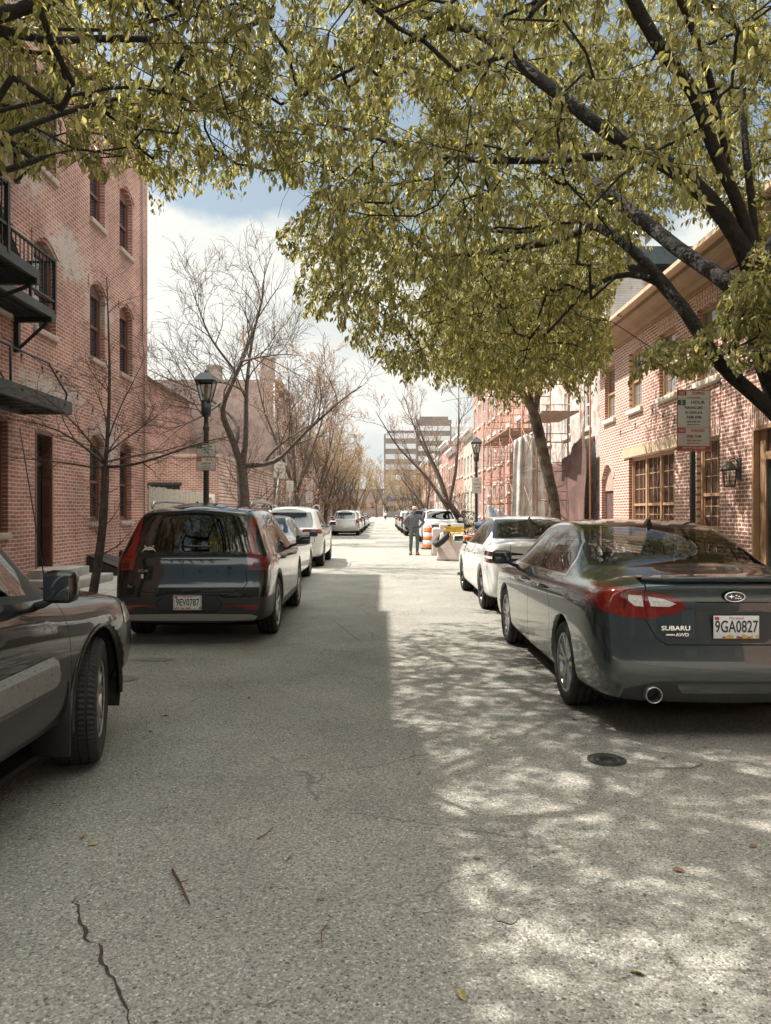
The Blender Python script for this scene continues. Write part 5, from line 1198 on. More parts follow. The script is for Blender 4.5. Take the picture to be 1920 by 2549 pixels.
# ---------------------------------------------------------------- black off roader cut by the left edge of the photo
paintK = car_paint('paint_black_mica', (.004, .004, .004), .2, .3, dirt=.0, coat=.85)
big = dict(L=4.75, W=1.90, wr=.385, wheels=(.98, 3.82), rimr=.235, tumble=.93, endround=1.0,
    rear=(0, .90, .36, 1.10, .70, 1.72, 1.84), yrear=interp([(.2, .08), (.5, .0), (.8, .08), (1.2, .12), (1.8, .3)]),
    front=(0, .87, .42, .84, .66, .93, .96), yfront=interp([(.3, .10), (.5, .0), (.72, .0), (.90, .08), (1.0, .22)]),
    st=[(.32, .935, .35, 1.12, .72, 1.73, 1.86), (.9, .95, .33, 1.12, .73, 1.76, 1.90), (1.7, .95, .33, 1.11, .73, 1.77, 1.90), (2.3, .95, .33, 1.10, .72, 1.75, 1.88), (2.72, .95, .33, 1.09, .70, 1.66, 1.78), (3.02, .95, .33, 1.06, .72, 1.42, 1.50), (3.28, .95, .33, 1.03, .76, 1.15, 1.19),
        (3.5, .95, .34, 1.00, .76, 1.08, 1.12), (3.82, .955, .36, .985, .76, 1.04, 1.09), (4.15, .95, .38, .96, .74, 1.01, 1.06), (4.42, .925, .40, .92, .72, .98, 1.02)])
c = Car('parked_off_roader', big, 'black off road vehicle with turned front wheel and scuffed grey door strip', 'car', (-2.66, .66, 0))
c.arches(.45)
for s in (1, -1):
    cd_ = lambda q, s=s: q.x*s > .5
    c.cut('trim', 'x', [(.8, 1.20), (3.28, 1.08), (3.20, 1.18), (2.98, 1.40), (2.72, 1.60), (2.3, 1.70), (1.0, 1.70), (.9, 1.6)], cd_)
    for w in ([(.95, 1.24), (1.25, 1.22), (1.25, 1.64), (1.0, 1.62)], [(1.30, 1.22), (2.08, 1.19), (2.1, 1.65), (1.3, 1.65)], [(2.16, 1.19), (3.02, 1.125), (3.02, 1.25), (2.70, 1.55), (2.2, 1.65)]): c.cut('glass', 'x', w, cd_, only=('trim',))
    c.seam('x', [(2.12, 1.15), (2.14, .40)], cd_); c.seam('x', [(3.30, 1.08), (3.36, .90), (3.39, .62), (3.30, .44), (3.16, .36)], cd_); c.seam('x', [(1.3, 1.16), (1.3, .80), (1.42, .60), (1.46, .4)], cd_)
    c.cut('sill', 'x', [(1.36, .33), (3.38, .33), (3.38, .425), (1.36, .425)], cd_, only=('body',))
c.seam('z', [(-.70, 3.35), (-.74, 4.1), (-.66, 4.5)], lambda q: q.z > .9); c.seam('z', [(.70, 3.35), (.74, 4.1), (.66, 4.5)], lambda q: q.z > .9)
c.cut('fglass', 'y', [(-.70, 1.20), (.70, 1.20), (.64, 1.68), (.5, 1.74), (-.5, 1.74), (-.64, 1.68)], lambda q: q.y > 2.6 and q.z > 1.1, only=('body',))
for s in (1, -1): c.cut('clear', 'y', [(x*s, z) for x, z in [(.96, .93), (.55, .92), (.55, .78), (.96, .80)]], lambda q: q.y > c.L-.5)
c.cut('dark', 'y', [(-.46, .90), (.46, .90), (.42, .72), (-.42, .72)], lambda q: q.y > c.L-.4, only=('body',))
c.finish(dict(body=paintK, seam=seamM, trim=plasB, glass=glassCar, fglass=glassCar, clear=lensC, sill=plasB, dark=plasB), [('window', ['glass'], 0), ('windscreen', ['fglass'], 0), ('headlight', ['clear'], .004)])
c.wells(.455)
c.wheel(.98, -1); c.wheel(.98, 1); c.wheel(3.82, -1, tw=.265, steer=R(15), tread=True); c.wheel(3.86, 1, tw=.265, steer=R(15), tread=True, half_off=-.01)
# flared wing lips, silver side strip, mud flap, whip aerial
for yw in big['wheels']:
    for s in (1, -1):
        m = MB(); m.tube([(s*(.945 - .012*abs(math.sin(a)) - (.05*max(0, math.cos(a)) if yw > 2 else 0)), yw+.452*math.cos(a), .40+.452*math.sin(a)) for a in np.linspace(-.15, math.pi+.15, 22)], .022, paintK, 8); m.build('arch_lip', c.t)
m = MB(); m.add([(.952, y, z) for (y, z) in ((1.5, .60), (3.13, .60), (3.20, .625), (3.225, .68), (3.21, .755), (3.14, .79), (1.5, .775))] + [(.985, y, z) for (y, z) in ((1.5, .64), (3.10, .64), (3.15, .66), (3.165, .70), (3.15, .735), (3.10, .755), (1.5, .75))],
    [(7, 8, 9, 10, 11, 12, 13)] + [(k, (k+1) % 7, 7+(k+1) % 7, 7+k) for k in range(7)], pmat('scuffed_silver_strip', (.24, .24, .23), .3, .55, noise=(45, .18, .08))); m.build('side_strip', c.t)
m = MB(); m.bbox(.74, .955, 3.345, 3.36, .20, .62, plasB, .006); m.build('mud_flap', c.t)
m = MB(); m.lathe([(0, 0), (.014, 0), (.010, .035), (.006, .05), (0, .05)], plasB, 10, Matrix.Translation((.80, 3.40, 1.055))); m.tube([(.80, 3.40, 1.10), (.70, 3.30, 2.00)], .0035, plasB, 5); m.build('whip_aerial', c.t)
c.seats([(1.5, (-.38, .38), 14), (2.45, (-.38, .38), 12)], .80, 1.55, seatG)
m = MB(); m.bbox(-.85, .85, 2.95, 3.25, .85, 1.10, plasB, .05); m.build('dashboard', c.t)
m = MB(); m.lathe([(.175, -.014), (.192, 0), (.175, .014)], pmat('wheel_teal_grey', (.16, .22, .22), .5), 24, Matrix.Translation((-.38, 2.86, 1.12)) @ Matrix.Rotation(R(62), 4, 'X')); m.build('steering_wheel', c.t)
c.mirror(1, 3.02, 1.165, paintK, .165, .165); c.mirror(-1, 3.02, 1.165, paintK, .20, .185)
c.handle(1, 2.35, 1.0, .95, paintK)
# ================================================================ trees
def leaf_mat(name, c0, c1, c2, trans=.56):
    m = bpy.data.materials.new(name); m.use_nodes = True; nt = m.node_tree; nt.nodes.clear(); o = nt.nodes.new('ShaderNodeOutputMaterial')
    g = nt.nodes.new('ShaderNodeNewGeometry'); r = nt.nodes.new('ShaderNodeValToRGB'); e = r.color_ramp.elements
    e[0].color = (*c0, 1); e[1].color = (*c2, 1); q = e.new(.5); q.color = (*c1, 1); L_(nt, g.outputs['Random Per Island'], r.inputs[0])
    p = nt.nodes.new('ShaderNodeBsdfPrincipled'); p.inputs['Roughness'].default_value = .42; p.inputs['Specular IOR Level'].default_value = .45
    t = nt.nodes.new('ShaderNodeBsdfTranslucent'); mx = nt.nodes.new('ShaderNodeMixShader'); mx.inputs[0].default_value = trans
    b = nt.nodes.new('ShaderNodeMixRGB'); b.blend_type = 'MULTIPLY'; b.inputs[0].default_value = 1; b.inputs[2].default_value = (1.42, 1.28, .80, 1); L_(nt, r.outputs[0], b.inputs[1])
    L_(nt, r.outputs[0], p.inputs['Base Color']); L_(nt, b.outputs[0], t.inputs['Color']); L_(nt, p.outputs[0], mx.inputs[1]); L_(nt, t.outputs[0], mx.inputs[2]); L_(nt, mx.outputs[0], o.inputs[0])
    return m
leafM = leaf_mat('spring_leaf', (.125, .135, .050), (.26, .262, .110), (.52, .49, .255))
budM = leaf_mat('bud_pink_tan', (.30, .17, .13), (.42, .27, .21), (.55, .43, .33), .3)
budM2 = leaf_mat('bud_ochre', (.26, .18, .12), (.38, .285, .19), (.48, .39, .28), .35)
bark = pmat('bark_dark', (.020, .016, .013), .9, noise=(9, .35), bump=(26, 1.0, .03))
bark2 = pmat('bark_grey_brown', (.105, .080, .064), .9, noise=(12, .4), bump=(40, .9, .02))
barkP = pmat('bark_mottled', (.15, .115, .09), .9, noise=(5, .65), bump=(22, 1.0, .03))

def tubes(name, polys, mat, parent):
    """polys: (points Nx3, radii N, sides); one mesh"""
    VS, FS, off = [], [], 0
    for pts, rad, n in polys:
        P = np.asarray(pts, float); Rr = np.asarray(rad, float); m = len(P)
        T = np.empty_like(P); T[1:-1] = P[2:]-P[:-2]; T[0] = P[1]-P[0]; T[-1] = P[-1]-P[-2]; T /= np.linalg.norm(T, axis=1, keepdims=True)+1e-9
        a = np.array([.31, .95, .1]) if abs(T[0, 1]) < .8 else np.array([.95, .1, .31])
        U = np.cross(T, a); U /= np.linalg.norm(U, axis=1, keepdims=True)+1e-9; Wv = np.cross(T, U)
        an = 2*np.pi*np.arange(n)/n
        V = P[:, None, :] + Rr[:, None, None]*(np.cos(an)[None, :, None]*U[:, None, :] + np.sin(an)[None, :, None]*Wv[:, None, :])
        VS.append(V.reshape(-1, 3)); i = np.arange(m-1)[:, None]*n; k = np.arange(n)[None, :]; k2 = (k+1) % n
        FS.append((np.stack([i+k, i+k2, i+n+k2, i+n+k], -1)+off).reshape(-1, 4)); off += m*n
    return fast_mesh(name, np.vstack(VS), np.vstack(FS), mat, parent, True)
def fast_mesh(name, V, Fq, mat, parent, smooth=False):
    me = bpy.data.meshes.new(name); me.vertices.add(len(V)); me.vertices.foreach_set('co', V.astype(np.float32).ravel())
    k = Fq.shape[1]; me.loops.add(Fq.size); me.loops.foreach_set('vertex_index', Fq.astype(np.int32).ravel())
    me.polygons.add(len(Fq)); me.polygons.foreach_set('loop_start', np.arange(0, Fq.size, k, dtype=np.int32)); me.polygons.foreach_set('loop_total', np.full(len(Fq), k, dtype=np.int32))
    me.polygons.foreach_set('use_smooth', np.full(len(Fq), smooth)); me.materials.append(mat); me.update(calc_edges=True)
    o = bpy.data.objects.new(name, me); COL.objects.link(o); o.parent = parent; return o
def leaves(name, P, D, size, mat, parent, width=.40, rng=None):
    """pointed folded leaves: base P, direction D, length size"""
    n = len(P); D = D/(np.linalg.norm(D, axis=1, keepdims=True)+1e-9)
    r = rng.normal(size=(n, 3)); S = np.cross(D, r); S /= np.linalg.norm(S, axis=1, keepdims=True)+1e-9; Nn = np.cross(S, D)
    s = size[:, None]; w = s*width*.5
    b = P; t = P + D*s; m1 = P + D*s*.34; m2 = P + D*s*.72
    f = .22*w
    V = np.stack([b, m1+S*w+Nn*f, m2+S*w*.62+Nn*f*.6, t-Nn*s*.05, m2-S*w*.62+Nn*f*.6, m1-S*w+Nn*f], 1).reshape(-1, 3)
    i = np.arange(n)[:, None]*6; Fq = np.concatenate([i+np.array([[0, 1, 2, 3]]), i+np.array([[0, 3, 4, 5]])], 1).reshape(-1, 4)
    return fast_mesh(name, V, Fq, mat, parent, False)

def in_poly(px, py, poly):
    ins = np.zeros(len(px), bool); P = np.array(poly, float)
    for (xa, ya), (xb, yb) in zip(P, np.roll(P, -1, 0)):
        c = ((ya > py) != (yb > py)); xx = (xb-xa)*(py-ya)/(yb-ya+1e-12)+xa; ins ^= c & (px < xx)
    return ins

def resample(pts, step=.25):
    P = np.array([tuple(p) for p in pts], float); d = np.r_[0, np.cumsum(np.linalg.norm(np.diff(P, axis=0), axis=1))]
    n = max(2, int(d[-1]/step)+1); t = np.linspace(0, d[-1], n)
    Q = np.stack([np.interp(t, d, P[:, k]) for k in range(3)], 1)
    for _ in range(2): Q[1:-1] = .25*Q[:-2]+.5*Q[1:-1]+.25*Q[2:]
    return Q

def leafy_tree(name, label, base, guides, attract, seed, leafn, lsize, twig=.42, group=None, barkm=None, maxr=.17, rk=1.0):
    """guides: polylines starting from the trunk; attract: Nx3 points the finer branches grow to"""
    rng = np.random.default_rng(seed); t = thing(name, label, 'tree', tuple(base), 0, group); B = np.array(base)
    nodes = []; par = []; chains = []
    for g in guides:
        Q = resample(g, .22)
        if nodes:
            A = np.array(nodes); j = int(np.argmin(np.linalg.norm(A-Q[0], axis=1)))
            if np.linalg.norm(A[j]-Q[0]) > .02: Q = np.vstack([A[j], Q]); 
            p = j; st = 1
        else: p = -1; st = 0
        ch = [p] if p >= 0 else []
        for q in Q[st:]: nodes.append(q); par.append(p); p = len(nodes)-1; ch.append(p)
        chains.append(ch)
    ng = len(chains); N = np.zeros((len(nodes)+len(attract)*6+10, 3)); N[:len(nodes)] = nodes; cnt = len(nodes); trunk_n = 6
    d0 = np.array([np.min(np.linalg.norm(N[:cnt]-a, axis=1)) for a in attract]); ends = []
    for a in attract[np.argsort(d0)]:
        dd = np.linalg.norm(N[trunk_n:cnt]-a, axis=1) + .35*np.maximum(0, N[trunk_n:cnt, 2]-a[2]); j = int(np.argmin(dd))+trunk_n; L = np.linalg.norm(N[j]-a)
        if L < .05: continue
        k = max(1, min(5, int(L/.22))); ch = [j]; p = j; src = N[j]
        pd = (N[j]-N[par[j]]) if par[j] >= 0 else np.array([0, 0, 1.]); pd = pd/(np.linalg.norm(pd)+1e-9)
        for i in range(1, k+1):
            f = i/k; q = src+(a-src)*f + pd*L*.25*math.sin(math.pi*f) + rng.normal(size=3)*.035*L*math.sin(math.pi*f)
            N[cnt] = q; par.append(p); p = cnt; ch.append(p); cnt += 1
        chains.append(ch); ends.append((p, ch[-2]))
    w = np.zeros(cnt); 
    for (p, _) in ends: w[p] += 1
    for i in range(cnt-1, -1, -1):
        if par[i] >= 0: w[par[i]] += w[i]
    rad = np.minimum(maxr, .0026*rk*np.maximum(w, .7)**.50)
    N = N[:cnt]
    big, small = [], []
    for ci, ch in enumerate(chains):
        P = N[ch]-B; r = rad[ch].copy()
        if len(ch) > 1 and ci >= ng or (ci > 0): r[0] = min(r[0], r[1]*1.15)
        if ci < ng: r = np.maximum.accumulate(r[::-1])[::-1]; big.append((P, r, 9))
        else: small.append((P, r, 5 if r[0] > .012 else 3))
    tr = tubes('trunk', big, barkm or bark, t)
    # sprays of drooping compound leaves at the twig ends
    E = np.array([N[p] for p, _ in ends]); Q = np.array([N[q] for _, q in ends]); H = E-Q; H /= np.linalg.norm(H, axis=1, keepdims=True)+1e-9
    LP, LD = [], []; tw = []
    def shown(q):
        x_, y_ = VX+q[0]/max(q[1], .3)*F, VY-(q[2]-CH)/max(q[1], .3)*F; a_, b_ = np.array([x_]), np.array([y_])
        return x_ < -60 or x_ > 2000 or y_ < -60 or bool((in_poly(a_, b_, CAN2) | in_poly(a_, b_, CLUMP))[0])
    for e, h in zip(E, H):
        for k in range(4):
            d = h*.8 + rng.normal(size=3)*.65; d[2] -= .12; d /= np.linalg.norm(d); l = twig*rng.uniform(.6, 1.15)
            c = np.array([e, e+d*l*.5+[0, 0, -.02], e+d*l+[0, 0, -.22*l]])
            if shown(c[2]) and shown(c[0]): tw.append((c-B, np.array([.0035, .0025, .0015]), 3)); m = leafn//4
            f = rng.uniform(.12, 1.04, m)[:, None]; pos = c[0]*(1-f)**2 + 2*c[1]*f*(1-f) + c[2]*f*f
            dd = d*.45 + rng.normal(size=(m, 3))*.42; dd[:, 2] -= .95
            LP.append(pos+rng.normal(size=(m, 3))*.018); LD.append(dd)
    tubes('branches', small+tw, barkm or bark, t)
    LP = np.vstack(LP); LD = np.vstack(LD)
    tip = LP+LD/np.linalg.norm(LD, axis=1, keepdims=True)*.05; px = VX+tip[:, 0]/np.maximum(tip[:, 1], .3)*F; py = VY-(tip[:, 2]-CH)/np.maximum(tip[:, 1], .3)*F
    ok = in_poly(px, py, CAN2) | in_poly(px, py, CLUMP); 
    for h in HOLES: ok &= ~(in_poly(px, py, h) & (rng.random(len(px)) < .8))
    ok |= (px < -60) | (px > 2000) | (py < -60); LP, LD = LP[ok], LD[ok]; S = rng.uniform(*lsize, len(LP))
    leaves('crown', LP-B, LD, S, leafM, t, .42, rng)
    return t

def PY(*a): return [tuple(at(*q)) for q in a]
# outline of the leafy canopy against sky and street as the photo has it; outside the picture the crowns run on freely
CAN = [(-400, -900), (2400, -900), (2400, 1040), (1990, 1000), (1920, 935), (1860, 915), (1830, 940), (1795, 880), (1785, 760), (1830, 690), (1850, 640), (1790, 570), (1700, 575), (1640, 625), (1575, 665), (1540, 720), (1515, 800), (1530, 870), (1510, 930), (1500, 985),
       (1440, 1010), (1400, 965), (1330, 990), (1260, 1035), (1200, 1000), (1130, 965), (1100, 985), (1060, 950), (1000, 965), (950, 915), (900, 885), (862, 855), (830, 800), (800, 805), (745, 790), (728, 740), (742, 670), (690, 625), (682, 585), (735, 540), (772, 505), (775, 475),
       (735, 470), (670, 475), (640, 440), (612, 470), (610, 505), (560, 490), (520, 505), (470, 480), (430, 520), (408, 545), (378, 530), (366, 460), (330, 415), (290, 440), (255, 460), (215, 440), (190, 400), (150, 440), (90, 455), (0, 440), (-400, 520)]
CLUMP = [(1560, 965), (1575, 900), (1640, 850), (1720, 850), (1790, 790), (1800, 880), (1760, 930), (1690, 955), (1640, 915)]      # a low spray on the lowest limb
HOLES = [[(480, 300), (545, 285), (600, 330), (612, 380), (560, 400), (520, 370)], [(690, -20), (716, 30), (712, 180), (706, 290), (694, 290), (690, 160), (676, 60)], [(640, 395), (700, 440), (700, 470), (640, 470)], [(230, 75), (285, 90), (270, 170), (235, 130)], [(980, 235), (1075, 260), (1060, 300), (1010, 330), (975, 300)], [(1000, 540), (1060, 560), (1040, 590), (985, 575)],
         [(980, 690), (1065, 715), (1040, 745), (985, 720)], [(1860, 250), (1915, 250), (1905, 320), (1868, 320)], [(1220, 560), (1255, 575), (1230, 610)]]
CAN2 = CAN; CAN = [(x, (y-(50 if x < 1500 else 85) if 430 < y < 1060 else y)) for x, y in CAN]       # the sprays hang lower than the twigs that carry them
def sample_crown(seed, n, centre, radii, keep=None, shell=.35):
    rng = np.random.default_rng(seed); out = []
    c, r = np.array(centre), np.array(radii)
    while len(out) < n:
        u = rng.normal(size=(n, 3)); u /= np.linalg.norm(u, axis=1, keepdims=True); q = rng.random((n, 1))**(1/3); q = np.maximum(q, shell*rng.random((n, 1)))
        P = c+u*q*r; P = P[P[:, 1] > .8]
        px = VX+P[:, 0]/P[:, 1]*F; py = VY-(P[:, 2]-CH)/P[:, 1]*F
        ok = in_poly(px, py, CAN)
        for h in HOLES: ok &= ~in_poly(px, py, h)
        ok |= ((px < -40) | (px > 1990) | (py < -60)) & (rng.random(len(px)) < .66)
        ok &= P[:, 2] > 2.7
        if keep: ok &= keep(P, px, py)
        out += list(P[ok])
    return np.array(out[:n])

gR = [PY((1994, 1560, 7.1), (1992, 1400, 7.1), (1990, 1130, 7.1), (1960, 1010, 7.1), (1925, 930, 7.0), (1898, 850, 6.9), (1884, 760, 6.8), (1886, 690, 6.7), (1872, 600, 6.5), (1850, 480, 6.3)),
      PY((1985, 1100, 7.1), (1920, 1014, 7.0), (1850, 960, 7.0), (1788, 913, 7.0), (1745, 840, 7.1), (1718, 786, 7.2), (1690, 745, 7.3), (1661, 713, 7.4), (1614, 688, 7.6), (1560, 675, 7.9), (1503, 697, 8.3), (1459, 720, 8.7), (1400, 790, 9.3), (1330, 860, 10)),
      PY((1661, 713, 7.4), (1605, 650, 7.6), (1540, 590, 8), (1480, 560, 8.6), (1440, 548, 9), (1380, 556, 9.4), (1320, 580, 9.8), (1247, 576, 10.2), (1150, 568, 10.6), (1090, 552, 10.9), (1043, 541, 11.2), (970, 510, 11.5), (909, 465, 11.8), (850, 420, 12)),
      PY((1480, 560, 8.6), (1400, 600, 9.2), (1290, 615, 9.8), (1210, 630, 10.4), (1100, 640, 11), (1000, 625, 11.6), (900, 595, 12), (840, 550, 12.2)),
      PY((1884, 770, 6.8), (1819, 711, 7.0), (1760, 665, 7.3), (1703, 634, 7.6), (1640, 580, 8), (1560, 520, 8.6), (1470, 450, 9.4), (1360, 360, 10.2), (1240, 270, 11), (1100, 200, 11.6), (950, 130, 12)),
      PY((1886, 690, 6.7), (1840, 600, 6.5), (1818, 557, 6.4), (1741, 461, 6.3), (1687, 419, 6.3), (1614, 384, 6.3), (1526, 346, 6.4), (1472, 300, 6.5), (1400, 240, 6.8), (1330, 190, 7.2), (1240, 110, 7.6), (1150, 60, 8), (1040, 35, 8.2), (900, 0, 8.4)),
      PY((1880, 640, 6.6), (1845, 520, 6.4), (1800, 420, 6.2), (1757, 345, 6.1), (1745, 250, 6.0), (1714, 184, 5.9), (1656, 154, 5.7), (1606, 65, 5.6), (1580, 0, 5.5), (1500, -140, 5.4), (1380, -300, 5.2)),
      PY((1886, 690, 6.7), (1880, 560, 6.6), (1858, 400, 6.6), (1850, 300, 6.7), (1845, 180, 6.8), (1870, 40, 6.8), (1900, -150, 6.8)),
      PY((1880, 640, 6.6), (1820, 480, 6.5), (1791, 277, 6.2), (1760, 160, 6.0), (1720, 60, 5.8), (1640, -120, 5.4), (1500, -320, 4.9)),
      PY((1886, 690, 6.7), (1960, 520, 7.0), (2060, 330, 7.3), (2150, 120, 7.4)),
      PY((1614, 384, 6.3), (1480, 390, 6.9), (1330, 400, 7.6), (1180, 400, 8.4), (1040, 380, 9), (900, 330, 9.4), (780, 300, 9.6), (700, 330, 9.8)),
      PY((1150, 60, 8), (1020, 100, 8.4), (880, 170, 8.8), (780, 220, 9), (700, 260, 9.2)),
      PY((1745, 840, 7.1), (1700, 870, 6.9), (1640, 880, 6.8), (1590, 910, 6.7)), PY((1850, 960, 7.0), (1840, 900, 6.6), (1800, 860, 6.3))]
aR = np.vstack([sample_crown(1, 2900, (2.6, 8.6, 7.2), (6.2, 6.6, 4.7)), sample_crown(2, 420, (1.4, 10.5, 5.2), (4.0, 3.2, 2.6)),
    np.array(PY(*[(1600+rnd.uniform(-20, 180), 880+rnd.uniform(-30, 50), 6.8+rnd.uniform(-.4, .4)) for _ in range(26)], *[(1850+rnd.uniform(-40, 120), 800+rnd.uniform(-110, 110), 6.2+rnd.uniform(-.5, .4)) for _ in range(40)])), sample_crown(11, 250, (-.8, 5.0, 7.0), (3.4, 3.8, 1.5))])
leafy_tree('street_tree', 'large leafy spring tree arching over the street from the right', tuple(at(1994, 1560, 7.1))[:2] + (.12,), gR, aR, 3, 72, (.050, .086))
gL = [[(-4.5, 4.6, .1), (-4.48, 4.65, 1.5), (-4.45, 4.7, 3.0), (-4.4, 4.75, 4.0)],
      PY((-750, 250, 4.75), (-400, 480, 5), (-120, 470, 5.1), (0, 430, 5.3), (100, 395, 5.7), (180, 365, 6), (250, 380, 6.5), (345, 395, 7), (430, 440, 7.6)),
      PY((-750, 250, 4.75), (-400, 400, 4.9), (-120, 375, 5), (0, 340, 5.2), (60, 320, 5.4), (130, 290, 5.6), (230, 260, 6), (300, 240, 6.4), (380, 250, 6.9), (440, 330, 7.3)),
      PY((-750, 250, 4.75), (-350, 320, 4.8), (-120, 310, 4.9), (0, 275, 5), (100, 250, 5.2), (200, 235, 5.6), (290, 212, 6), (400, 225, 6.6), (470, 250, 7), (560, 285, 7.6), (640, 305, 8), (700, 330, 8.2)),
      PY((-750, 250, 4.75), (-300, 180, 4.8), (-80, 95, 4.9), (0, 72, 5), (100, 70, 5.2), (200, 75, 5.5), (320, 75, 6), (390, 50, 6.3), (480, 20, 6.8)),
      PY((-700, 200, 4.75), (-300, 110, 4.6), (-60, 62, 4.6), (60, 20, 4.6), (130, -5, 4.6), (280, -60, 4.8)),
      PY((0, 72, 5), (110, 108, 5.4), (200, 95, 5.7), (300, 97, 6.1), (385, 95, 6.5), (470, 120, 7)),
      PY((280, -60, 4.8), (400, -30, 6), (440, 20, 6.6), (520, 50, 7.2), (600, 76, 7.8), (680, 40, 8.2))]
aL = sample_crown(4, 860, (-3.2, 6.3, 6.0), (3.6, 4.6, 3.0), keep=lambda P, px, py: (P[:, 0] > -6.0) & (px < 716) & ((P[:, 1] > 3.2) | (py < -60)))
aL = np.vstack([aL, sample_crown(14, 60, (-1.9, 3.9, 6.6), (2.3, 2.3, 1.1))])
leafy_tree('street_tree', 'leafy spring tree reaching in from the upper left in front of the tall brick wall', (-4.5, 4.6, .12), gL, aL, 5, 48, (.06, .092))
# lower leafy tree by the scaffold, mottled leaning trunk
gM = [PY((1388, 1430, 16.8), (1386, 1330, 16.8), (1380, 1240, 16.8), (1366, 1190, 16.8), (1352, 1120, 16.8), (1340, 1070, 16.8), (1330, 1030, 16.8), (1322, 990, 16.8)),
      PY((1366, 1190, 16.8), (1390, 1170, 16.7), (1420, 1145, 16.6), (1440, 1118, 16.5), (1482, 1094, 16.3)),
      PY((1330, 1030, 16.8), (1290, 960, 16.2), (1240, 920, 15.5), (1180, 900, 15)), PY((1330, 1030, 16.8), (1350, 930, 16.5), (1380, 860, 16), (1420, 800, 15.5)), PY((1322, 990, 16.8), (1310, 880, 17), (1300, 780, 17.2), (1270, 680, 17.5)),
      PY((1322, 990, 16.8), (1230, 985, 16), (1150, 990, 15.5), (1100, 1000, 15))]
aM = np.vstack([sample_crown(6, 620, (3.5, 15.6, 5.6), (2.6, 2.6, 2.1)), sample_crown(8, 260, (2.6, 14.6, 4.9), (1.9, 2.0, 1.3))])
leafy_tree('street_tree', 'smaller leafy tree with a mottled leaning trunk in front of the brown sheeting', tuple(at(1388, 1430, 16.8))[:2]+(.12,), gM, aM, 9, 44, (.065, .10), twig=.5, barkm=barkP, maxr=.15, rk=1.65)

# ---------------------------------------------------------------- bare and budding trees
def bare_tree(name, label, base, guides, seed, r0, lens, kids, budn, bud=budM, bsize=(.018, .035), barkm=bark2, upb=.25, group=None, minr=.0025, horiz=0.0, t_in=None, sides=(8, 5, 3, 3)):
    rng = np.random.default_rng(seed); B = np.array(base, float); t = t_in or thing(name, label, 'tree', tuple(base), 0, group); lv = [[], [], [], [], []]; tips = []
    def rec(P, R0, R1, level):
        n = len(P); rr = np.linspace(R0, R1, n)**1.0; lv[level].append((P-B, rr, sides[min(level, 3)]))
        if level >= len(lens): tips.append(P); return
        if level == len(lens)-1 or level >= 2: tips.append(P)
        d = np.r_[0, np.cumsum(np.linalg.norm(np.diff(P, axis=0), axis=1))]; k = kids[level]
        for i in range(k):
            f = (.22 if level else .30)+(.98-(.22 if level else .30))*(i+rng.random())/k; s = f*d[-1]; j = min(n-2, int(np.searchsorted(d, s))-1 if s > 0 else 0); j = max(0, j)
            q = (s-d[j])/(d[j+1]-d[j]+1e-9); p = P[j]+(P[j+1]-P[j])*q; T = P[j+1]-P[j]; T = T/(np.linalg.norm(T)+1e-9)
            a = np.cross(T, rng.normal(size=3)); a /= np.linalg.norm(a)+1e-9; th = rng.uniform(.5, 1.05); D = T*math.cos(th)+a*math.sin(th); D[2] = D[2]*(1-horiz)+upb; D /= np.linalg.norm(D)
            L = lens[level]*rng.uniform(.55, 1.15)*(1.1-.5*f); m = 5; C = [p]; cur = D.copy()
            for _ in range(m): cur = cur+rng.normal(size=3)*.16; cur[2] += upb*.12; cur /= np.linalg.norm(cur); C.append(C[-1]+cur*L/m)
            pr = R0+(R1-R0)*f; rec(np.array(C), max(minr, min(pr*.62, .013*L+.002)), max(minr*.7, .0018), level+1)
    for gi, (g, ra, rb) in enumerate(guides): rec(resample(g, .3), ra, rb, 0)
    tubes('trunk', lv[0], barkm, t); tubes('branches', [x for l in lv[1:] for x in l], barkm, t)
    if budn:
        P = [];
        for c in tips:
            k = rng.poisson(budn); f = rng.uniform(.15, 1.0, k)*(len(c)-1); j = np.minimum(f.astype(int), len(c)-2)
            P.append(c[j]+(c[j+1]-c[j])*(f-j)[:, None])
        P = np.vstack(P)-B; P += rng.normal(size=P.shape)*.012
        leaves('crown', P, rng.normal(size=P.shape)+[0, 0, .2], rng.uniform(*bsize, len(P)), bud, t, .7, rng)
    return t
bx = lambda *q: PY(*q)
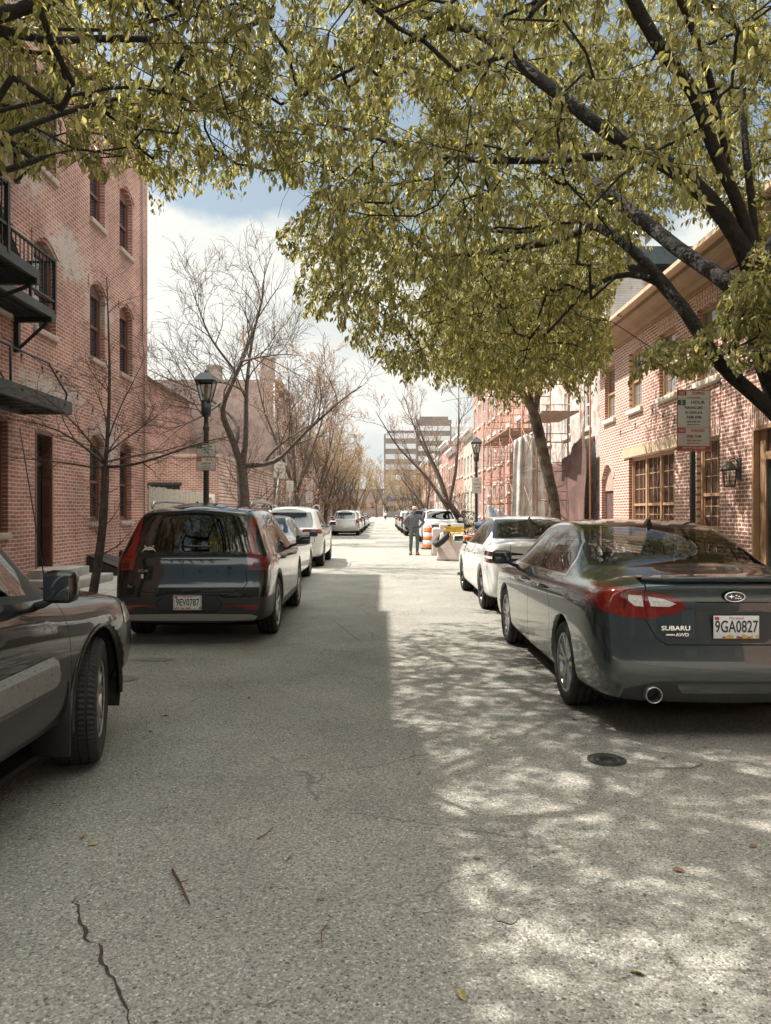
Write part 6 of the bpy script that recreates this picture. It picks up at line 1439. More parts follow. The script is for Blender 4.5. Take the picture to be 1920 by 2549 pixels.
# thin young tree in the pit before the tall brick wall
Y0 = 11.0
g = [(bx((226, 1512, Y0), (232, 1480, Y0), (245, 1400, Y0), (258, 1310, Y0), (262, 1230, Y0), (263, 1160, Y0)), .068, .055), (bx((263, 1160, Y0), (268, 1100, Y0), (273, 1000, Y0), (274, 900, Y0), (270, 800, Y0), (266, 690, Y0)), .034, .006),
     (bx((264, 1162, Y0), (310, 1165, Y0-.2), (360, 1150, Y0-.4), (420, 1135, Y0-.5), (470, 1105, Y0-.4), (580, 1085, Y0-.3)), .026, .005), (bx((262, 1155, Y0), (230, 1130, Y0), (200, 1100, Y0+.1), (170, 1080, Y0+.1), (120, 1050, Y0+.1), (40, 1045, Y0)), .026, .004),
     (bx((262, 1150, Y0), (240, 1110, Y0-.2), (190, 1060, Y0-.4), (120, 980, Y0-.5), (60, 960, Y0-.6)), .018, .004), (bx((265, 1130, Y0), (300, 1100, Y0+.3), (360, 1060, Y0+.4), (440, 1000, Y0+.5)), .016, .003), (bx((262, 1165, Y0), (200, 1165, Y0+.2), (140, 1140, Y0+.3), (60, 1150, Y0+.4), (-20, 1130, Y0+.4)), .016, .004),
     (bx((264, 1150, Y0), (330, 1130, Y0+.5), (420, 1130, Y0+.9), (500, 1090, Y0+1.1)), .018, .003), (bx((268, 1100, Y0), (300, 1000, Y0-.2), (350, 930, Y0-.3), (372, 860, Y0-.3)), .012, .003), (bx((270, 1060, Y0), (250, 980, Y0+.2), (215, 930, Y0+.3)), .010, .003), (bx((262, 1150, Y0), (270, 1120, Y0-.6), (300, 1080, Y0-1.1), (330, 1060, Y0-1.5)), .014, .003)]
bare_tree('young_tree', 'thin bare young tree with wide flat twigs standing before the tall brick wall', tuple(at(226, 1512, Y0))[:2]+(.12,), g, 21, .06, (.75, .42, .22), (8, 5, 3), 0, upb=.05, minr=.0022, horiz=.45, barkm=bark2)
# big bare tree with the low crossing limb
Y0 = 21.3
g = [(bx((606, 1432, Y0), (606, 1340, Y0), (608, 1270, Y0), (606, 1210, Y0), (600, 1160, Y0)), .21, .165),
     (bx((600, 1160, Y0), (585, 1110, Y0), (570, 1065, Y0), (545, 1035, Y0-.2), (555, 1000, Y0-.2), (575, 960, Y0), (590, 930, Y0), (610, 880, Y0), (640, 800, Y0+.2), (655, 740, Y0+.4), (660, 660, Y0+.5)), .11, .012),
     (bx((604, 1160, Y0), (612, 1100, Y0), (613, 1040, Y0), (612, 980, Y0), (618, 925, Y0), (625, 860, Y0), (640, 790, Y0-.3), (660, 720, Y0-.6)), .10, .01),
     (bx((606, 1160, Y0), (650, 1157, Y0), (690, 1155, Y0), (720, 1120, Y0-.1), (750, 1085, Y0-.2), (790, 1050, Y0-.3), (850, 995, Y0-.5), (900, 960, Y0-.6)), .085, .012), (bx((655, 1157, Y0), (660, 1135, Y0), (700, 1105, Y0+.3), (740, 1075, Y0+.5), (800, 1045, Y0+.8)), .06, .01),
     (bx((585, 1110, Y0), (600, 1070, Y0+.3), (585, 1040, Y0+.4), (560, 1020, Y0+.6), (520, 990, Y0+.8), (480, 965, Y0+1), (420, 945, Y0+1), (370, 920, Y0+1)), .07, .012),
     (bx((590, 930, Y0), (560, 890, Y0), (520, 840, Y0-.3), (500, 780, Y0-.6), (470, 700, Y0-.8)), .045, .008), (bx((612, 980, Y0), (590, 960, Y0-.8), (540, 950, Y0-1.5), (500, 940, Y0-2)), .04, .01), (bx((600, 900, Y0), (640, 890, Y0-1), (700, 880, Y0-1.6), (750, 885, Y0-2)), .04, .008), (bx((555, 1000, Y0), (500, 1040, Y0-.8), (450, 1060, Y0-1.4), (400, 1080, Y0-1.6)), .04, .008)]
bare_tree('bare_tree', 'large bare crooked tree with a cut stub and one long limb reaching over the street', tuple(at(606, 1432, Y0))[:2]+(.12,), g, 22, .2, (2.3, 1.15, .55), (9, 6, 4), 1.7, upb=.22, minr=.005, barkm=bark2)
# generic kinds, grown once and then copied along the kerbs
def generic(seed, H, label, budn, bud, lean=0.0, kids=(7, 6, 4), bs=(.03, .06), stems=5, up=.35):
    rng = np.random.default_rng(seed); th = H*.24; g = [([(0, 0, 0), (.03, .02, th*.5), (lean*.4, .05, th)], .17, .12)]
    for k in range(stems):
        a = 2*math.pi*(k+rng.uniform(-.3, .3))/stems; s = rng.uniform(.22, .42)*H*.8; top = H*rng.uniform(.74, 1.0)
        g.append(([(lean*.4, .05, th*rng.uniform(.8, 1)), (lean*.6+math.cos(a)*s*.35, math.sin(a)*s*.35, th+(top-th)*.28), (lean+math.cos(a)*s*.75, math.sin(a)*s*.75, th+(top-th)*.62), (lean*1.3+math.cos(a)*s, math.sin(a)*s, top)], .085, .012))
    return bare_tree('budding_tree', label, (0, 0, 0), g, seed, .17, (H*.26, H*.13, H*.07), kids, budn, bud, bs, bark2, up, None, .006)
kindA = generic(31, 9.2, None, 6.5, budM, 0, (8, 6, 4), (.04, .075)); kindB = generic(32, 8.0, None, 8.5, budM2, .3, (7, 6, 4), (.05, .09)); kindC = generic(33, 7.0, None, 4.2, budM, -1.6, (7, 5, 4), (.035, .06), 4)
def put(kind, x, y, rz, s, label, first=[set()]):
    if kind.name in first[0]: o = copy_tree(kind)
    else: o = kind; first[0].add(kind.name)
    o.location = (x, y, .12); o.rotation_euler = (0, 0, R(rz)); o.scale = (s, s, s*1.0); tag(o, label, 'tree', 'budding trees lining the street'); return o
put(kindA, -4.15, 35.8, 40, 1.08, 'tall pink budding tree just beyond the big bare one on the left'); put(kindA, -4.1, 45.8, 150, .98, 'pink budding tree second beyond the big bare one, before the grey gabled house front')
put(kindB, -4.2, 54.5, 20, 1.0, 'ochre budding tree beside the champagne silver wagon'); put(kindA, -4.1, 63, 260, 1.0, 'pink budding tree beside the far black wagon on the left'); put(kindB, -4.2, 73, 110, 1.05, 'ochre budding tree midway down the left kerb')
put(kindB, -4.1, 84, 200, 1.1, 'ochre tree far down the left kerb near the facing silver sedan'); put(kindA, -4.2, 96, 10, 1.1, 'pinkish tree far down the left kerb'); put(kindB, -4.0, 110, 300, 1.1, 'tan tree second from the end of the left kerb'); put(kindB, -3.6, 128, 70, 1.15, 'tan tree last at the end of the left kerb')
put(kindC, 4.1, 37.0, 15, 1.15, 'bare tree leaning towards the street behind the water filled barriers'); put(kindC, 4.0, 57, 320, 1.0, 'dark leaning tree beyond the white facing wagon on the right'); put(kindB, 4.1, 74, 100, .78, 'low ochre tree midway down the right kerb'); put(kindA, 4.2, 92, 200, .9, 'pinkish tree far down the right kerb')
put(kindA, -1.5, 215, 70, 1.9, 'broad pinkish tree at the very end of the street, left of the middle one'); put(kindB, 5.5, 205, 170, 1.5, 'broad tan tree at the very end of the street, right of the middle one'); put(kindB, 4.2, 112, 30, .95, 'tan tree farther down the right kerb'); put(kindB, 3.6, 132, 140, 1.0, 'tan tree last on the right kerb'); put(kindB, -8, 150, 140, 1.6, 'broad tan tree closing the street, the one on its left side'); put(kindB, 1.0, 190, 240, 1.7, 'broad tan tree closing the view at the middle of the street end'); put(kindB, 9, 165, 20, 1.35, 'broad tan tree closing the street, the one before the office blocks')
# dark evergreen shrubs against the left fronts
def shrub(x, y, r, h, seed, label, mat):
    rng = np.random.default_rng(seed); t = thing('evergreen_shrub', label, 'shrub', (x, y, .12), 0, 'dark evergreen shrubs')
    n = 3800; u = rng.normal(size=(n, 3)); u /= np.linalg.norm(u, axis=1, keepdims=True); q = rng.random((n, 1))**.45; P = u*q*[r, r, h*.5]+[0, 0, h*.52]; P += .12*np.sin(P*7+seed)
    leaves('crown', P, u+rng.normal(size=(n, 3))*.6, rng.uniform(.05, .09, n), mat, t, .5, rng); tubes('stem', [(np.array([(0, 0, 0), (.05, 0, h*.5)]), [.04, .02], 6)], bark, t)
everM = leaf_mat('evergreen_leaf', (.010, .022, .008), (.018, .034, .012), (.035, .055, .02), .15)
shrub(-5.4, 40.5, .9, 2.4, 41, 'dark evergreen shrub before the grey gabled house', everM); shrub(-5.3, 48.5, .8, 2.0, 42, 'dark evergreen shrub beside the champagne silver wagon', everM); shrub(5.4, 46, .6, 1.5, 43, 'dark shrub by the steps in the right row', everM)
# ================================================================ lamps, signs, works, people
signW = pmat('sign_white', (.50, .51, .46), .35, noise=(4, .08)); signRed = pmat('sign_red', (.36, .035, .03), .4); signGr = pmat('sign_green', (.03, .10, .05), .4); signDk = pmat('sign_dark', (.06, .055, .05), .4)
postM = pmat('post_black', (.02, .022, .02), .5, noise=(20, .3)); postG = pmat('post_galvanised', (.20, .20, .19), .5, .6)
orangeM = pmat('traffic_orange', (.62, .12, .02), .45, noise=(7, .15)); reflW = pmat('reflective_white', (.66, .66, .64), .35, noise=(9, .1)); reflS = pmat('reflective_silver', (.42, .42, .42), .3, .3, noise=(15, .2)); rubber = pmat('black_rubber', (.02, .02, .02), .7)
def lamp_post(x, y, label):
    t = thing('street_lamp', label, 'street lamp', (x, y, SZ), 0, 'black lantern street lamps')
    m = MB(); m.lathe([(.20, 0), (.20, .05), (.15, .10), (.13, .35), (.10, .42), (.075, .5), (.068, 1.5), (.058, 3.25), (.075, 3.28), (.075, 3.33), (.055, 3.36), (.05, 3.55), (.10, 3.60), (.115, 3.66), (.115, 3.90)], postM, 12, cap=True); m.build('pole', t)
    m = MB(); b, tp = .095, .19
    for (sx, sy) in ((1, 1), (1, -1), (-1, -1), (-1, 1)): m.tube([(sx*b, sy*b, 3.90), (sx*tp, sy*tp, 4.34)], .013, postM, 4, False)
    for z, r, h in ((3.90, b+.012, .03), (4.34, tp+.015, .035)):
        m.box(-r, r, -r, -r+.025, z, z+h, postM); m.box(-r, r, r-.025, r, z, z+h, postM); m.box(-r, -r+.025, -r+.025, r-.025, z, z+h, postM); m.box(r-.025, r, -r+.025, r-.025, z, z+h, postM)
    m.build('lantern_frame', t)
    m = MB(); R2 = .235; V = [(-R2, -R2, 4.375), (R2, -R2, 4.375), (R2, R2, 4.375), (-R2, R2, 4.375), (-.10, -.10, 4.56), (.10, -.10, 4.56), (.10, .10, 4.56), (-.10, .10, 4.56)]
    m.add(V, [(0, 1, 5, 4), (1, 2, 6, 5), (2, 3, 7, 6), (3, 0, 4, 7), (4, 5, 6, 7), (0, 3, 2, 1)], pmat('lamp_cap', (.035, .04, .038), .35, .3)); m.lathe([(.045, 4.56), (.045, 4.60), (.02, 4.63), (.0, 4.64)], postM, 10); m.build('lantern_cap', t)
    m = MB(); q, p = b-.004, tp-.004; V = [(-q, -q, 3.93), (q, -q, 3.93), (q, q, 3.93), (-q, q, 3.93), (-p, -p, 4.34), (p, -p, 4.34), (p, p, 4.34), (-p, p, 4.34)]
    m.add(V, [(0, 1, 5, 4), (1, 2, 6, 5), (2, 3, 7, 6), (3, 0, 4, 7)], glassLt); m.build('lantern_glass', t)
    m = MB(); m.lathe([(.0, 3.92), (.045, 3.94), (.04, 4.10), (.06, 4.2), (.035, 4.30), (0, 4.31)], pmat('lamp_refractor', (.55, .52, .46), .3), 12); m.build('bulb', t)
    return t
lamp_post(-3.98, 16.6, 'black lantern street lamp on the left behind the dark green crossover'); lamp_post(4.05, 31.2, 'black lantern street lamp on the right near the scaffold')
lamp_post(4.0, 78, 'tiny black lantern street lamp far down the right kerb')

def board(par, lines, w, h, Mx, name='sign_panel', bg=signW, edge=signRed):
    """flat printed panel facing -y; lines = (kind, z0, z1, ...) in fractions of the height"""
    m = MB(); m.bbox(-w/2, w/2, 0, .004, -h/2, h/2, bg, .0018, Mx); p = m.build(name, par)
    m = MB(); e = w*.022
    for b in ((-w/2+e*.4, w/2-e*.4, h/2-e*1.4, h/2-e*.4), (-w/2+e*.4, w/2-e*.4, -h/2+e*.4, -h/2+e*1.4), (-w/2+e*.4, -w/2+e*1.4, -h/2+e*1.4, h/2-e*1.4), (w/2-e*1.4, w/2-e*.4, -h/2+e*1.4, h/2-e*1.4)): m.box(b[0], b[1], -.0012, -.0002, b[2], b[3], edge, Mx)
    for L in lines:
        if L[0] == 'rect': _, x0, x1, z0, z1, mt = L; m.box(x0*w, x1*w, -.0014, -.0003, z0*h, z1*h, mt, Mx)
        if L[0] == 'arrow':
            _, x0, x1, z, mt = L; d = 1 if x1 > x0 else -1; m.box(min(x0, x1)*w, max(x0, x1)*w-d*0, -.0014, -.0003, z*h-.004*w/.44, z*h+.004*w/.44, mt, Mx)
            P = [(x1*w, z*h), (x1*w-d*.07*w, z*h+.018*w), (x1*w-d*.07*w, z*h-.018*w)]; m.add([Mx @ Vector((a, -.0014, b)) for a, b in P], [(0, 1, 2)], mt)
    m.build('sign_marks', p)
    for L in lines:
        if L[0] == 'text': _, s, x, z, size, mt, sx = L; text_mesh(s, size*h, mt, p, Mx @ Matrix.Translation((x*w, -.0012, z*h)) @ FACE_BACK, 'lettering', .0006, sx=sx, bold=.0012*w/.44)
    return p
FULL = [('rect', -.47, -.22, .405, .475, signRed), ('text', 'NO', -.345, .44, .068, signW, .85), ('text', 'STOPPING', .13, .44, .068, signRed, .66), ('arrow', -.2, .2, .375, signRed), ('rect', -.47, .47, .352, .356, signGr),
    ('rect', -.47, -.24, .245, .335, signGr), ('text', '2', -.355, .29, .085, signW, .9), ('text', 'HOUR', .12, .292, .075, signDk, 1.05), ('text', 'PARKING LIMIT', 0, .205, .060, signDk, .75), ('text', 'IN AREA #16', 0, .128, .060, signDk, .85), ('text', '7AM-5PM', 0, .050, .062, signDk, 1.0),
    ('text', 'MON THRU SUN', 0, -.022, .030, signDk, 1.0), ('arrow', .18, -.2, -.068, signDk), ('rect', -.47, .47, -.110, -.105, signRed), ('rect', -.47, -.24, -.205, -.118, signRed), ('text', 'NO', -.355, -.165, .072, signW, .8), ('text', 'PARKING', .12, -.165, .072, signRed, .72),
    ('text', '5PM-7AM', 0, -.258, .062, signRed, 1.0), ('text', 'MON THRU SUN', 0, -.325, .030, signRed, 1.0), ('arrow', .18, -.2, -.372, signRed), ('rect', -.47, .47, -.475, -.415, signRed), ('text', 'EXCEPT WITH AREA #16 PERMIT', 0, -.445, .034, signW, .78)]
def sign_post(name, label, x, y, tilt, boards, square=False, h=2.6, rz=0):
    t = thing(name, label, 'sign', (x, y, SZ), R(rz)); T0 = Matrix.Rotation(R(tilt), 4, 'Y')
    m = MB()
    if square:
        m.box(-.026, .026, -.026, .026, 0, h, postM)
        k = .06
        while k < h-.5:
            for s in (-1, 1): m.lathe([(0, 0), (.0055, 0)], pmat('hole_light', (.55, .53, .48), .8), 6, Matrix.Translation((s*.0265, 0, k)) @ Matrix.Rotation(R(90), 4, 'Y'))
            m.lathe([(0, 0), (.0055, 0)], MATS['hole_light'] if k < -1 else dark, 6, Matrix.Translation((0, -.0265, k)) @ Matrix.Rotation(R(90), 4, 'X')); k += .0254*1.3
    else:
        pts = [T0 @ Vector((0, 0, 0)), T0 @ Vector((0, 0, h))]; m.tube(pts, .026, postG, 8)
    m.build('post', t)
    for (lines, w, hh, z) in boards: board(t, lines, w, hh, T0 @ Matrix.Translation((0, -.032, z)))
    return t
sign_post('parking_sign', 'tall parking rules sign with no stopping and two hour limit, on a black perforated post', 4.0, 9.4, 0, [(FULL, .445, .79, 2.57)], True, 2.98, 3)
LOWER = [('rect', -.47, -.22, .12, .40, signGr), ('text', '2', -.345, .26, .20, signW, .9), ('text', 'HOUR', .13, .26, .20, signDk, .8), ('text', 'PARKING LIMIT', 0, .02, .13, signDk, .6), ('text', '7AM-5PM', 0, -.18, .14, signDk, .8)]
NOP = [('rect', -.47, -.24, .18, .45, signRed), ('text', 'NO', -.355, .31, .22, signW, .7), ('text', 'PARKING', .12, .31, .22, signRed, .6), ('text', '5PM-7AM', 0, .02, .20, signRed, .85), ('text', 'MON THRU SUN', 0, -.22, .09, signRed, .9), ('arrow', .18, -.2, -.36, signRed)]
t = thing('parking_sign', 'pair of parking rule panels strapped to the left lantern post', 'sign', (-3.98, 16.6, SZ))
Mx = Matrix.Translation((.02, -.085, 0)); board(t, LOWER, .44, .30, Mx @ Matrix.Translation((0, 0, 2.80))); board(t, NOP, .44, .30, Mx @ Matrix.Translation((0, 0, 2.49)))
m = MB(); m.box(-.075, .075, -.08, .075, 2.78, 2.80, galv); m.box(-.075, .075, -.08, .075, 2.46, 2.48, galv); m.build('strap', t)
PINK = [('text', 'NO', 0, .30, .20, signRed, .9), ('text', 'PARKING', 0, .07, .18, signRed, .62), ('text', '7AM-5PM', 0, -.16, .12, signRed, .8), ('arrow', .2, -.2, -.33, signDk)]
RULES = [('text', 'NO', 0, .33, .16, signRed, .9), ('text', 'PARKING', 0, .14, .14, signRed, .7), ('text', 'STREET', 0, -.04, .11, signDk, .8), ('text', 'CLEANING', 0, -.19, .11, signDk, .7), ('arrow', .2, -.2, -.36, signRed)]
sign_post('parking_sign', 'tilted white no parking sign on a leaning post beside the white wagon', -4.12, 27.0, 7, [(PINK, .46, .62, 2.98)], h=2.7)
sign_post('parking_sign', 'small upright white sign just right of the tilted one', -4.0, 32.0, 0, [(RULES, .31, .46, 2.55)], h=2.75)
sign_post('parking_sign', 'two white panels stacked on one post before the left budding trees', -4.05, 41.0, 0, [(PINK, .44, .68, 2.98), (RULES, .42, .66, 2.25)], h=3.2)
sign_post('parking_sign', 'distant small white sign beside the champagne silver wagon', -4.0, 60, 0, [(PINK, .45, .60, 2.5)], h=2.75)
sign_post('parking_sign', 'white sign plate on the right lantern post', 4.05, 31.12, 0, [(PINK, .40, .68, 2.55)], h=.2)
sign_post('parking_sign', 'white sign on a leaning dark post in front of the right row', 3.95, 45.5, -3, [(RULES, .46, .62, 2.55)], h=2.8)
sign_post('parking_sign', 'narrow white sign just left of the leaning dark posted one', 4.0, 51.5, 0, [(PINK, .36, .58, 2.45)], h=2.7)

# ---------------------------------------------------------------- string lights
def string_lights(label, anchors, n, wall, sag=.25, drop=.13):
    t = thing('string_lights', label, 'lights', (0, 0, 0)); P = []
    for a, b in zip(anchors[:-1], anchors[1:]):
        a, b = Vector(a), Vector(b)
        for k in range(12): f = k/12; q = a.lerp(b, f); q.z -= sag*4*f*(1-f)*(b-a).length/4; P.append(q)
    P.append(Vector(anchors[-1])); m = MB(); m.tube(P, .006, rubber, 5); m.build('cable', t)
    for k in range(n):
        f = (k+.5)/n*(len(P)-1); i = int(f); q = P[i].lerp(P[i+1], f-i)
        m = MB(); m.tube([q, q-Vector((0, 0, drop*.55))], .004, rubber, 4); m.lathe([(0, 0), (.017, -.005), (.02, -.045), (.014, -.05)], rubber, 8, Matrix.Translation(q-Vector((0, 0, drop*.5)))); s = m.build('socket', t)
        m = MB(); m.lathe([(.012, -.05), (.022, -.075), (.026, -.105), (.018, -.13), (0, -.14)], glassLt, 10, Matrix.Translation(q-Vector((0, 0, drop*.5)))); m.build('bulb', s)
    m = MB()
    for a in anchors: m.lathe([(0, 0), (.02, 0), (.02, .05), (0, .05)], ironB, 6, Matrix.Translation((wall if abs(a[0]-wall) < .4 else a[0], a[1], a[2])) @ Matrix.Rotation(R(90), 4, 'Y'))
    m.build('hook', t)
string_lights('string of bare bulbs slung along the tall brick wall under the fire escape', [(-6.42, 8.0, 4.95), (-6.40, 12.0, 4.60), (-6.40, 14.6, 4.35), (-6.40, 17.2, 3.75), (-6.40, 19.6, 3.6)], 13, XL, .12)
string_lights('string of bare bulbs zigzagging across the sunlit pink brick wall', [(6.22, 19.6, 3.75), (6.22, 16.8, 4.0), (6.22, 15.2, 3.55), (6.22, 13.4, 4.0), (6.22, 11.2, 3.9)], 10, XR, .15)
# ---------------------------------------------------------------- scaffold and sheeting
scO = pmat('scaffold_orange', (.33, .15, .085), .6, noise=(9, .3)); plank = pmat('scaffold_plank', (.26, .17, .12), .85, noise=(7, .3))
t = thing('scaffold', 'orange pipe scaffold with plank decks in front of the salmon and white painted houses', 'scaffold')
ysc = [21.45, 24.0, 26.5, 29.0, 31.5, 34.0, 36.5]
def frame(y, hh, full=True):
    m = MB()
    if full: m.tube([(5.1, y, SZ), (5.1, y, hh)], .028, scO, 6)
    m.tube([(6.12, y, SZ), (6.12, y, hh)], .028, scO, 6)
    z = 1.0
    while z < hh and full:
        m.tube([(5.1, y, z), (6.12, y, z)], .02, scO, 5); m.tube([(5.1, y, z+.28), (6.12, y, z+.28)], .015, scO, 5)
        m.tube([(5.42, y, z), (5.42, y, z+.28)], .013, scO, 5); z += .95
    m.build('scaffold_frame', t)
for k, y in enumerate(ysc): frame(y, 6.6 if k not in (0,) else 6.4, k != 0)
for a, b in zip(ysc[1:-1], ysc[2:]):
    m = MB()
    for zz0 in (1.2, 3.1, 5.0):
        m.tube([(5.1, a, zz0), (5.1, b, zz0+1.5)], .013, scO, 5); m.tube([(5.1, b, zz0), (5.1, a, zz0+1.5)], .013, scO, 5); m.tube([(5.1, a, zz0-.1), (5.1, b, zz0-.1)], .016, scO, 5)
    m.build('cross_brace', t)
for (a, b, z, x0) in ((29.0, 34.0, 4.85, 5.0), (34.0, 36.5, 4.85, 5.0), (22.4, 25.0, 4.62, 4.9)):
    m = MB()
    for k in range(4): m.box(x0+.02+k*.29, x0+.29+k*.29, a+.02, b-.02, z, z+.045, plank)
    m.build('plank_deck', t)
tarpB = pmat('brown_debris_sheet', (.13, .068, .055), .85, noise=(1.6, .35), bump=(9, .6, .03)); tarpG = pmat('grey_canvas_tarp', (.50, .47, .43), .85, noise=(2.5, .3), bump=(12, .7, .03))
def sheet(name, label, fn, nu, nv, mat, cat='tarp'):
    V = np.array([fn(i/nu, j/nv) for i in range(nu+1) for j in range(nv+1)]); i = np.arange(nu)[:, None]*(nv+1); j = np.arange(nv)[None, :]
    Fq = np.stack([i+j, i+j+1, i+nv+2+j, i+nv+1+j], -1).reshape(-1, 4); o = fast_mesh(name, V, Fq, mat, None, True); md = o.modifiers.new('s', 'SOLIDIFY'); md.thickness = .006; tag(o, label, cat); return o
def fb_(u, v):
    y = 21.6+u*8.0; top = 4.25-1.15*math.sin(math.pi*min(1, u*1.02))**.8 + .25*u; x = 6.05 + .05*math.sin(u*40+3*math.sin(v*4))*(.4+.6*v) + .12*math.sin(u*9)*(1-v)
    return (x - .10*(1-v), y, SZ+.02+(top-SZ)*v)
sheet('debris_sheet', 'reddish brown debris sheeting sagging across the front of the white painted house', fb_, 90, 24, tarpB)
def fg_(u, v):
    x = 4.75 + u*1.0; top = 4.35 - .5*abs(u-.45); d = .10*math.sin(u*17+v*1.5)*(1-.5*v) + .05*math.sin(u*31-v*3); w = 1+.35*(1-v)
    return (5.2+(x-5.2)*w*.9, 26.4+d-.35*u, SZ+.02+(top-SZ)*v)
sheet('grey_tarp', 'crumpled grey canvas tarp hanging from the scaffold beside the brown sheeting', fg_, 44, 30, tarpG)
def fw_(u, v): return (4.9+u*.9+.06*math.sin(v*5), 33.4+.12*math.sin(u*12+v*4), SZ+1.75*v*(1-.25*u))
sheet('pale_blue_tarp', 'pale blue plastic sheet draped on the lowest bay of the scaffold', fw_, 24, 20, pmat('pale_blue_plastic', (.42, .52, .60), .5, noise=(4, .25)))

# ---------------------------------------------------------------- road works: barrels, barriers, cart
def barrel(x, y, label):
    t = thing('traffic_barrel', label, 'barrel', (x, y, 0), 0, None); m = MB(); m.lathe([(.30, 0), (.32, .02), (.30, .07), (.24, .08)], rubber, 20, cap=True); m.build('base', t)
    m = MB(); z = .06; r = .26
    for k, mt in enumerate((orangeM, reflW, orangeM, reflW, orangeM)):
        h = .16; m.lathe([(r, z), (r-.004, z+h-.012), (r-.022, z+h)], mt, 24); r -= .018; z += h
    m.lathe([(r, z), (r, z+.03), (r-.05, z+.06), (.0, z+.06)], orangeM, 24); m.build('drum', t)
    m = MB(); m.tube([(-.07, 0, z+.05), (-.06, 0, z+.12), (.06, 0, z+.12), (.07, 0, z+.05)], .015, orangeM, 6); m.build('handle', t); return t
barrel(1.98, 30.8, 'orange traffic barrel with two white bands beside the walking man')
t = thing('channelizer_cone', 'tall tapered orange and silver channelizer cone in front of the white sedan', 'cone', (2.08, 18.1, 0), R(8)); Tl = Matrix.Rotation(R(5), 4, 'Y')
m = MB(); m.lathe([(.21, 0), (.22, .02), (.20, .05), (.12, .055)], rubber, 8, Tl); m.build('base', t)
m = MB(); z = .05; r = .135
for k, mt in enumerate((orangeM, reflS, orangeM, reflS, orangeM)): m.lathe([(r, z), (r-.006, z+.175)], mt, 20, Tl); z += .175; r -= .008
m.lathe([(r+.05, z-.03), (r+.06, z), (r+.04, z+.05), (0, z+.05)], orangeM, 20, Tl); m.build('cone_body', t)
m = MB(); m.tube([Tl @ Vector((0, 0, z+.05)), Tl @ Vector((.0, 0, z+.10)), Tl @ Vector((.06, 0, z+.12)), Tl @ Vector((.1, 0, z+.06))], .014, orangeM, 6); m.build('handle', t)
pinkW = pmat('pinkish_white_plastic', (.60, .50, .47), .5, noise=(3, .12))
def barrier(x, y, w, h, d, rz, label, mat=pinkW, taper=.78):
    t = thing('plastic_barrier', label, 'barrier', (x, y, 0), R(rz)); bm = bmesh.new(); bmesh.ops.create_cube(bm, size=1)
    for v in bm.verts:
        top = v.co.z > 0; v.co = Vector((v.co.x*w*(taper if top else 1), v.co.y*d*(.5 if top else 1), h if top else .0))
    bmesh.ops.bevel(bm, geom=bm.edges[:], offset=.06, segments=4, affect='EDGES', profile=.6); m = MB(); m.bm(bm, mat, True)
    m.build('barrier_body', t); m = MB(); m.bbox(-w*.28, w*.28, -.05, .05, h-.02, h+.035, mat, .02); m.build('fill_cap', t); return t
barrier(2.30, 23.6, .98, .90, .55, -18, 'broad pinkish white water filled barrier with a tyre and yellow tape thrown over it')
barrier(1.98, 26.4, .34, .98, .34, 4, 'slim upright white barrier post left of the broad one', taper=.9); barrier(2.32, 27.4, .36, 1.12, .36, 0, 'taller slim white barrier post behind the broad one', taper=.9)
t = thing('warning_panel', 'small white panel with a red square standing behind the barriers', 'panel', (2.95, 28.4, 0)); m = MB(); m.bbox(-.25, .25, -.02, .02, .72, 1.12, reflW, .01); p = m.build('panel', t); m = MB(); m.box(-.12, .12, -.023, -.0205, .80, 1.0, pmat('dull_red', (.45, .12, .09), .6)); m.build('red_square', p)
m = MB(); m.tube([(-.18, 0, 0), (-.18, 0, .72)], .018, galv); m.tube([(.18, 0, 0), (.18, 0, .72)], .018, galv); m.build('panel_legs', t)
t = thing('old_tyre', 'old black tyre slung over the end of the broad white barrier', 'tyre', (1.94, 23.2, .0)); m = MB(); Mt = Matrix.Translation((.0, .30, .70)) @ Matrix.Rotation(R(46), 4, 'Y') @ Matrix.Rotation(R(14), 4, 'Z') @ Matrix.Diagonal((.95, .8, 1, 1))
m.lathe([(.18, -.08), (.28, -.10), (.33, -.08), (.345, 0), (.33, .08), (.28, .10), (.18, .08), (.17, 0)], tyreM, 28, Mt, axis='x', close=True); m.build('tyre_ring', t)
tapeY = pmat('caution_tape_yellow', (.62, .42, .06), .5); t = thing('caution_tape', 'tangled yellow caution tape heaped on the broad white barrier and trailing across to the cone', 'tape', (0, 0, 0)); m = MB(); rr_ = random.Random(5)
def ribbon(P, w=.05):
    P = [Vector(p) for p in P]; vs = []
    for i, p in enumerate(P): a = i*.9; d = Vector((.3*math.sin(a), .3*math.cos(a), 1)).normalized()*w/2; vs += [p-d, p+d]
    m.add(vs, [(2*i, 2*i+1, 2*i+3, 2*i+2) for i in range(len(P)-1)], tapeY)
for k in range(9):
    a = [(2.2+rr_.uniform(-.2, .45), 23.4+rr_.uniform(-.25, .25), .95+rr_.uniform(-.02, .14)) for _ in range(6)]; ribbon(a)
for k in range(4): x = 2.15+k*.07; ribbon([(x, 23.18, .93), (x+.01, 23.10, .8), (x+.03*rr_.random(), 23.08, .62), (x-.02, 23.08, .50-.1*rr_.random())], .035)
ribbon([(2.5, 23.2, .92), (2.45, 21.6, .80), (2.3, 19.8, .78), (2.13, 18.1, .98)], .06); ribbon([(2.6, 23.6, .95), (3.3, 26.0, 1.05), (3.9, 30.5, 1.12), (4.05, 31.1, 1.1)], .06)
m.build('tape_ribbons', t)
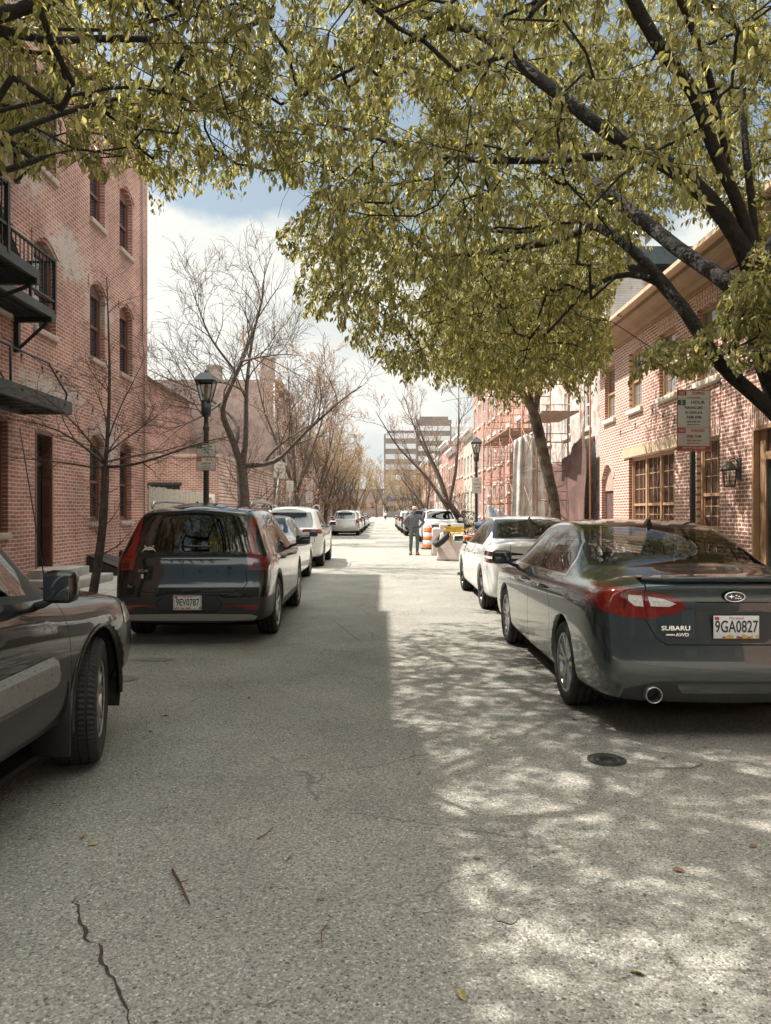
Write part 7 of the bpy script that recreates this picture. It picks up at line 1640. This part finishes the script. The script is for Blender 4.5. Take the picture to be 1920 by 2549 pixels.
# two wheeled mixer cart nosing out in front of the white sedan
t = thing('works_cart', 'two wheeled builders cart with black tyres and navy cover, ahead of the white sedan', 'cart', (2.35, 16.9, 0)); steel = pmat('cart_steel', (.12, .12, .12), .5, .6)
for xx in (-.42, .45):
    w = thing('wheel', None, None, (xx, -.1, .21)); w.parent = t
    m = MB(); m.lathe([(.10, -.05), (.17, -.06), (.205, -.045), (.21, 0), (.205, .045), (.17, .06), (.10, .05)], tyreM, 28, axis='x'); m.build('tyre', w); m = MB(); m.lathe([(0, -.03), (.04, -.035), (.10, -.02), (.10, .02), (.04, .035), (0, .03)], pmat('hub_red', (.28, .05, .04), .5), 20, axis='x'); m.build('rim', w)
m = MB(); m.tube([(-.42, -.1, .21), (.45, -.1, .21)], .018, steel); m.box(-.33, .36, -.25, .55, .30, .34, steel)
for xx in (-.25, .28): m.tube([(xx, .5, .32), (xx, .95, .72), (xx, 1.2, .98)], .018, steel)
m.tube([(-.25, 1.2, .98), (.28, 1.2, .98)], .018, steel); m.tube([(0, -.2, .32), (0, -.3, 0.02)], .02, steel); m.build('chassis', t)
def lump(bx_, by, bz, rx, ry, rz_, seed, mat, name, par, n=26):
    rg = np.random.default_rng(seed); u, v = np.meshgrid(np.linspace(0, 2*np.pi, n, endpoint=False), np.linspace(-np.pi/2, np.pi/2, n//2)); d = 1+.10*np.sin(3*u+seed)*np.cos(2*v)+.07*np.sin(7*u+2*v+seed)+.04*rg.normal(size=u.shape)*np.cos(v)
    V = np.stack([bx_+rx*d*np.cos(u)*np.cos(v), by+ry*d*np.sin(u)*np.cos(v), bz+rz_*d*np.sin(v)], -1).reshape(-1, 3); a = np.arange(n//2-1)[:, None]*n; k = np.arange(n)[None, :]; k2 = (k+1) % n
    return fast_mesh(name, V, np.stack([a+k, a+k2, a+n+k2, a+n+k], -1).reshape(-1, 4), mat, par, True)
lump(.0, .15, .56, .33, .38, .26, 3, pmat('navy_cover', (.02, .035, .085), .7, noise=(6, .4)), 'cover', t)
t = thing('blue_tarp_bundle', 'dark blue bundle tied on a trestle beyond the white sedan', 'bundle', (3.25, 23.6, 0))
lump(0, 0, 1.12, .22, .2, .17, 6, pmat('blue_cover', (.015, .03, .075), .65, noise=(5, .5)), 'bundle', t)
m = MB()
for (a, b) in ((-.15, -.12), (.15, -.12), (-.15, .12), (.15, .12)): m.tube([(a*1.5, b*1.4, 0), (a*.7, b*.6, 1.0)], .02, plank, 5)
m.box(-.22, .22, -.12, .12, .97, 1.0, plank); m.build('trestle', t)

# ---------------------------------------------------------------- planter and wreath by the brown door, small things on the ground
t = thing('door_wreath', 'string of pale dried ornaments hanging on the dark door at the right edge', 'wreath', (XR+.05, 11.6, 0)); m = MB(); pb = pmat('dried_pods', (.55, .42, .30), .6, noise=(30, .3)); rg_ = random.Random(9)
for k in range(26):
    a = 2*math.pi*k/26; q = Vector((.02*rg_.random(), .17*math.cos(a)+rg_.uniform(-.03, .03), 1.55+.32*math.sin(a)+rg_.uniform(-.03, .03))); m.lathe([(0, -.03), (.022, -.012), (.026, .008), (0, .03)], pb, 8, Matrix.Translation(q) @ Matrix.Rotation(rg_.uniform(0, 3), 4, 'X'))
m.tube([(0, .17*math.cos(a), 1.55+.32*math.sin(a)) for a in np.linspace(0, 2*math.pi, 24)], .012, pmat('twig_brown', (.12, .07, .04), .8), 6); m.build('wreath_ring', t)
# valve cover in the carriageway
cx, cy = 1.40, 4.55
t = thing('valve_cover', 'small round black iron cover set in the dappled road surface', 'manhole', (cx, cy, 0)); ir = pmat('cast_iron', (.035, .033, .030), .55, .5, noise=(40, .3))
m = MB(); m.lathe([(.118, .001), (.118, .006), (.104, .007), (.102, .003), (.095, .003), (.092, .007), (.075, .007), (.072, .003), (.060, .003), (.057, .007), (.0, .007)], ir, 40)
for k in range(3):
    for j in range(2): m.box(-.04+.03*k, -.025+.03*k, -.03+.035*j, -.008+.035*j, .007, .010, ir)
m.build('cover_plate', t)
# the long open crack in the foreground and short ones
crackM = pmat('crack_dirt', (.040, .026, .020), .95, noise=(60, .6)); rg_ = random.Random(12)
def crack(pts, w, name='road_crack', seed=1):
    rg = random.Random(seed); Q = []
    for a, b in zip(pts[:-1], pts[1:]):
        n = max(2, int(math.dist(a, b)/.03)); Q += [(a[0]+(b[0]-a[0])*k/n+rg.uniform(-.010, .010), a[1]+(b[1]-a[1])*k/n+rg.uniform(-.010, .010)) for k in range(n)]
    Q.append(pts[-1]); vs = []
    for i, q in enumerate(Q): ww = w*rg.uniform(.35, 1.2)*min(1, (i+1)/6, (len(Q)-i)/6); vs += [(q[0]-ww, q[1], .004), (q[0]+ww, q[1]+rg.uniform(-.004, .004), .004)]
    m = MB(); m.add(vs, [(2*i, 2*i+1, 2*i+3, 2*i+2) for i in range(len(Q)-1)], crackM); tag(m.build(name), kind='structure')
gp = lambda px, py: (at(px, py, CH*F/(py-VY))[0], CH*F/(py-VY))
crack([gp(258, 2165), gp(238, 2185), gp(200, 2240)], .0025, seed=5); crack([gp(186, 2235), gp(196, 2280), gp(212, 2335), (gp(248, 2350)), gp(262, 2410), gp(290, 2470), gp(315, 2520), gp(325, 2600)], .0075, seed=2)
crack([gp(460, 2548), gp(560, 2525), gp(640, 2500), gp(790, 2490)], .003, seed=3); crack([gp(735, 1513), gp(830, 1500), gp(930, 1512), gp(1000, 1530)], .006, seed=4); crack([gp(700, 1560), gp(830, 1545), gp(900, 1600)], .005, seed=6)
# twigs and fallen leaves
tw_ = pmat('twig_red_brown', (.10, .045, .030), .8, noise=(40, .4)); T_L = [((430, 2170), (448, 2205), (472, 2253), .0055, 'thick broken twig lying in the near left of the road'), ((640, 2093), (660, 2085), (680, 2062), .0028, 'thin grey twig lying in the middle of the shaded road'), ((815, 2305), (800, 2330), (802, 2360), .002, 'fine curved twig near the lower middle of the road'), ((1750, 1905), (1720, 1918), (1635, 1914), .003, 'long thin twig in the dappled road below the grey sedan')]
for a, b, c_, r_, lab in T_L:
    m = MB(); P = [(*gp(*a), .008), (*gp(*b), .014), (*gp(*c_), .007)]; m.tube(P, [r_*1.1, r_, r_*.6], tw_, 6)
    if r_ > .005: m.tube([P[1], (P[1][0]+.03, P[1][1]+.02, .016)], r_*.4, tw_, 5)
    tag(m.build('fallen_twig'), lab, 'twig')
leafY = pmat('fallen_leaf_olive', (.30, .25, .09), .7, noise=(40, .3)); leafB = pmat('fallen_leaf_brown', (.20, .11, .06), .8, noise=(40, .3))
spots = [(1225, 1837, 'olive leaf scrap on the bright dappled road left of the iron cover', leafY), (1650, 1888, 'olive leaf scrap on the road right of the iron cover', leafY), (1755, 1862, 'brown leaf scrap on the road below the grey sedan bumper', leafB), (1430, 1793, 'brown leaf scrap on the road by the grey sedan rear wheel', leafB), (1045, 1927, 'pale brown leaf scrap at the edge of the building shade', leafB), (1690, 2170, 'long brown leaf in the dappled road at the right', leafB), (1585, 2425, 'olive leaf low in the dappled road', leafY), (1150, 2482, 'yellow leaf lowest in the dappled road', leafY), (205, 2085, 'dry olive leaf sprig on the near left road', leafY), (232, 2105, 'second dry olive sprig just below the first on the near left road', leafY), (375, 1820, 'olive leaf on the road by the turned front wheel', leafY), (412, 1785, 'brown leaf on the road behind the dark green crossover', leafB), (1875, 2110, 'brown leaf at the right edge of the road', leafB), (620, 1740, 'thin brown leaf on the shaded road behind the dark green crossover', leafB), (720, 2140, 'dark leaf scrap in the middle of the shaded road', leafB)]
for i, (px, py, lab, mt) in enumerate(spots):
    x, y = gp(px, py); m = MB(); a = rnd.uniform(0, 6); L = rnd.uniform(.022, .036); c0, s0 = math.cos(a), math.sin(a)
    V = [(x+(u*c0-v*s0)*L, y+(u*s0+v*c0)*L, z) for u, v, z in ((-1, 0, .008), (-.3, .38, .018), (.4, .3, .014), (1, 0, .010), (.4, -.3, .007), (-.3, -.38, .009), (0, 0, .006))]
    m.add(V, [(0, 1, 6), (1, 2, 6), (2, 3, 6), (3, 4, 6), (4, 5, 6), (5, 0, 6)], mt); o = m.build('fallen_leaf'); tag(o, lab, 'leaf', 'leaves fallen on the road')

# dark stains on the carriageway
stM = pmat('road_stain', (.12, .112, .098), .75, noise=(110, .6), bump=(120, 1.0))
for k, (px, py, rx, ry) in enumerate(((1260, 2285, .050, .045), (1188, 2138, .016, .014), (290, 1690, .20, .16), (380, 1642, .26, .10), (800, 2240, .014, .011))):
    x, y = gp(px, py); rg = random.Random(k); m = MB(); P = [(x+rx*math.cos(a)*rg.uniform(.7, 1.1), y+ry*math.sin(a)*rg.uniform(.7, 1.1), .0045) for a in np.linspace(0, 2*math.pi, 19)[:-1]]
    m.add(P, [list(range(18))], stM if rx < .1 else patchm); tag(m.build('road_stain'), kind='structure')
# ================================================================ people
skinM = pmat('skin', (.36, .19, .13), .55, noise=(20, .12)); fleece = pmat('grey_sweatshirt', (.13, .145, .165), .9, noise=(8, .2), bump=(60, .4)); jeans = pmat('faded_jeans', (.095, .115, .115), .85, noise=(7, .35), bump=(80, .3)); bootM = pmat('tan_boot', (.15, .075, .05), .7, noise=(14, .3)); capM = pmat('grey_cap', (.33, .33, .31), .8); hairM = pmat('grey_hair', (.20, .18, .16), .8)
def skin_body(name, verts, edges, radii, mat_fn, parent, root=0, levels=2):
    me = bpy.data.meshes.new(name); me.from_pydata(verts, edges, []); o = bpy.data.objects.new(name, me); COL.objects.link(o)
    sk = o.modifiers.new('skin', 'SKIN'); sk.use_smooth_shade = True
    for i, r in enumerate(radii):
        d = me.skin_vertices[0].data[i]; d.radius = r if isinstance(r, tuple) else (r, r); d.use_root = (i == root)
    sb = o.modifiers.new('sub', 'SUBSURF'); sb.levels = levels; sb.render_levels = levels
    dg = bpy.context.evaluated_depsgraph_get(); dg.update(); m2 = bpy.data.meshes.new_from_object(o.evaluated_get(dg)); bpy.data.objects.remove(o)
    m2.name = name; mats = []; idx = []
    for p in m2.polygons:
        m = mat_fn(p.center); 
        if m not in mats: mats.append(m)
        idx.append(mats.index(m))
    m2.materials.clear()
    for m in mats: m2.materials.append(m)
    m2.polygons.foreach_set('material_index', idx); m2.polygons.foreach_set('use_smooth', [True]*len(m2.polygons)); m2.update()
    o = bpy.data.objects.new(name, m2); COL.objects.link(o); o.parent = parent; return o
t = thing('person', 'man in a grey sweatshirt, faded jeans and pale cap walking with hands on hips', 'person', (1.19, 26.6, 0), R(4))
# faces -y; left foot forward (his left = +x)
V = [(0, 0, .93), (0, .01, 1.06), (0, .015, 1.22), (0, .02, 1.38), (0, .01, 1.47), (0, -.01, 1.53),                # 0 pelvis .. 5 neck
     (.10, 0, .90), (.115, -.06, .50), (.10, -.05, .11), (.115, -.20, .05),                                        # 6-9 left leg
     (-.10, 0, .90), (-.12, -.02, .48), (-.12, .10, .12), (-.125, -.03, .05),                                      # 10-13 right leg
     (.19, .02, 1.405), (.37, .09, 1.19), (.205, .02, 1.02), (.16, -.02, .985),                                     # 14-17 left arm on the hip
     (-.19, .02, 1.405), (-.38, .09, 1.19), (-.21, .02, 1.02), (-.165, -.02, .985)]
E = [(0, 1), (1, 2), (2, 3), (3, 4), (4, 5), (0, 6), (6, 7), (7, 8), (8, 9), (0, 10), (10, 11), (11, 12), (12, 13), (3, 14), (14, 15), (15, 16), (16, 17), (3, 18), (18, 19), (19, 20), (20, 21)]
RD = [(.145, .115), (.165, .135), (.185, .135), (.175, .12), (.07, .07), (.055, .06), .105, .072, .055, (.05, .045), .105, .072, .055, (.05, .045), .082, .062, .045, .036, .082, .062, .045, .036]
def mf(c):
    if c.z < .13: return bootM
    if c.z < .93 and abs(c.x) < .26 and not (c.z > .88 and abs(c.x) > .165): return jeans
    if abs(c.x) > .12 and .93 < c.z < 1.04 and (c.y < -.0 or abs(c.x) < .20) and c.y < .01 and abs(c.x) > .175: return fleece
    if c.z > 1.50: return skinM
    return fleece
body = skin_body('body', V, E, RD, mf, t)
def head(par, c, s=1.0, skin=skinM, cap=capM, beard=False):
    n = 26; u, v = np.meshgrid(np.linspace(0, 2*np.pi, n, endpoint=False), np.linspace(-np.pi/2, np.pi/2, n)); X, Y, Z = np.cos(u)*np.cos(v), np.sin(u)*np.cos(v), np.sin(v)
    rx = .076*(1-.18*np.clip(-Z, 0, 1)); P = np.stack([X*rx, Y*.095, Z*.118], -1)
    f = (Y < -.2); P[..., 1] -= .018*np.exp(-((X/.18)**2+((Z+.12)/.16)**2))*f            # nose
    P[..., 1] += .010*(np.exp(-(((np.abs(X)-.40)/.2)**2+((Z-.10)/.13)**2)))*f; P[..., 1] -= .006*np.exp(-((X/.4)**2+((Z+.75)/.15)**2))*f; P[..., 1] += .004*np.exp(-((X/.3)**2+((Z+.45)/.05)**2))*f
    P = P.reshape(-1, 3)*s+np.array(c); a = np.arange(n-1)[:, None]*n; k = np.arange(n)[None, :]; k2 = (k+1) % n
    h = fast_mesh('head', P, np.stack([a+k, a+k2, a+n+k2, a+n+k], -1).reshape(-1, 4), skin, par, True); cx, cy, cz = c
    m = MB()
    for sx in (-1, 1):
        m.lathe([(0, -.004), (.016, -.003), (.02, .003), (0, .008)], skin, 10, Matrix.Translation((cx+sx*.076, cy+.01, cz-.005)) @ Matrix.Rotation(R(90), 4, 'Y') @ Matrix.Diagonal((1.5, 1, 1, 1)))
    m.build('ear', h); m = MB()
    for sx in (-1, 1): m.lathe([(0, -.004), (.009, 0), (0, .004)], ink, 8, Matrix.Translation((cx+sx*.030, cy-.082, cz+.010)) @ Matrix.Rotation(R(90), 4, 'X'))
    m.box(cx-.022, cx+.022, cy-.092, cy-.088, cz-.058, cz-.054, pmat('lip', (.25, .09, .07), .5)); m.build('eyes_and_mouth', h)
    m = MB(); m.lathe([(.0805, .030), (.0815, .055), (.073, .095), (.045, .125), (0, .134)], cap, 22, Matrix.Translation((cx, cy+.002, cz)) @ Matrix.Diagonal((1.0, 1.22, 1, 1)))
    V2 = [(cx+.072*math.cos(a_), cy-.075+.09*math.sin(a_), cz+.045-.012*abs(math.sin(a_))) for a_ in np.linspace(math.pi, 2*math.pi, 10)]; m.add(V2+[(x, y, z+.006) for x, y, z in V2], [list(range(10)), list(range(10, 20))[::-1]]+[(i, i+1, 11+i, 10+i) for i in range(9)], cap); m.build('cap', par)
    m = MB(); m.lathe([(.0, -.07), (.055, -.06), (.079, -.02), (.0795, .035), (.07, .05)], hairM, 20, Matrix.Translation((cx, cy+.022, cz)) @ Matrix.Diagonal((.98, 1.0, 1, 1))); m.build('hair', par)
head(t, (0, -.025, 1.645))
def hand(par, wrist, dr, up, side, scale=1.0):
    """palm, four fingers and a thumb as one skinned piece"""
    w, d, u = Vector(wrist), Vector(dr).normalized(), Vector(up).normalized(); s = d.cross(u).normalized()*side; V = [w, w+d*.05]; E = [(0, 1)]; Rr = [(.022, .016), (.036, .014)]
    for k, (off, L) in enumerate(((-.030, .062), (-.010, .072), (.010, .068), (.029, .052))):
        b = len(V); V += [w+d*.082+s*off, w+d*(.082+L*.5)+s*off*1.1-u*.010, w+d*(.082+L*.85)+s*off*1.1-u*.032]; E += [(1, b), (b, b+1), (b+1, b+2)]; Rr += [.0098, .0088, .0075]
    b = len(V); V += [w+d*.035-s*.042, w+d*.065-s*.068-u*.01]; E += [(1, b), (b, b+1)]; Rr += [.011, .009]
    return skin_body('hand', [tuple(v) for v in V], E, Rr, lambda c: skinM, par, 0, 1)
hand(t, (.195, .005, 1.01), (-.75, -.55, -.25), (.3, -.7, .6), 1); hand(t, (-.20, .005, 1.01), (.75, -.55, -.25), (-.3, -.7, .6), -1)
m = MB()
for (x, y, rz) in ((.112, -.13, 6), (-.125, .035, -12)):
    Mz = Matrix.Translation((x, y, 0)) @ Matrix.Rotation(R(rz), 4, 'Z'); m.bbox(-.052, .052, -.15, .14, 0, .028, rubber, .012, Mz); m.bbox(-.048, .048, -.145, .0, .022, .085, bootM, .03, Mz); m.bbox(-.047, .047, -.03, .135, .022, .13, bootM, .03, Mz)
m.build('boots', t)
m = MB(); m.lathe([(.178, .985), (.186, 1.0), (.186, 1.03), (.178, 1.045)], pmat('hem_grey', (.09, .10, .115), .9), 26, Matrix.Diagonal((1, .78, 1, 1)), close=False); m.build('sweatshirt_hem', t)
# far cyclist riding away
t = thing('cyclist', 'tiny cyclist in a pale shirt riding far down the middle of the street', 'person', (.62, 118, 0)); shirt = pmat('pale_shirt', (.62, .56, .52), .8)
V = [(0, 0, .98), (0, .12, 1.22), (0, .22, 1.45), (0, .24, 1.52), (.09, .02, .95), (.10, .28, .70), (.10, .12, .35), (-.09, .02, .95), (-.10, .30, .85), (-.10, .22, .48), (.18, .22, 1.42), (.22, .42, 1.2), (.2, .58, 1.08), (-.18, .22, 1.42), (-.22, .42, 1.2), (-.2, .58, 1.08)]
E = [(0, 1), (1, 2), (2, 3), (0, 4), (4, 5), (5, 6), (0, 7), (7, 8), (8, 9), (2, 10), (10, 11), (11, 12), (2, 13), (13, 14), (14, 15)]
skin_body('body', V, E, [.15, .15, .15, .06, .10, .075, .05, .10, .075, .05, .07, .05, .04, .07, .05, .04], lambda c: shirt if c.z > .98 else ink, t, 0, 1); head(t, (0, .26, 1.66), 1, skinM, shirt)
t = thing('bicycle', 'bicycle under the far cyclist', 'bicycle', (.62, 118, 0)); m = MB()
for y in (-.45, .6): m.tube([(0, y+.33*math.cos(a), .34+.33*math.sin(a)) for a in np.linspace(0, 2*math.pi, 20)], .016, rubber, 5)
m.build('wheels', t); m = MB(); m.tube([(0, -.45, .34), (0, 0, .30), (0, .42, .85), (0, -.1, .85), (0, 0, .30)], .018, ink, 5); m.tube([(0, .6, .34), (0, .45, 1.05)], .018, ink, 5); m.tube([(-.22, .5, 1.08), (.22, .5, 1.08)], .014, ink, 5); m.bbox(-.07, .07, -.22, .06, .90, .95, ink, .02); m.build('bicycle_frame', t)
